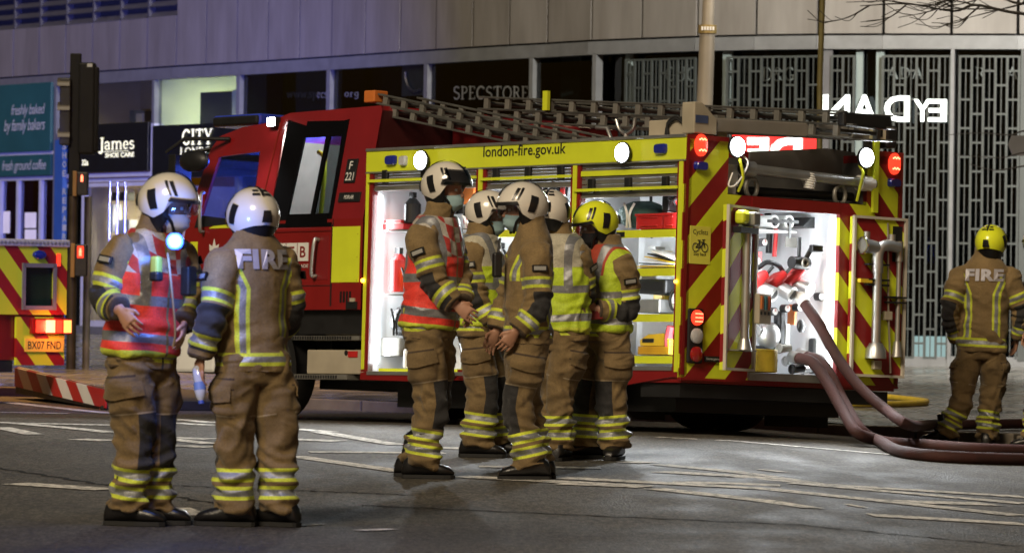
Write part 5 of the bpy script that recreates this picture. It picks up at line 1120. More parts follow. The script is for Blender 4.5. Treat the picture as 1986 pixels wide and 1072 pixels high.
# ------------------------------------------------------------------ second emergency vehicle at the left edge
VO = on_road(128, 775); VO = Vector((at(129, 600, 46).x, 46, zroad(-4.2, 46)))
VM = Matrix.Translation(VO) @ Matrix.Rotation(-.8555, 4, 'Z'); VMI = VM.to_3x3().transposed()
def V(px, py, x=0):                                         # rear plane of that vehicle: y negative to the left
    d = VMI @ ray(px, py); o = VMI @ (Vector((0, 0, HC)) - VO); t_ = (x - o.x) / d.x; p = o + d * t_; return p.y, p.z
veh = thing('rescue_truck', 'chevron striped emergency truck tail with number plate at the left edge', 'truck', matrix=VM)
def chev2():
    m, N, L, b = newmat('truck_chevrons'); sp = N.new('ShaderNodeSeparateXYZ'); L.new(N.new('ShaderNodeTexCoord').outputs['Object'], sp.inputs[0])
    t_ = nmath(N, L, 'ADD', sp.outputs[2], nmath(N, L, 'MULTIPLY', sp.outputs[1], 1.15))
    f = nmath(N, L, 'LESS_THAN', nmath(N, L, 'FRACT', nmath(N, L, 'DIVIDE', nmath(N, L, 'ADD', t_, 9.03), .44)), .42)
    L.new(nmix(N, L, f, YEL, (.3, .012, .014)), b.inputs['Base Color']); b.inputs['Roughness'].default_value = .4; return m
M_ch2 = chev2()
zt = V(60, 478)[1]; zb = V(60, 610)[1]; zl = V(60, 708)[1]; YL = -2.3
def vp(q, name, m, parent=None, **kw): return q.build(name, m, parent or veh, **kw)
(wy0, wz1), (wy1, wz0) = V(46, 516), V(104, 595)
q = MB().box((-.03, YL, zb), (0, wy0, zt)).box((-.03, wy1, zb), (0, 0, zt)).box((-.03, wy0, zb), (0, wy1, wz0)).box((-.03, wy0, wz1), (0, wy1, zt)); body = vp(q, 'rear_panel', M_ch2)
vp(MB().box((-5, YL, zl + .05), (-.04, -.0, zt)), 'load_body', M_red)
vp(MB().box((-.45, YL, zt), (.02, .02, zt + .07)), 'roof_edge', mat('white_tread_plate', (.7, .7, .68), .4, .2, var=.35, scale=30), bevel=.01)
q = MB()
for k in range(26): q.obox((.022, -.02 - k * .045, zt + .035), (.006, .03, .02), Matrix.Rotation(.6 if k % 2 else -.6, 3, 'X'))
vp(q, 'tread_pattern', M_alu)
fr_ = MB().box((.0, wy0 - .02, wz0 - .03), (.02, wy0 + .015, wz1 + .03)).box((.0, wy1 - .015, wz0 - .03), (.02, wy1 + .02, wz1 + .03)).box((.0, wy0, wz0 - .03), (.02, wy1, wz0 + .01)).box((.0, wy0, wz1 - .01), (.02, wy1, wz1 + .03)); wf = vp(fr_, 'rear_window', mat('grey_rubber_frame', (.2, .2, .21), .5))
vp(MB().box((-.034, wy0, wz0), (-.03, wy1, wz1)), 'pane', mat('dark_green_pane', (.01, .03, .022), .1), wf)
y_, z_ = V(75, 494); o = MB().loft([[(d_, y_ + .075 * r * math.cos(2 * math.pi * i / 14), z_ + .045 * r * math.sin(2 * math.pi * i / 14)) for i in range(14)] for d_, r in ((0, 1), (.03, .95), (.04, .7))]); vp(o, 'blue_warning_light', M_bluel, smooth=True)
y_, z_ = V(113, 504); vp(MB().box((0, y_ - .02, z_ - .06), (.012, y_ + .02, z_ + .06)), 'red_marker', M_redon)
(a0, z1_), (a1, z0_) = V(32, 614), V(119, 708); vp(MB().box((-.03, a0, z0_), (.004, a1 + .03, z1_)), 'lower_panel', M_ch2)
(a0, z1_), (a1, z0_) = V(56, 617), V(135, 648)
tl = vp(MB().box((.004, a0, z0_), (.05, a1, z1_)), 'tail_lamp', M_redl, bevel=.01); wdt = a1 - a0
for f0, f1, m_, nm in ((.1, .3, M_redon, 'tail_lens'), (.34, .56, M_redhot, 'stop_lens'), (.6, .74, M_redon, 'tail_lens'), (.78, .96, mat('lit_indicator', (.8, .2, .05), .3, var=0, emit=(1, .35, .08), es=2.5), 'indicator_lens')):
    vp(MB().box((.05, a0 + wdt * f0, z0_ + .015), (.056, a0 + wdt * f1, z1_ - .015)), nm, m_, tl)
lamp('tail_lamp_light', 'POINT', 6, (1, .2, .08), veh, (.14, a0 + wdt * .5, (z0_ + z1_) / 2), shadow_soft_size=.06)
(a0, z1_), (a1, z0_) = V(47, 656), V(121, 682); npl = vp(MB().box((.005, a0, z0_), (.02, a1, z1_)), 'number_plate', mat('plate_yellow', (.75, .48, .05), .4, var=.06, emit=(1, .6, .1), es=.12))
vp(put_text(MB(), text_geo('BX07 FND', bold=.012), (.021, a0 + .03, z0_ + .025), (0, a1 - a0 - .06, 0), (0, 0, z1_ - z0_ - .05)), 'registration', M_txtk, npl)
vp(MB().box((-3, YL, .3), (-.05, a0 - .1, zb)), 'underframe', M_blk)
for yy in (-1.1,):
    q = MB(); prof_ = [(-.14, .25), (-.14, .4), (-.1, .44), (.1, .44), (.14, .4), (.14, .25)]
    q.loft([[(-.75 + r * math.cos(2 * math.pi * i / 28), yy + a, .44 + r * math.sin(2 * math.pi * i / 28)) for i in range(28)] for a, r in prof_]); vp(q, 'wheel', M_rub, smooth=True)
    q = MB(); [q.loft([[(-4 + r * math.cos(2 * math.pi * i / 28), yy + a, .44 + r * math.sin(2 * math.pi * i / 28)) for i in range(28)] for a, r in prof_])]; vp(q, 'wheel', M_rub, smooth=True)
# tail-lift platform with red and white edge
A_, B_ = on_road(30, 772), on_road(207, 795)
la = thing('tail_lift', 'lowered tail lift platform with red and white striped edge', 'tail lift', A_); fl = Matrix.Translation(-A_)
d = (B_ - A_); d.z = 0; Ln = d.length; u_ = d.normalized(); nn = Vector((-u_.y, u_.x, 0)); nn = -nn if nn.x < 0 else nn
def lp(a, o, z): return A_ + u_ * a + nn * o + Vector((0, 0, z))
zl_ = lambda a: .12 - .1 * a / Ln
zh_ = lambda a: .31 - .13 * a / Ln
q = MB().prism([lp(0, 0, zl_(0) - .07), lp(Ln, 0, zl_(Ln) - .015), lp(Ln, 1.6, zl_(Ln) - .015), lp(0, 1.6, zl_(0) - .07)], (0, 0, .08)); q.build('platform', M_blk, la, frame=fl)
ns = 9
for k in range(ns):
    a0, a1 = Ln * k / ns, Ln * (k + 1) / ns; sk_ = .1
    b0, b1 = max(0, a0 - sk_ * 4), (a1 - sk_ * 4 if k < ns - 1 else Ln); q = MB().prism([lp(a0, -.012, zl_(a0)), lp(a1, -.012, zl_(a1)), lp(b1, -.012, zh_(b1)), lp(b0, -.012, zh_(b0))], nn * .02); q.build('edge_stripe', (M_redp, M_wht)[k % 2], la, frame=fl)
MB().box((-.12, -.1, 0), (.12, .1, .04)).build('foot_roller', M_rub, la, frame=fl @ Matrix.Translation(lp(Ln - .15, .1, 0)), bevel=.01)
q = MB().prism([lp(0, .012, zl_(0)), lp(Ln, .012, zl_(Ln)), lp(Ln, .012, zh_(Ln) + .012), lp(0, .012, zh_(0) + .012)], nn * .02); q.build('edge_rail', M_alu, la, frame=fl)
p = lp(Ln + .015, 0, .17); MB().obox(p, (.03, .03, .09)).build('edge_lamp', M_ambon, la, frame=fl)

# ------------------------------------------------------------------ street furniture
M_pole = mat('black_pole', (.006, .006, .006), .5, var=.3, scale=5, spec=.2); M_amb = mat('ochre_housing', (.2, .11, .03), .5)
YT = 55; base = at(141, 702, YT); base.z = zpave(base.x, YT)
tl = thing('traffic_light', 'black traffic light pole with two red-man pedestrian signals', 'traffic light', base); ft = Matrix.Translation(-base); SC = YT / F
def tq(px0, py0, px1, py1, d0, d1):
    a, b = at(px0, py0, YT), at(px1, py1, YT); return (a.x, YT + d0, b.z), (b.x, YT + d1, a.z)
c = at(142, 400, YT); MB().cyl((c.x, YT, base.z), (c.x, YT, at(142, 380, YT).z), .055, 16).build('pole', mat('weathered_pole', (.06, .045, .03), .4, .4, var=.5, scale=6), tl, frame=ft, smooth=True)
MB().box(*tq(136, 104, 155, 700, -.04, .05)).build('mast', M_pole, tl, frame=ft, bevel=.01) if False else MB().box(*tq(137, 104, 154, 380, -.05, .05)).build('mast', M_pole, tl, frame=ft, bevel=.01)
MB().box(*tq(134, 365, 149, 530, -.03, .05)).build('mast', M_pole, tl, frame=ft, bevel=.008)
MB().box(*tq(155, 122, 184, 300, -.12, .1)).box(*tq(182, 130, 190, 296, -.1, .08)).build('signal_head', M_pole, tl, frame=ft, bevel=.025)
a = at(176, 128, YT); MB().box((a.x - .03, YT - .125, a.z - .02), (a.x + .03, YT - .12, a.z + .02)).build('maker_label', M_greytxt, tl, frame=ft)
sh = MB().box(*tq(118, 152, 137, 282, -.1, .12)).build('signal_head', M_blk, tl, frame=ft, bevel=.015)
for py in (151, 198, 250):
    a = at(113, py, YT); b = at(137, py, YT); q = MB()
    q.loft([[(x, YT - .02 + .1 * math.cos(t_), a.z - .1 + .1 * math.sin(t_) - dz) for t_ in (math.pi * k / 10 for k in range(11))] for x, dz in ((a.x, .0), (b.x, .0))], cap=False, closed=False)
    q.build('visor', mat('tan_visor', (.07, .06, .045), .4), sh, smooth=True)
M_man = mat('lit_red_man', (.8, .1, .05), .4, var=0, emit=(1, .16, .08), es=5)
def pedsig(px0, py0, px1, py1, parent, hot):
    h = MB().box(*tq(px0 + 7, py0, px1, py1, -.1, .06)).build('pedestrian_signal', M_blk, parent, frame=ft, bevel=.012)
    MB().box(*tq(px0, py0 - 2, px0 + 7, py1 + 2, -.12, .06)).build('side_board', M_amb, h, bevel=.006)
    cx = (px0 + 7 + px1) / 2; hgt = (py1 - py0) * (.24 if hot else .3); t0 = py0 + (py1 - py0) * .12; q = MB()
    a = at(cx, t0, YT); s_ = hgt * SC
    q.ball((a.x, YT - .106, a.z - s_ * .1), s_ * .13, 8); q.tube([(a.x, YT - .106, a.z - s_ * .22), (a.x, YT - .106, a.z - s_ * .6)], s_ * .17, 8); q.tube([(a.x - s_ * .08, YT - .106, a.z - s_ * .6), (a.x - s_ * .1, YT - .106, a.z - s_)], s_ * .07, 6); q.tube([(a.x + s_ * .08, YT - .106, a.z - s_ * .6), (a.x + s_ * .1, YT - .106, a.z - s_)], s_ * .07, 6)
    q.build('red_man', M_man, h, frame=ft, smooth=True)
    if hot: MB().box(*tq(cx - 6, t0 - 4, cx + 6, t0 + hgt + 4, -.103, -.1)).build('lit_aspect', M_redon, h, frame=ft)
pedsig(143, 334, 171, 379, tl, False); pedsig(139, 474, 169, 536, tl, True)
c = at(166, 420, YT); MB().cyl((c.x, YT + .3, base.z), (c.x, YT + .3, at(166, 380, YT).z), .045, 12).build('back_pole', M_alud, tl, frame=ft, smooth=True)
# lamp post behind the engine, thin olive pole
YP = 52; b = at(1366, 760, YP); zb_ = zpave(b.x, YP); b.z = zb_
lpz = thing('lamp_post', 'tall pale grey lamp post rising behind the ladders', 'lamp post', b); fl2 = Matrix.Translation(-b)
tA, tB = at(1372, 60, YP), at(1377, 0, YP)
M_post = mat('pale_post', (.3, .27, .22), .45, .2, var=.3, scale=2)
q = MB().tube([(b.x, YP, zb_), (tA.x - .02, YP, tA.z - .8), (tA.x, YP, tA.z)], [.1, .088, .084], 18); q.build('lower_post', M_post, lpz, frame=fl2, smooth=True)
top = Vector((tA.x + .1, YP, 8.0)); MB().tube([(tA.x, YP, tA.z), top], [.066, .05], 16).build('upper_post', M_post, lpz, frame=fl2, smooth=True)
cl = MB().tube([(tA.x, YP, tA.z - .03), (tA.x, YP, tA.z + .06)], .1, 18).build('collar', mat('brass_band', (.4, .3, .12), .4, .5), lpz, frame=fl2, smooth=True)
for k in range(5): MB().box((tA.x - .07 + k * .03, YP - .104, tA.z), (tA.x - .05 + k * .03, YP - .1, tA.z + .04)).build('collar_mark', M_wht, cl, frame=fl2)
MB().tube([top, top + Vector((0, -.5, .15)), top + Vector((0, -1.4, .2))], .04, 10).build('arm', M_post, lpz, frame=fl2, smooth=True)
MB().box(top + Vector((-.12, -2.1, .15)), top + Vector((.12, -1.4, .27))).mi(1).box(top + Vector((-.1, -2.05, .145)), top + Vector((.1, -1.45, .15))).build('lantern', [M_alud, mat('lit_lantern', (1, .8, .5), .4, var=0, emit=(1, .75, .42), es=12)], lpz, frame=fl2)
lamp('lantern_light', 'SPOT', 420, (1, .72, .42), lpz, top + Vector((0, -1.75, .05)) - b, (0, .15, -1), spot_size=2.9, spot_blend=.5, shadow_soft_size=.15)
YQ = 50; b = at(1588, 770, YQ); b.z = zpave(b.x, YQ)
q = MB().tube([b, at(1590, 160, YQ), at(1597, -60, YQ)], .03, 12)
tag(q.build('thin_pole', mat('olive_pole', (.14, .12, .04), .45, .2, var=.3), None, origin=b, smooth=True), 'thin olive pole rising in front of the right-hand grilles', 'pole')
# street lamp on the right, just out of the picture, that lights the pale panels
b = Vector((9.5, 47, zpave(9.5, 47))); sl = thing('street_lamp', 'modern street lamp lighting the right end of the building', 'street lamp', b)
MB().tube([(0, 0, 0), (0, 0, 7.6)], [.09, .06], 14).build('post', M_post, sl, smooth=True); MB().tube([(0, 0, 7.6), (-.3, .3, 7.8), (-1.2, 1.2, 7.9)], .04, 10).build('arm', M_post, sl, smooth=True)
MB().box((-1.55, 1.1, 7.8), (-1.0, 1.55, 7.9)).mi(1).box((-1.5, 1.15, 7.79), (-1.05, 1.5, 7.8)).build('lantern', [M_alud, mat('lit_white_lantern', (1, 1, 1), .4, var=0, emit=(1, .95, .85), es=12)], sl)
lamp('street_lamp_light', 'SPOT', 22000, (1, .95, .86), sl, (-1.3, 1.3, 7.7), (-.35, 1, -.3), spot_size=1.5, spot_blend=.8, shadow_soft_size=.12)
# sodium street lamp whose orange light falls on the pavement at the left
b = Vector((-8.6, 53, zpave(-8.6, 53))); sl = thing('street_lamp', 'sodium street lamp lighting the left pavement orange', 'street lamp', b)
MB().tube([(0, 0, 0), (0, 0, 8.2)], [.09, .06], 14).build('post', M_post, sl, smooth=True); MB().tube([(0, 0, 8.2), (.6, -.3, 8.5), (3.2, -1.5, 8.6)], .045, 10).build('arm', M_post, sl, smooth=True)
MB().box((3.0, -1.7, 8.5), (3.7, -1.35, 8.62)).mi(1).box((3.05, -1.65, 8.49), (3.65, -1.4, 8.5)).build('lantern', [M_alud, mat('lit_sodium', (1, .6, .2), .4, var=0, emit=(1, .5, .12), es=12)], sl)
lamp('street_lamp_light', 'SPOT', 6000, (1, .5, .16), sl, (3.35, -1.52, 8.4), (.12, -.1, -1), spot_size=1.3, spot_blend=.8, shadow_soft_size=.12)
# road sign seen from behind at the right edge
p = at(1985, 281, 47); b = Vector((p.x + .12, 47, zpave(p.x, 47))); rs_ = thing('road_sign', 'back of a small grey road sign at the right edge', 'sign', b); fr_ = Matrix.Translation(-b)
pts = [at(x, y, 47) for x, y in ((1955, 281), (1962, 263), (2040, 263), (2047, 281), (2040, 302), (1964, 302))]; MB().prism(pts, (0, .03, 0)).build('sign_plate', mat('grey_sign_back', (.13, .135, .14), .5, .3), rs_, frame=fr_)
MB().cyl(b + Vector((0, .06, 0)), Vector((b.x, 47.06, p.z + .3)), .035, 10).build('post', M_alud, rs_, frame=fr_, smooth=True)
# bare tree whose twigs reach in from the right
YB = 46; b = Vector((8.2, YB, zpave(8.2, YB))); tree = thing('bare_tree', 'bare winter tree with thin dark twigs reaching in at upper right', 'tree', b); fr_ = Matrix.Translation(-b)
M_bark = mat('dark_bark', (.02, .017, .014), .8, var=.3)
MB().tube([b, b + Vector((.05, 0, 1.6)), b + Vector((-.05, .1, 3.4)), b + Vector((.1, .1, 5.4))], [.13, .11, .09, .05], 12).build('trunk', M_bark, tree, frame=fr_, smooth=True)
cr = MB(); random.seed(4)
def branch(pts, r, lev=0, thin=0):
    P_ = bezier(pts, 5); n_ = len(P_); cr.tube(P_, [max(.004, r * (1 - .8 * i / n_)) for i in range(n_)], 6)
    if lev < 2 - thin:
        for k in range(6 if lev == 0 else 4):
            i = random.randrange(n_ // 4, n_ - 1); s_ = P_[i]; d_ = (P_[min(i + 2, n_ - 1)] - P_[i - 1]).normalized(); ln = random.uniform(.35, .8) * (1 if lev == 0 else .45)
            d2 = (d_ + Vector((random.uniform(-.5, .2), random.uniform(-.3, .3), random.uniform(-.7, .6)))).normalized()
            branch([s_, s_ + d2 * ln * .5 + Vector((0, 0, random.uniform(-.05, .05))), s_ + d2 * ln + Vector((-.05, 0, random.uniform(.0, .1)))], max(.006, r * .45), lev + 1, thin)
for pts in ([(2060, 40), (1960, 24), (1890, 10), (1850, 22), (1760, 8), (1668, 12)], [(2060, 10), (1980, 8), (1930, -6), (1850, -10)], [(2060, 320), (1990, 322), (1930, 330), (1880, 318)], [(2060, 262), (1960, 262), (1900, 258), (1835, 262)], [(2080, 300), (1990, 296), (1940, 306), (1850, 300)]):
    P_ = [at(x, y, YB + .1 * k) for k, (x, y) in enumerate(pts)]; root = b + Vector((0, .1, max(1.8, P_[0].z - b.z - .5))); branch([root] + P_, .022 if pts[0][1] < 100 else .012, 0, 0 if pts[0][1] < 100 else 2)
cr.build('crown', M_bark, tree, frame=fr_)
# ------------------------------------------------------------------ people
TAN = (.21, .14, .056); TAN2 = (.178, .118, .048); SIL = (.32, .33, .35); LIM = (.6, .68, .05); DKP = (.02, .019, .02)
def attr(N, nm): a = N.new('ShaderNodeAttribute'); a.attribute_name = nm; return a.outputs['Fac']
def band(N, L, x, c, hw): return nmath(N, L, 'COMPARE', x, c, hw)
def rng(N, L, x, a, b): return nmath(N, L, 'MULTIPLY', nmath(N, L, 'GREATER_THAN', x, a), nmath(N, L, 'LESS_THAN', x, b))
def mul(N, L, *a):
    r = a[0]
    for k in a[1:]: r = nmath(N, L, 'MULTIPLY', r, k)
    return r
def cloth_out(N, L, b, col, rough=.8, silver=None, bump=.25):
    nz = nnoise(N, L, 7, 5); nf = nnoise(N, L, 260, 2)
    c = nmix(N, L, .8, col, nramp(N, L, nz, (.3, .62), (.66, 1.08)), 'MULTIPLY'); c = nmix(N, L, .7, c, nramp(N, L, nnoise(N, L, 110, 3), (.3, .72), (.7, 1.2)), 'MULTIPLY'); L.new(c, b.inputs['Base Color'])
    if silver is not None: L.new(nmath(N, L, 'MULTIPLY_ADD', silver, -.42, rough), b.inputs['Roughness']); L.new(nmath(N, L, 'MULTIPLY', silver, .45), b.inputs['Metallic'])
    else: b.inputs['Roughness'].default_value = rough
    b.inputs['Sheen Weight'].default_value = .12
    rd = N.new('ShaderNodeTexNoise'); rd.noise_type = 'RIDGED_MULTIFRACTAL'; rd.inputs['Scale'].default_value = 5.5; rd.inputs['Detail'].default_value = 4; rd.inputs['Distortion'].default_value = .9
    mp = N.new('ShaderNodeMapping'); mp.inputs['Scale'].default_value = (1.1, 1.1, 1.9); mp.inputs['Rotation'].default_value = (.5, .4, .3); L.new(N.new('ShaderNodeTexCoord').outputs['Object'], mp.inputs[0]); L.new(mp.outputs[0], rd.inputs['Vector'])
    b1 = N.new('ShaderNodeBump'); b1.inputs['Strength'].default_value = min(1, bump * 2.2); b1.inputs['Distance'].default_value = .022; L.new(rd.outputs[0], b1.inputs['Height'])
    b2 = N.new('ShaderNodeBump'); b2.inputs['Strength'].default_value = .5; b2.inputs['Distance'].default_value = .01; L.new(nmix(N, L, .5, nnoise(N, L, 40, 5), nf), b2.inputs['Height']); L.new(b1.outputs[0], b2.inputs['Normal']); L.new(b2.outputs[0], b.inputs['Normal'])
def triple(N, L, col, x, c, mask=None, hw=.036, hs=.017, sil=None):
    y = band(N, L, x, c, hw); s = band(N, L, x, c, hs)
    if mask is not None: y, s = mul(N, L, y, mask), mul(N, L, s, mask)
    col = nmix(N, L, y, col, LIM); col = nmix(N, L, s, col, SIL)
    return col, (s if sil is None else nmath(N, L, 'MAXIMUM', sil, s))
def coat_torso(tan):
    m, N, L, b = newmat('turnout_coat'); th, tl, tf = attr(N, 'th'), attr(N, 'tl'), attr(N, 'tf')
    col = N.new('ShaderNodeRGB'); col.outputs[0].default_value = (*tan, 1); col = col.outputs[0]
    al = nmath(N, L, 'ABSOLUTE', tl); back = nmath(N, L, 'LESS_THAN', tf, 0); front = nmath(N, L, 'GREATER_THAN', tf, .02)
    al2 = nmath(N, L, 'ADD', al, nmath(N, L, 'MULTIPLY', nmath(N, L, 'MAXIMUM', nmath(N, L, 'SUBTRACT', th, .44), 0), -.45))
    col, s1 = triple(N, L, col, al2, .118, mul(N, L, back, rng(N, L, th, .08, .6)), .033, .014)
    col, s1 = triple(N, L, col, al2, .12, mul(N, L, front, rng(N, L, th, .38, .54)), .033, .014, s1)
    col, s1 = triple(N, L, col, th, .075, None, .034, .015, s1)
    zip_ = mul(N, L, band(N, L, tl, .0, .006), front); col = nmix(N, L, zip_, col, (.03, .03, .03))
    hem = nmath(N, L, 'LESS_THAN', th, .006); col = nmix(N, L, hem, col, (.08, .05, .025))
    cloth_out(N, L, b, col, .82, s1); return m
def coat_arm(tan):
    m, N, L, b = newmat('turnout_sleeve'); ad, ac, aa = attr(N, 'ad'), attr(N, 'ac'), attr(N, 'aa')
    col = N.new('ShaderNodeRGB'); col.outputs[0].default_value = (*tan, 1); col = col.outputs[0]
    patch = mul(N, L, rng(N, L, attr(N, 'ae'), -.07, .15), nmath(N, L, 'GREATER_THAN', aa, .28)); col = nmix(N, L, patch, col, DKP)
    col, s1 = triple(N, L, col, ad, .17, None, .034, .015); col, s1 = triple(N, L, col, ac, .085, None, .034, .015, s1)
    cuff = nmath(N, L, 'LESS_THAN', ac, .012); col = nmix(N, L, cuff, col, (.07, .045, .025))
    cloth_out(N, L, b, col, .82, s1); return m
def trouser(tan, leg):
    m, N, L, b = newmat('turnout_trousers'); col = N.new('ShaderNodeRGB'); col.outputs[0].default_value = (*tan, 1); col = col.outputs[0]; s1 = None
    if leg:
        le, lk, la, lo = attr(N, 'le'), attr(N, 'lk'), attr(N, 'la'), attr(N, 'lo')
        kn = mul(N, L, rng(N, L, lk, -.13, .15), nmath(N, L, 'GREATER_THAN', la, .42))
        seam = mul(N, L, band(N, L, lk, -.135, .004), nmath(N, L, 'GREATER_THAN', la, -.9)); col = nmix(N, L, nmath(N, L, 'MULTIPLY', seam, .5), col, (.5, .42, .3))
        pk = mul(N, L, nmath(N, L, 'GREATER_THAN', lo, .55), rng(N, L, lk, -.32, -.14))
        pke = mul(N, L, nmath(N, L, 'GREATER_THAN', lo, .5), nmath(N, L, 'ADD', band(N, L, lk, -.325, .006), band(N, L, lk, -.272, .004)))
        col = nmix(N, L, nmath(N, L, 'MULTIPLY', pk, .18), col, (.1, .06, .03)); col = nmix(N, L, pke, col, (.05, .03, .015))
        col = nmix(N, L, kn, col, DKP)
        col, s1 = triple(N, L, col, le, .095, None, .034, .016); col, s1 = triple(N, L, col, le, .185, None, .034, .016, s1)
    cloth_out(N, L, b, col, .85, s1, .35); return m
def vestmat(kind):
    m, N, L, b = newmat(kind + '_vest'); th, tl, tf = attr(N, 'th'), attr(N, 'tl'), attr(N, 'tf'); al = nmath(N, L, 'ABSOLUTE', tl)
    base = (.85, .05, .03) if kind == 'red' else (.5, .66, .02)
    col = N.new('ShaderNodeRGB'); col.outputs[0].default_value = (*base, 1); col = col.outputs[0]
    s1 = band(N, L, th, .155, .025); s1 = nmath(N, L, 'MAXIMUM', s1, band(N, L, th, .35, .025))
    s1 = nmath(N, L, 'MAXIMUM', s1, mul(N, L, band(N, L, al, .12, .024), nmath(N, L, 'GREATER_THAN', th, .35)))
    up = nmath(N, L, 'GREATER_THAN', th, .49)
    if kind in ('red', 'redyellow'):
        ck = N.new('ShaderNodeTexChecker'); ck.inputs['Scale'].default_value = 1; cmb = N.new('ShaderNodeCombineXYZ')
        L.new(nmath(N, L, 'MULTIPLY', tl, 16), cmb.inputs[0]); L.new(nmath(N, L, 'MULTIPLY', nmath(N, L, 'ADD', th, nmath(N, L, 'MULTIPLY', tf, .8)), 16), cmb.inputs[1]); cmb.inputs[2].default_value = .5
        L.new(cmb.outputs[0], ck.inputs[0]); ck.inputs[1].default_value = (.5, .47, .42, 1); ck.inputs[2].default_value = (.45, .03, .025, 1)
        col = nmix(N, L, up, col, ck.outputs[0]) if kind == 'red' else nmix(N, L, mul(N, L, up, nmath(N, L, 'LESS_THAN', al, .16)), col, (.42, .05, .02))
    elif kind == 'yellow': col = nmix(N, L, up, col, (.46, .43, .33))
    col = nmix(N, L, s1, col, SIL)
    col = nmix(N, L, nmath(N, L, 'LESS_THAN', th, .09), col, LIM)
    zp = mul(N, L, band(N, L, tl, .0, .007), nmath(N, L, 'GREATER_THAN', tf, 0)); col = nmix(N, L, zp, col, (.25, .22, .1))
    cloth_out(N, L, b, col, .6, s1, .5); return m
M_ct, M_ca, M_tl, M_th_ = coat_torso(TAN), coat_arm(TAN), trouser(TAN2, True), trouser(TAN2, False)
M_skin = mat('skin', (.42, .22, .14), .5, var=.15, scale=12)
M_boot = mat('boot_leather', (.012, .011, .011), .32, var=.4, scale=12, bump=.2)
M_hw = mat('white_helmet', (.74, .7, .62), .22, var=.12, scale=7, coat=.6); M_hy = mat('yellow_helmet', (.8, .88, .03), .25, var=.12, scale=7, coat=.6)
M_visor = glassmat('smoked_visor', (.16, .16, .17), 1.0, .05); M_visc = glassmat('clear_visor', (.62, .62, .64), .8, .05); M_hblk = mat('helmet_black', (.012, .012, .013), .3, var=.2)
M_mask = mat('mask_blue', (.3, .45, .48), .8, var=.12); M_maskw = mat('mask_grey', (.5, .52, .55), .8, var=.1); M_maskb = mat('mask_black', (.012, .013, .018), .8)
M_fire = mat('fire_lettering', (.46, .45, .5), .4, .2, var=.25, scale=20); M_badge = mat('badge_grey', (.35, .35, .33), .5)
FIRE = text_geo('FIRE', bold=.05, spacing=1.08)

def fuse(mb, voxel, it=2):
    me = bpy.data.meshes.new('f'); me.from_pydata(mb.v, [], mb.f); ob = bpy.data.objects.new('f', me); COL.objects.link(ob)
    md = ob.modifiers.new('r', 'REMESH'); md.mode = 'VOXEL'; md.voxel_size = voxel
    bpy.context.view_layer.update(); m2 = bpy.data.meshes.new_from_object(ob.evaluated_get(bpy.context.evaluated_depsgraph_get()))
    bpy.data.objects.remove(ob); bpy.data.meshes.remove(me)
    n = len(m2.vertices); V_ = np.empty(n * 3); m2.vertices.foreach_get('co', V_); V_ = V_.reshape(-1, 3)
    E_ = np.empty(len(m2.edges) * 2, int); m2.edges.foreach_get('vertices', E_); E_ = E_.reshape(-1, 2); deg = np.bincount(E_.ravel(), minlength=n).reshape(-1, 1)
    for _ in range(it):
        acc = np.zeros_like(V_); np.add.at(acc, E_[:, 0], V_[E_[:, 1]]); np.add.at(acc, E_[:, 1], V_[E_[:, 0]]); V_ = .45 * V_ + .55 * acc / np.maximum(deg, 1)
    m2.vertices.foreach_set('co', V_.ravel()); m2.update(); return m2, V_
def normals(me):
    a = np.empty(len(me.vertices) * 3); me.vertices.foreach_get('normal', a); return a.reshape(-1, 3)
def fattr(me, nm, arr): a = me.attributes.new(nm, 'FLOAT', 'POINT'); a.data.foreach_set('value', np.ascontiguousarray(arr, dtype=np.float32))
def crease(V_, s, seed, ax):
    """sharp ridged folds stretched along an axis"""
    ax = np.array(ax); out = np.empty(len(V_)); al = V_ @ ax; pr = V_ - al[:, None] * ax * .55
    for i, p in enumerate(pr):
        q = Vector((p[0] * s + seed, p[1] * s - seed, p[2] * s)); w = noise.noise(q * .45) * 1.4; out[i] = 1 - abs(noise.noise(q + Vector((w, w * .7, -w)))) * 2.4
    return np.clip(out, -1, 1)
def nz3(V_, s, seed): return np.array([noise.noise(Vector((p[0] * s + seed, p[1] * s, p[2] * s))) for p in V_])
def poly_param(V_, pts):
    """nearest point on a polyline: arclength, distance, offset vector"""
    P_ = np.array([list(p) for p in pts]); best = np.full(len(V_), 1e9); t_ = np.zeros(len(V_)); off = np.zeros_like(V_); acc = 0
    for a, b in zip(P_, P_[1:]):
        d = b - a; L2 = (d ** 2).sum(); s = np.clip(((V_ - a) @ d) / L2, 0, 1); q = a + s[:, None] * d; o = V_ - q; dist = np.linalg.norm(o, axis=1); k = dist < best
        best[k] = dist[k]; t_[k] = acc + s[k] * math.sqrt(L2); off[k] = o[k]; acc += math.sqrt(L2)
    return t_, best, off, acc
def ering(c, A, B, n=18): return [c + A * math.cos(2 * math.pi * i / n) + B * math.sin(2 * math.pi * i / n) for i in range(n)]
def limb(mb, pts, rad, lat, n=18):
    rings = []
    for i, p in enumerate(pts):
        d = (pts[min(i + 1, len(pts) - 1)] - pts[max(0, i - 1)]).normalized(); f = d.cross(lat).normalized(); l2 = f.cross(d).normalized(); a, b = rad[i]
        rings.append(ering(p, l2 * a, f * b, n))
    mb.loft(rings)
def resample(pts, rads, n):
    P_ = bezier(pts, n); out = []
    for i in range(len(P_)):
        t_ = i / n; k = min(int(t_), len(rads) - 2); u_ = t_ - k; a, b = rads[k], rads[k + 1]; out.append((a[0] + (b[0] - a[0]) * u_, a[1] + (b[1] - a[1]) * u_))
    return P_, out
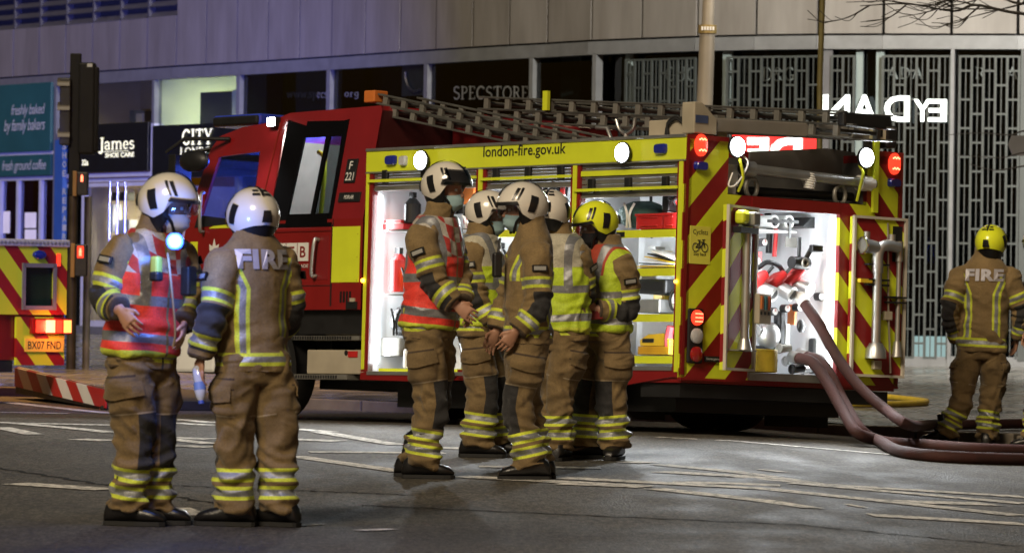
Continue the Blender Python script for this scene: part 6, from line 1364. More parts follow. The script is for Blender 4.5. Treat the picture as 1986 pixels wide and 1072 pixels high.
def hand(mb, wr, tip, palm_n, side):
    d = (tip - wr).normalized(); s = d.cross(palm_n).normalized(); n_ = s.cross(d).normalized()
    limb(mb, [wr - d * .03, wr + d * .01, wr + d * .05, wr + d * .095], [(.026, .022), (.03, .018), (.042, .017), (.04, .014)], s, 12)
    for k, (o, ln) in enumerate(((-.037, .07), (-.0125, .08), (.0125, .076), (.037, .058))):
        p = wr + d * .088 + s * o; c = d.copy(); pts = [p - d * .02]
        for j in range(3):
            pts.append(p.copy()); c = (c + n_ * (.28 + .1 * j)).normalized(); p = p + c * ln / 3
        pts.append(p); mb.tube(pts, [.0088, .0088, .0085, .0082, .007][:len(pts)], 8)
    th = s * (-side); p = wr + d * .03 + th * .035; mb.tube([wr + d * .012 + th * .02, p, p + (d * .7 + th * .55 + n_ * .35).normalized() * .035, p + (d * .9 + th * .3 + n_ * .5).normalized() * .062], [.013, .013, .011, .009], 8)

def helmet(parent, fr, hc, az, tilt, shell, crest=True, visor_down=False):
    fw = Vector((math.cos(az), math.sin(az), 0)); lf = Vector((-math.sin(az), math.cos(az), 0)); up = Vector((0, 0, 1))
    R_ = Matrix.Rotation(tilt, 3, lf); fw, up = R_ @ fw, R_ @ up
    rx, ry, rz = .158, .132, .148
    def D(a, e, off=0.):
        a, e = math.radians(a), math.radians(e); k = 1 + .05 * max(0, -math.cos(a)) * (1 if e < .3 else .4)
        return hc + fw * (rx * k + off) * math.cos(e) * math.cos(a) + lf * (ry + off) * math.cos(e) * math.sin(a) + up * (rz + off) * math.sin(e)
    def low(a): a = abs((a + 180) % 360 - 180); return float(np.interp(a, [0, 45, 62, 78, 100, 120, 150, 180], [9, 7, 2, -22, -36, -30, -24, -22]))
    n = 56; rings = []
    for j in range(13):
        f = j / 12; rings.append([D(a, low(a) + (88 - low(a)) * f) for a in (360 * i / n for i in range(n))])
    rim = [hc + (p - hc) * .94 for p in rings[0]]
    q = MB().loft([rim] + rings, cap=False); q.add(rings[-1], [list(range(n))]); sh = q.build('helmet', shell, parent, frame=fr, smooth=True)
    def patch(c4, off, nu=6, nv=5):
        q = MB(); vs = []
        for i in range(nu + 1):
            for j in range(nv + 1):
                u_, v_ = i / nu, j / nv; a = (c4[0][0] * (1 - u_) + c4[1][0] * u_) * (1 - v_) + (c4[3][0] * (1 - u_) + c4[2][0] * u_) * v_; e = (c4[0][1] * (1 - u_) + c4[1][1] * u_) * (1 - v_) + (c4[3][1] * (1 - u_) + c4[2][1] * u_) * v_
                vs.append(D(a, e, off))
        m_ = len(vs); vs += [hc + (p - hc) * .985 for p in vs]; fs = [(i * (nv + 1) + j, (i + 1) * (nv + 1) + j, (i + 1) * (nv + 1) + j + 1, i * (nv + 1) + j + 1) for i in range(nu) for j in range(nv)]
        ed = [i * (nv + 1) for i in range(nu + 1)] + [nu * (nv + 1) + j for j in range(1, nv + 1)] + [i * (nv + 1) + nv for i in range(nu - 1, -1, -1)] + [j for j in range(nv - 1, 0, -1)]
        fs += [(ed[i], ed[(i + 1) % len(ed)], ed[(i + 1) % len(ed)] + m_, ed[i] + m_) for i in range(len(ed))]
        return q.add(vs, fs)
    for sg in (1, -1):
        patch([(sg * 88, -14), (sg * 104, -18), (sg * 118, 18), (sg * 100, 24)], .005).build('side_panel', M_hblk, sh, frame=fr, smooth=True)
        patch([(sg * 52, 14), (sg * 58, 14), (sg * 74, 44), (sg * 64, 46)], .0045).build('vent_slot', M_hblk, sh, frame=fr, smooth=True)
        patch([(sg * 64, 14), (sg * 68, 14), (sg * 86, 44), (sg * 79, 46)], .0045).build('vent_slot', M_hblk, sh, frame=fr, smooth=True)
        patch([(sg * 150, 40), (sg * 172, 40), (sg * 172, 46), (sg * 150, 46)], .0045).build('rear_slot', M_hblk, sh, frame=fr, smooth=True)
        patch([(sg * 150, 52), (sg * 171, 52), (sg * 170, 58), (sg * 148, 58)], .0045).build('rear_slot', M_hblk, sh, frame=fr, smooth=True)
    if crest:
        patch([(-5, 26), (5, 26), (9, 84), (-9, 84)], .008, 4, 10).build('crest', M_hblk, sh, frame=fr, smooth=True)
        patch([(176, 38), (184, 38), (187, 84), (173, 84)], .008, 4, 8).build('crest', M_hblk, sh, frame=fr, smooth=True)
    patch([(168, -16), (192, -16), (188, 6), (172, 6)], .014).build('rear_dial', M_hblk, sh, frame=fr, smooth=True)
    e0, e1 = (-6, 40) if visor_down else (-28, 11)
    v = patch([(-76, e0 + 8), (76, e0 + 8), (66, e1), (-66, e1)], .010 if visor_down else .004, 16, 6).build('visor', M_visor if visor_down else M_visc, sh, frame=fr, smooth=True)
    patch([(-70, 2), (70, 2), (66, 9), (-66, 9)], .008, 16, 2).build('brow_rim', M_hblk, sh, frame=fr, smooth=True)
    # dark inner curtain round the back of the head, chin straps
    q = MB(); rr = []
    for dz, k in ((0, .95), (-.03, .86), (-.075, .7)):
        rr.append([hc + (p - hc - up * (p - hc).dot(up)) * k + up * ((p - hc).dot(up) + dz) for p in (D(a, low(a)) for a in (66 + 228 * i / 24 for i in range(25)))])
    q.loft(rr, cap=False, closed=False); q.build('neck_curtain', M_hblk, sh, frame=fr, smooth=True)
    for sg in (1, -1): MB().tube(bezier([D(sg * 78, -24, -.012), hc + fw * .06 + lf * sg * .066 - up * .1, hc + fw * .07 + lf * sg * .03 - up * .165], 4), .009, 6).build('chin_strap', M_hblk, sh, frame=fr, smooth=True)
    return sh
def person(label, J, Y0, az, haz, shell, vest=None, mask=M_mask, tilt=0., boots=(None, None), fire=False, curl=None, laz=None, seed=1, visor_down=False, crest=True, k=1.0):
    W_ = {a: at(p[0], p[1], Y0 + p[2]) for a, p in J.items()}; az, haz = math.radians(az), math.radians(haz)
    fw = Vector((math.cos(az), math.sin(az), 0)); lf = Vector((-math.sin(az), math.cos(az), 0)); up = Vector((0, 0, 1))
    base = Vector((W_['pel'].x, Y0, zroad(W_['pel'].x, Y0)))
    if W_['pel'].x > 3: base.z = min(zroad(W_['pel'].x, Y0), base.z)
    root = thing('person', label, 'person', base, 'firefighters standing around the engine'); fr = Matrix.Translation(-base)
    for s in 'LR':
        a = W_['an' + s]; a.z = zroad(a.x, a.y) + .115
        W_['hip' + s] = W_['pel'] + lf * (.095 if s == 'L' else -.095) * k - up * .05
    pel, nb, hd = W_['pel'], W_['nb'], W_['hd']; spn = (nb - pel); SL = spn.length; sd = spn.normalized(); sf = lf.cross(sd).normalized(); sf = sf if sf.dot(fw) > 0 else -sf
    q_ = SL / .58
    def spine(t): return pel + sd * t * q_
    def torso(mb, rows, grow=0., n=28):
        rings = []
        for t, a, b, o in rows: rings.append(ering(spine(t) + sf * o, lf * (a * k + grow), sf * (b * k + grow), n))
        mb.loft(rings)
    JR = [(-.11, .198, .158, .0), (-.06, .196, .156, .0), (.05, .19, .15, .005), (.2, .19, .145, .01), (.36, .198, .148, .005), (.47, .195, .135, -.005), (.53, .178, .12, -.01), (.57, .148, .108, -.005), (.6, .118, .1, .0), (.635, .096, .096, .01), (.69, .092, .1, .018)]
    # jacket
    jm = MB(); torso(jm, JR); arms = {}
    for s in 'LR':
        A, E_, H_ = W_['sh' + s], W_['el' + s], W_['wr' + s]
        inn = A + (spine(.48) - A) * .5; pts, rad = resample([inn, A, E_, H_], [(.085, .085), (.094 * k, .098 * k), (.074 * k, .08 * k), (.062 * k, .066 * k)], 5)
        limb(jm, pts, rad, lf if abs((E_ - A).normalized().dot(lf)) < .8 else up); arms[s] = ([A, E_, H_], pts)
    me, V_ = fuse(jm, .0105, 2); N_ = normals(me)
    rel = V_ - np.array(pel); th = (rel @ np.array(sd)) / q_ + .11; tl = rel @ np.array(lf); tf = rel @ np.array(sf)
    ad = np.zeros(len(V_)); ac = np.zeros(len(V_)); ae = np.zeros(len(V_)); aa = np.zeros(len(V_)); bestn = np.full(len(V_), 9.)
    for s, (ar, pts) in arms.items():
        t_, dist, off, Ln = poly_param(V_, ar); sg = 1 if s == 'L' else -1; ref = np.array(lf * sg * .7 - fw * .7); on = off / np.maximum(1e-6, np.linalg.norm(off, axis=1))[:, None]
        lu = (ar[1] - ar[0]).length; nd = dist / np.interp(t_, [0, lu, Ln], [.1, .08, .066]); kk = nd < bestn
        bestn[kk] = nd[kk]; ad[kk] = t_[kk]; ac[kk] = Ln - t_[kk]; ae[kk] = t_[kk] - lu; aa[kk] = (on @ ref)[kk]
    tn = np.sqrt((tl / (.2 * k)) ** 2 + (tf / (.15 * k)) ** 2); isarm = (bestn < 1.25) & ((ad > .06) | (tn > 1.02)) & (tn > .0) & ((tn > 1.08) | (bestn < np.maximum(.2, tn * 1.08)))
    fold = np.exp(-((ae - .0) / .1) ** 2) * isarm; w1 = nz3(V_, 4, seed * 7.3); w2 = nz3(V_, 11, seed * 3.1)
    disp = w1 * .016 + w2 * .008 + fold * .008 * np.sin(ae * 95 + 5 * w1 + aa * 2) + isarm * .005 * np.sin(ad * 60 + 6 * w1) * np.clip(ad * 4, 0, 1)
    cr_ = crease(V_, 7, seed * 4.7, (up * .3 + lf * .9).normalized()); disp += np.clip(cr_, .1, 1) * .015 * (1 - .35 * (~isarm)) - .006
    disp *= 1 - .8 * ((th > .44) & (tf < 0) & ~isarm)
    disp += (~isarm) * .006 * np.sin(th * 42 + 5 * w1 + tl * 9) * np.exp(-((th - .1) / .16) ** 2)
    V_ = V_ + N_ * disp[:, None]; me.vertices.foreach_set('co', V_.ravel())
    for nm, ar_ in (('th', th), ('tl', tl), ('tf', tf), ('ad', ad), ('ac', ac), ('ae', ae), ('aa', aa)): fattr(me, nm, ar_)
    def finish_mesh(me, name, mats, mask=None):
        me.transform(fr)
        me.name = name
        me.materials.clear()
        for m_ in mats: me.materials.append(m_)
        if mask is not None:
            lt = np.array([mask[list(p.vertices)].mean() > .5 for p in me.polygons]).astype(int); me.polygons.foreach_set('material_index', lt)
        else: me.polygons.foreach_set('material_index', [0] * len(me.polygons))
        me.polygons.foreach_set('use_smooth', [True] * len(me.polygons)); me.update()
        o = bpy.data.objects.new(name, me); COL.objects.link(o); o.parent = root; return o
    bvh = BVHTree.FromPolygons([Vector(v) for v in V_], [list(p.vertices) for p in me.polygons])
    jacket = finish_mesh(me, 'jacket', [M_ct, M_ca], isarm)
    if vest:
        vm = MB(); torso(vm, [(-.035, .197, .157, 0.)] + [r for r in JR if -.02 < r[0] < .59] + [(.605, .108, .096, 0.)], .016)
        m3, V3 = fuse(vm, .0125, 2); N3 = normals(m3); rel = V3 - np.array(pel); w1 = nz3(V3, 5, seed * 2.1); w2 = nz3(V3, 12, seed)
        t3 = (rel @ np.array(sd)) / q_ + .11
        V3 = V3 + N3 * (.016 * np.clip(crease(V3, 6, seed * 2.9, (lf * .6 - up * .6).normalized()), .1, 1) + w1 * .014 + w2 * .005 + .006 * np.sin(t3 * 60 + 7 * w1) * np.exp(-((t3 - .2) / .1) ** 2))[:, None]; m3.vertices.foreach_set('co', V3.ravel())
        fattr(m3, 'th', t3 + .012 * w1); fattr(m3, 'tl', rel @ np.array(lf)); fattr(m3, 'tf', rel @ np.array(sf)); finish_mesh(m3, 'hi_vis_vest', [vest])
    # trousers
    lfw = fw if laz is None else Vector((math.cos(math.radians(laz)), math.sin(math.radians(laz)), 0))
    tm = MB(); torso(tm, [(-.16, .15, .125, 0.), (-.06, .178, .145, 0.), (.08, .175, .135, 0.)]); legs = {}
    for s in 'LR':
        Hp, Kn, An = W_['hip' + s], W_['kn' + s], W_['an' + s]; An2 = An + up * -.035; pts, rad = resample([Hp + up * .04, Hp.lerp(Kn, .35), Kn, Kn.lerp(An2, .6), An2], [(.1, .12), (.106 * k, .122 * k), (.09 * k, .1 * k), (.088 * k, .104 * k), (.09 * k, .112 * k)], 4)
        limb(tm, pts, rad, lf); legs[s] = [Hp, Kn, An2]
    m4, V4 = fuse(tm, .0105, 2); N4 = normals(m4); le = np.zeros(len(V4)); lk = le.copy(); la = le.copy(); lo = le.copy(); bst = np.full(len(V4), 9.)
    for s, lg in legs.items():
        t_, dist, off, Ln = poly_param(V4, lg); on = off / np.maximum(1e-6, np.linalg.norm(off, axis=1))[:, None]; kk = dist < bst; l1 = (lg[1] - lg[0]).length; ov = np.array(lf * (1 if s == 'L' else -1))
        bst[kk] = dist[kk]; le[kk] = (Ln - t_)[kk]; lk[kk] = (t_ - l1)[kk]; la[kk] = (on @ np.array(lfw))[kk]; lo[kk] = (on @ ov)[kk]
    w1 = nz3(V4, 4.5, seed * 5.7); w2 = nz3(V4, 12, seed * 1.9)
    pk = np.clip((lo - .42) * 5, 0, 1) * np.clip((lk + .34) * 25, 0, 1) * np.clip((-.12 - lk) * 25, 0, 1)
    d4 = w1 * .02 + w2 * .009 + .013 * np.sin(lk * 70 + 6 * w1 + la * 2.5) * np.exp(-((lk - .2) / .16) ** 2) + .008 * np.sin(le * 85 + 5 * w1 + lo * 3) * np.exp(-(le / .16) ** 2) + pk * .016 + .006 * np.sin(lk * 50 - la * 4 + 5 * w1) * np.exp(-((lk + .05) / .09) ** 2) * (la < .2)
    d4 = d4 + np.clip(crease(V4, 6.5, seed * 6.1, (lf * .8 + fw * .5 - up * .35).normalized()), .1, 1) * .02 - .008
    V4 = V4 + N4 * d4[:, None]; m4.vertices.foreach_set('co', V4.ravel())
    for nm, ar_ in (('le', le), ('lk', lk), ('la', la), ('lo', lo)): fattr(m4, nm, ar_)
    m4q = list(m4.polygons); hipz = np.array(pel)[2] - .12; m4q = [tuple(p.vertices) for p in m4q]; finish_mesh(m4, 'trousers', [M_th_, M_tl], (V4[:, 2] < hipz))
    bv4 = BVHTree.FromPolygons([Vector(v) for v in V4], m4q)
    for s, lg in legs.items():
        ov = lf * (1 if s == 'L' else -1); Hp, Kn, An2 = lg; ax = (Kn - Hp).normalized(); c0 = Hp.lerp(Kn, .42); vs = []; nu, nv = 7, 5
        for i in range(nu + 1):
            for j in range(nv + 1):
                a_ = math.radians(-52 + 104 * i / nu); dr = (ov * math.cos(a_) + lfw * math.sin(a_)); dr = (dr - ax * dr.dot(ax)).normalized(); p = c0 + ax * (-.055 + .075 * j / nv + (.018 * (1 - abs(2 * i / nu - 1)) if j == nv else 0)); h = bv4.ray_cast(p + dr * .4, -dr)
                vs.append((h[0] if h[0] else p + dr * .12) + dr * (.004 + .009 * j / nv))
        m_ = len(vs); vs += [v - (v - c0).normalized() * .006 for v in vs]; ed = [i * (nv + 1) for i in range(nu + 1)] + [nu * (nv + 1) + j for j in range(1, nv + 1)] + [i * (nv + 1) + nv for i in range(nu - 1, -1, -1)] + list(range(nv - 1, 0, -1))
        MB().add(vs, [(i * (nv + 1) + j, (i + 1) * (nv + 1) + j, (i + 1) * (nv + 1) + j + 1, i * (nv + 1) + j + 1) for i in range(nu) for j in range(nv)] + [(ed[i], ed[(i + 1) % len(ed)], ed[(i + 1) % len(ed)] + m_, ed[i] + m_) for i in range(len(ed))]).build('pocket_flap', M_th_, root, frame=fr, smooth=True)
    # body: head, neck, trunk, arms with hands, legs, one skin
    bm = MB(); torso(bm, [(-.15, .13, .1, 0), (.0, .14, .1, 0), (.3, .15, .1, 0), (.5, .13, .085, 0), (.57, .06, .06, 0)]); hf = Vector((math.cos(haz), math.sin(haz), 0)); hl = Vector((-math.sin(haz), math.cos(haz), 0))
    HT = Matrix.Rotation(tilt, 3, hl); hf2, hu = HT @ hf, HT @ up
    bm.tube([spine(.5), spine(.6), hd - hu * .06], [.07, .062, .062], 14)
    HRG = [(-.122, .062, .0, .03), (-.1, .088, .035, .05), (-.068, .094, .06, .06), (-.03, .096, .08, .068), (0, .094, .09, .073), (.04, .096, .097, .077), (.08, .085, .09, .07), (.112, .05, .055, .04)]
    def hp(ang, z, off=0.):
        f_, b_, s_ = (float(np.interp(z, [r[0] for r in HRG], [r[i] for r in HRG])) for i in (1, 2, 3)); c_, s2 = math.cos(ang), math.sin(ang)
        return hd + hu * z + hf2 * ((f_ if c_ > 0 else b_) + off) * c_ + hl * (s_ + off) * s2
    bm.loft([[hp(2 * math.pi * i / 20, r[0]) for i in range(20)] for r in HRG])
    bm.tube([hd + hf2 * .085 + hu * .02, hd + hf2 * .1 - hu * .005, hd + hf2 * .118 - hu * .03, hd + hf2 * .09 - hu * .045], [.008, .011, .014, .012], 8)
    for sg in (1, -1): bm.ball(hd + hl * sg * .076 - hf2 * .005 - hu * .01, .026, 10, (.6, .5, 1.1))
    for s in 'LR':
        A, E_, H_, T_ = W_['sh' + s], W_['el' + s], W_['wr' + s], W_['ha' + s]; P_ = bezier([A, E_, H_], 6); bm.tube(P_, [.05 - .018 * i / len(P_) for i in range(len(P_))], 12)
        inward = ((pel + sd * .2) - T_); d_ = (T_ - H_).normalized(); pn = (inward - d_ * inward.dot(d_)).normalized()
        if curl and s in curl: pn = Vector(curl[s])
        T2 = H_ + d_ * .17; hand(bm, H_ + d_ * .01, T2, pn, 1 if s == 'L' else -1)
        P_ = bezier([W_['hip' + s], W_['kn' + s], W_['an' + s]], 5); bm.tube(P_, [.075 - .03 * i / len(P_) for i in range(len(P_))], 12)
    m5, V5 = fuse(bm, .0056, 1); finish_mesh(m5, 'body', [M_skin])
    for sg in (1, -1): MB().ball(hd + hf2 * .086 + hl * sg * .03 + hu * .004, .0115, 8).mi(1).ball(hd + hf2 * .094 + hl * sg * .03 + hu * .004, .0055, 6).build('eye', [M_wht, M_hblk], root, frame=fr, smooth=True)
    if mask:
        nu, nv = 14, 7; vs = []
        for lay in (0, 1):
            for i in range(nu + 1):
                for j in range(nv + 1):
                    a = math.radians(-74 + 148 * i / nu); z = -.128 + .108 * j / nv * (1 - .12 * abs(math.sin(a))); bl = .018 * math.cos(a) ** 2 * math.sin(math.pi * (j + .5) / (nv + 1)) + .01 + .003 * math.sin(j * 2.7)
                    vs.append(hp(a, max(-.121, z), bl - .004 * lay) + hu * min(0, z + .121))
        for sg in (1, -1): MB().tube(bezier([hp(math.radians(70) * sg, -.04, .012), hp(math.radians(84) * sg, -.02, .01), hp(math.radians(96) * sg, .01, .012)], 3), .0025, 5).tube(bezier([hp(math.radians(70) * sg, -.1, .012), hp(math.radians(84) * sg, -.06, .01), hp(math.radians(98) * sg, -.02, .012)], 3), .0025, 5).build('mask_strap', M_wht if mask is not M_maskb else M_maskb, root, frame=fr)
        m_ = (nu + 1) * (nv + 1); MB().add(vs, [(i * (nv + 1) + j + o, (i + 1) * (nv + 1) + j + o, (i + 1) * (nv + 1) + j + 1 + o, i * (nv + 1) + j + 1 + o) for o in (0, m_) for i in range(nu) for j in range(nv)]).build('face_mask', mask, root, frame=fr, smooth=True)
    helmet(root, fr, hd + hu * .028 - hf2 * .004, haz, tilt, shell, crest, visor_down)
    # boots
    for s, ba in zip('LR', boots):
        b_az = math.radians(ba) if ba is not None else az; d_ = Vector((math.cos(b_az), math.sin(b_az), 0)); l_ = Vector((-d_.y, d_.x, 0)); An = W_['an' + s]; g0 = Vector((An.x, An.y, zroad(An.x, An.y))) - d_ * .02
        rings = []
        for f_, w_, h_ in ((-.1, .028, .07), (-.088, .042, .11), (-.03, .05, .17), (.03, .05, .145), (.09, .054, .1), (.15, .056, .086), (.195, .046, .07), (.22, .024, .045)):
            rings.append([g0 + d_ * f_ + l_ * w_ * math.copysign(abs(math.cos(t_)) ** .8, math.cos(t_)) + up * (.022 + (h_ - .022) * (.5 + .5 * math.copysign(abs(math.sin(t_)) ** .85, math.sin(t_)))) for t_ in (2 * math.pi * i / 14 for i in range(14))])
        bo = MB().loft(rings).tube([g0 - d_ * .01 + up * .09, An + up * .12, W_['an' + s].lerp(W_['kn' + s], .45)], [.058, .062, .06], 14).build('boot', M_boot, root, frame=fr, smooth=True)
        ol = [(-.102, .026), (-.088, .042), (0, .05), (.09, .056), (.16, .057), (.2, .047), (.224, .02)]; pg = [g0 + d_ * f_ + l_ * w_ + up * .002 for f_, w_ in ol] + [g0 + d_ * f_ - l_ * w_ + up * .002 for f_, w_ in ol[::-1]]
        MB().prism(pg, up * .022).build('sole', M_rub, bo, frame=fr)
    if fire:                                                # lettering laid on the back of the coat
        q = MB(); vs = []; o0 = spine(.43); 
        for v in FIRE[0]:
            p = o0 - lf * -1 * 0 + lf * (.15 - .3 * v[0]) * k + sd * (.1 * v[1]) - sf * .35
            h = bvh.ray_cast(p, sf); vs.append((h[0] - sf * .009) if h[0] else p + sf * .22)
        q.add(vs, FIRE[1]); q.build('fire_lettering', M_fire, root, frame=fr)
    for s in 'LR':                                          # name badge on each upper arm
        A, E_ = W_['sh' + s], W_['el' + s]; o = (A.lerp(E_, .3)); out_ = (lf * (1 if s == 'L' else -1)); out_ = (out_ - (E_ - A).normalized() * out_.dot((E_ - A).normalized())).normalized(); h = bvh.ray_cast(o + out_ * .3, -out_)
        if h[0]:
            ax = (E_ - A).normalized(); sdv = ax.cross(out_).normalized(); c_ = h[0] + out_ * .004; R3_ = Matrix((sdv, ax, out_)).transposed()
            MB().obox(c_, (.095, .042, .012), R3_).mi(1).obox(c_ + out_ * .006, (.075, .024, .003), R3_).build('arm_badge', [M_hblk, M_badge], root, frame=fr, bevel=.003)
    return root, W_, fr, bvh, (sf, lf, sd, spine)
VR, VY, VRY = vestmat('red'), vestmat('yellow'), vestmat('redyellow')
P1 = person('firefighter in white helmet and red checked vest gesturing at far left', dict(pel=(276, 672, 0), nb=(300, 456, 0), hd=(328, 402, -.04), shR=(238, 490, -.12), elR=(205, 577, -.16), wrR=(232, 600, -.3), haR=(258, 634, -.36), shL=(342, 490, .12), elL=(368, 570, .1), wrL=(358, 625, -.04), haL=(352, 660, -.1), knR=(264, 852, -.06), anR=(248, 985, -.03), knL=(303, 852, .08), anL=(296, 980, .1)), 24.15, -42, -22, M_hw, VR, M_maskw, .12, (-8, -14), seed=1, k=1.0, laz=-8)
P2 = person('firefighter in white helmet seen from behind holding a plastic bottle', dict(pel=(490, 683, 0), nb=(490, 466, 0), hd=(490, 430, .03), shL=(434, 518, -.1), elL=(408, 622, -.17), wrL=(390, 690, -.15), haL=(384, 740, -.15), shR=(545, 512, .1), elR=(558, 605, .14), wrR=(545, 640, .3), haR=(530, 650, .36), knL=(452, 855, -.02), anL=(452, 985, 0), knR=(540, 855, .03), anR=(541, 975, .03)), 24.2, 122, 118, M_hw, None, None, .06, (168, 150), fire=True, seed=2, k=1.0, crest=True)
P3 = person('tall firefighter in red checked vest and blue mask before the front locker', dict(pel=(832, 622, 0), nb=(850, 428, 0), hd=(866, 369, 0), shR=(818, 462, -.16), elR=(845, 552, -.2), wrR=(882, 590, -.24), haR=(908, 608, -.25), shL=(866, 462, .14), elL=(893, 545, .05), wrL=(897, 588, -.12), haL=(908, 618, -.18), knR=(838, 782, -.08), anR=(818, 900, -.08), knL=(842, 778, .1), anL=(803, 890, .1)), 29.1, -28, -30, M_hw, VR, M_mask, .05, (-8, -4), seed=3, k=.98, laz=-8, visor_down=True)
P4 = person('firefighter in white helmet facing left with a radio on the chest', dict(pel=(1024, 632, 0), nb=(1030, 447, 0), hd=(1012, 408, 0), shL=(1040, 495, -.17), elL=(1042, 590, -.2), wrL=(1002, 640, -.22), haL=(978, 672, -.22), shR=(1012, 495, .15), elR=(985, 580, .15), wrR=(965, 640, .1), haR=(950, 668, .08), knL=(1006, 790, -.08), anL=(1030, 905, -.08), knR=(1022, 785, .1), anR=(1040, 895, .1)), 29.1, 192, 196, M_hw, None, M_mask, .05, (186, 178), seed=4, k=.98)
P5 = person('firefighter in white helmet and faded yellow vest facing right in the group', dict(pel=(930, 622, 0), nb=(930, 462, 0), hd=(948, 419, 0), shR=(914, 492, -.15), elR=(922, 572, -.18), wrR=(952, 625, -.2), haR=(968, 652, -.2), shL=(945, 492, .13), elL=(958, 570, .1), wrL=(966, 610, 0), haL=(974, 632, -.05), knR=(938, 765, -.06), anR=(925, 862, -.06), knL=(955, 770, .1), anL=(962, 857, .12)), 32.2, -15, -18, M_hw, VY, M_mask, .1, (-5, -8), seed=5)
P6 = person('firefighter in yellow vest with back turned behind the radio man', dict(pel=(1086, 630, 0), nb=(1082, 462, 0), hd=(1068, 418, 0), shR=(1122, 498, -.06), elR=(1134, 570, .02), wrR=(1122, 548, .26), haR=(1116, 522, .32), shL=(1050, 498, .1), elL=(1040, 580, .15), wrL=(1050, 610, .3), haL=(1055, 600, .36), knR=(1086, 770, -.03), anR=(1086, 876, -.03), knL=(1072, 770, .12), anL=(1074, 870, .12)), 31.8, 62, 75, M_hw, VY, None, .05, (70, 75), seed=6)
P7 = person('firefighter in yellow helmet and black mask with arms folded', dict(pel=(1176, 634, 0), nb=(1180, 482, 0), hd=(1155, 440, -.03), shL=(1208, 522, -.14), elL=(1216, 600, -.12), wrL=(1158, 600, -.24), haL=(1128, 592, -.24), shR=(1152, 518, .12), elR=(1138, 600, .1), wrR=(1124, 612, -.05), haR=(1112, 590, -.08), knL=(1186, 775, -.06), anL=(1194, 868, -.06), knR=(1142, 775, .08), anR=(1136, 862, .08)), 32.1, 206, 200, M_hy, VRY, M_maskb, .22, (255, 195), seed=7)
P8 = person('firefighter in yellow helmet seen from behind on the pavement edge', dict(pel=(1905, 655, 0), nb=(1912, 507, 0), hd=(1922, 476, 0), shL=(1864, 540, 0), elL=(1843, 605, -.05), wrL=(1855, 658, .08), haL=(1862, 685, .15), shR=(1956, 540, 0), elR=(1982, 605, .02), wrR=(1974, 655, .1), haR=(1968, 680, .15), knL=(1864, 775, 0), anL=(1830, 845, 0), knR=(1924, 775, .05), anR=(1914, 850, .02)), 39.6, 82, 70, M_hy, None, None, .0, (172, 80), fire=True, seed=8, k=1.05)
P9 = person('firefighter mostly cut off by the right edge of the picture', dict(pel=(2028, 655, 0), nb=(2028, 510, 0), hd=(2020, 476, 0), shL=(2030, 545, -.15), elL=(2012, 600, -.18), wrL=(2022, 640, -.2), haL=(2024, 665, -.2), shR=(2018, 545, .15), elR=(2010, 605, .15), wrR=(1998, 640, .1), haR=(1990, 660, .1), knL=(2010, 775, -.06), anL=(2005, 850, -.06), knR=(2020, 775, .1), anR=(2030, 850, .1)), 39.3, 185, 185, M_hw, None, M_mask, .05, (180, 180), seed=9)
# things worn and held
def worn(P_, name, px, py, Y, sz, m, rot=0., bevel=.012):
    root, W_, fr, bvh, ax = P_; c = at(px, py, Y); return MB().obox(c, sz, Matrix.Rotation(rot, 3, 'Z')).build(name, m, root, frame=fr, bevel=bevel)
r4 = worn(P4, 'radio', 964, 514, 28.96, (.055, .05, .15), M_blk, .3); q = MB().tube([at(966, 490, 28.96), at(970, 462, 28.98)], .008, 6); q.build('radio_aerial', M_blk, P4[0], frame=P4[2])
r1 = worn(P1, 'body_camera', 303, 520, 23.86, (.05, .05, .12), mat('yellow_black_torch', (.4, .42, .06), .5), -.6)
worn(P1, 'radio', 303, 536, 23.84, (.055, .055, .05), M_blk, -.6); worn(P1, 'equipment_pouch', 366, 545, 23.98, (.06, .07, .15), M_blk, -.6)
q = MB().tube(bezier([at(325, 490, 23.84), at(333, 560, 23.82), at(340, 640, 23.84), at(336, 672, 23.86)], 5), .006, 6); q.build('cord', mat('tan_cord', (.3, .22, .12), .7), P1[0], frame=P1[2], smooth=True)
tc = at(342, 468, 23.78); th_ = MB().tube([tc + Vector((.03, .05, -.02)), tc], [.022, .028], 14).build('chest_lamp', M_blk, P1[0], frame=P1[2], smooth=True)
MB().ball(tc + Vector((-.006, -.016, 0)), .046, 14).build('lamp_lens', mat('lit_blue_lens', (.2, .4, 1), .3, var=0, emit=(.03, .12, 1), es=1.7), th_, frame=P1[2], smooth=True)
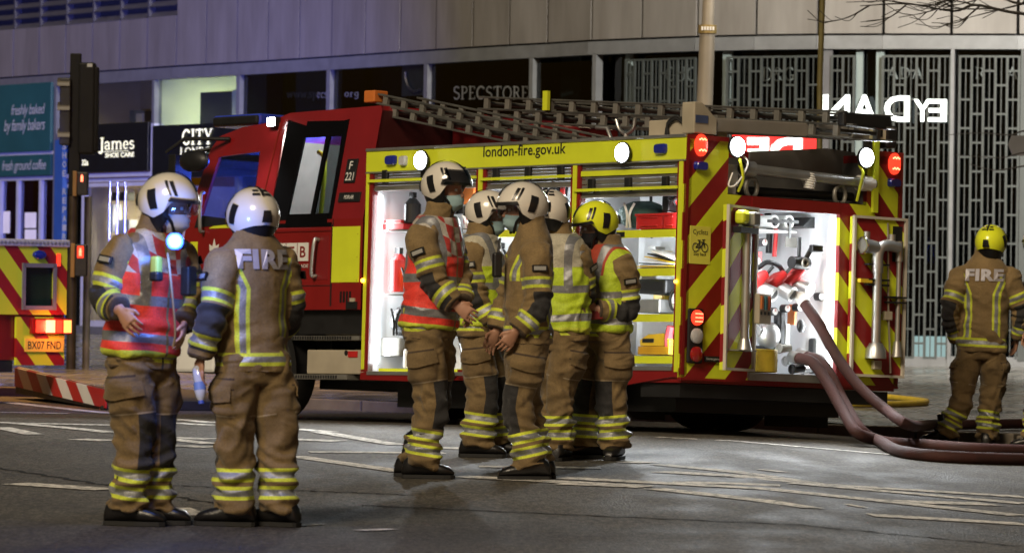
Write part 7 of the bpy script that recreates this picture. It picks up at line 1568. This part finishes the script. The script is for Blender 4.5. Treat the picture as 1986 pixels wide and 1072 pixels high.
MB().ball(tc + Vector((-.012, -.05, .004)), .02, 10).build('lamp_bulb', mat('lit_blue_white', (.6, .8, 1), .3, var=0, emit=(.5, .75, 1), es=8), th_, frame=P1[2], smooth=True)
lamp('chest_lamp_light', 'POINT', 26, (.1, .25, 1), P1[0], tc + Vector((0, -.09, 0)) - P1[0].location, shadow_soft_size=.04)
# water bottle held by the second firefighter
hL = P2[1]['wrL']; tL = P2[1]['haL']; dL = (tL - hL).normalized(); c = hL + dL * .12 + Vector((.005, -.005, 0)); ax = Vector((.12, -.2, -1)).normalized()
bt = thing('water_bottle', 'small clear plastic water bottle held upside down by the second firefighter', 'bottle', c + ax * .12); fb = Matrix.Translation(-(c + ax * .12))
q = MB().tube([c - ax * .07, c - ax * .06, c - ax * .005, c + ax * .01, c + ax * .06, c + ax * .09, c + ax * .11], [.02, .03, .03, .027, .03, .024, .013], 14); q.build('bottle', mat('clear_plastic', (.55, .6, .75), .12, var=.2, coat=1), bt, frame=fb, smooth=True)
MB().tube([c + ax * .108, c + ax * .125], .015, 12).build('cap', mat('blue_cap', (.05, .1, .5), .4), bt, frame=fb, smooth=True); MB().tube([c + ax * .015, c + ax * .055], .0305, 14, False).build('label', mat('bottle_label', (.15, .25, .6), .5), bt, frame=fb, smooth=True)
# note pad held by the folded-arm firefighter
np_ = at(1140, 612, 31.85); tag(MB().obox(np_, (.2, .015, .06), Matrix.Rotation(-.1, 3, 'Y')).build('clipboard', M_dred, None, origin=np_, bevel=.004), 'dark red clipboard held against the yellow vest', 'clipboard')
# blue beacon on the rescue truck's cab roof, throwing its light on the left-hand shop fronts
bc = Vector((-4.6, -1.2, 2.5)); bo = MB().tube([bc - Vector((0, 0, .12)), bc + Vector((0, 0, .1))], [.1, .08], 14).build('roof_beacon', M_bluel, veh, smooth=True)
MB().box((-6.2, YL, .5), (-5.0, -.02, 2.38)).build('cab', M_red, veh, bevel=.08)
bw_ = VM @ bc; ba = VMI @ (fac(235, 330)[0] - bw_)
lamp('roof_beacon_light', 'SPOT', 30000, (.16, .19, 1), veh, bc + ba.normalized() * .2, ba, spot_size=.75, spot_blend=.9, shadow_soft_size=.08)
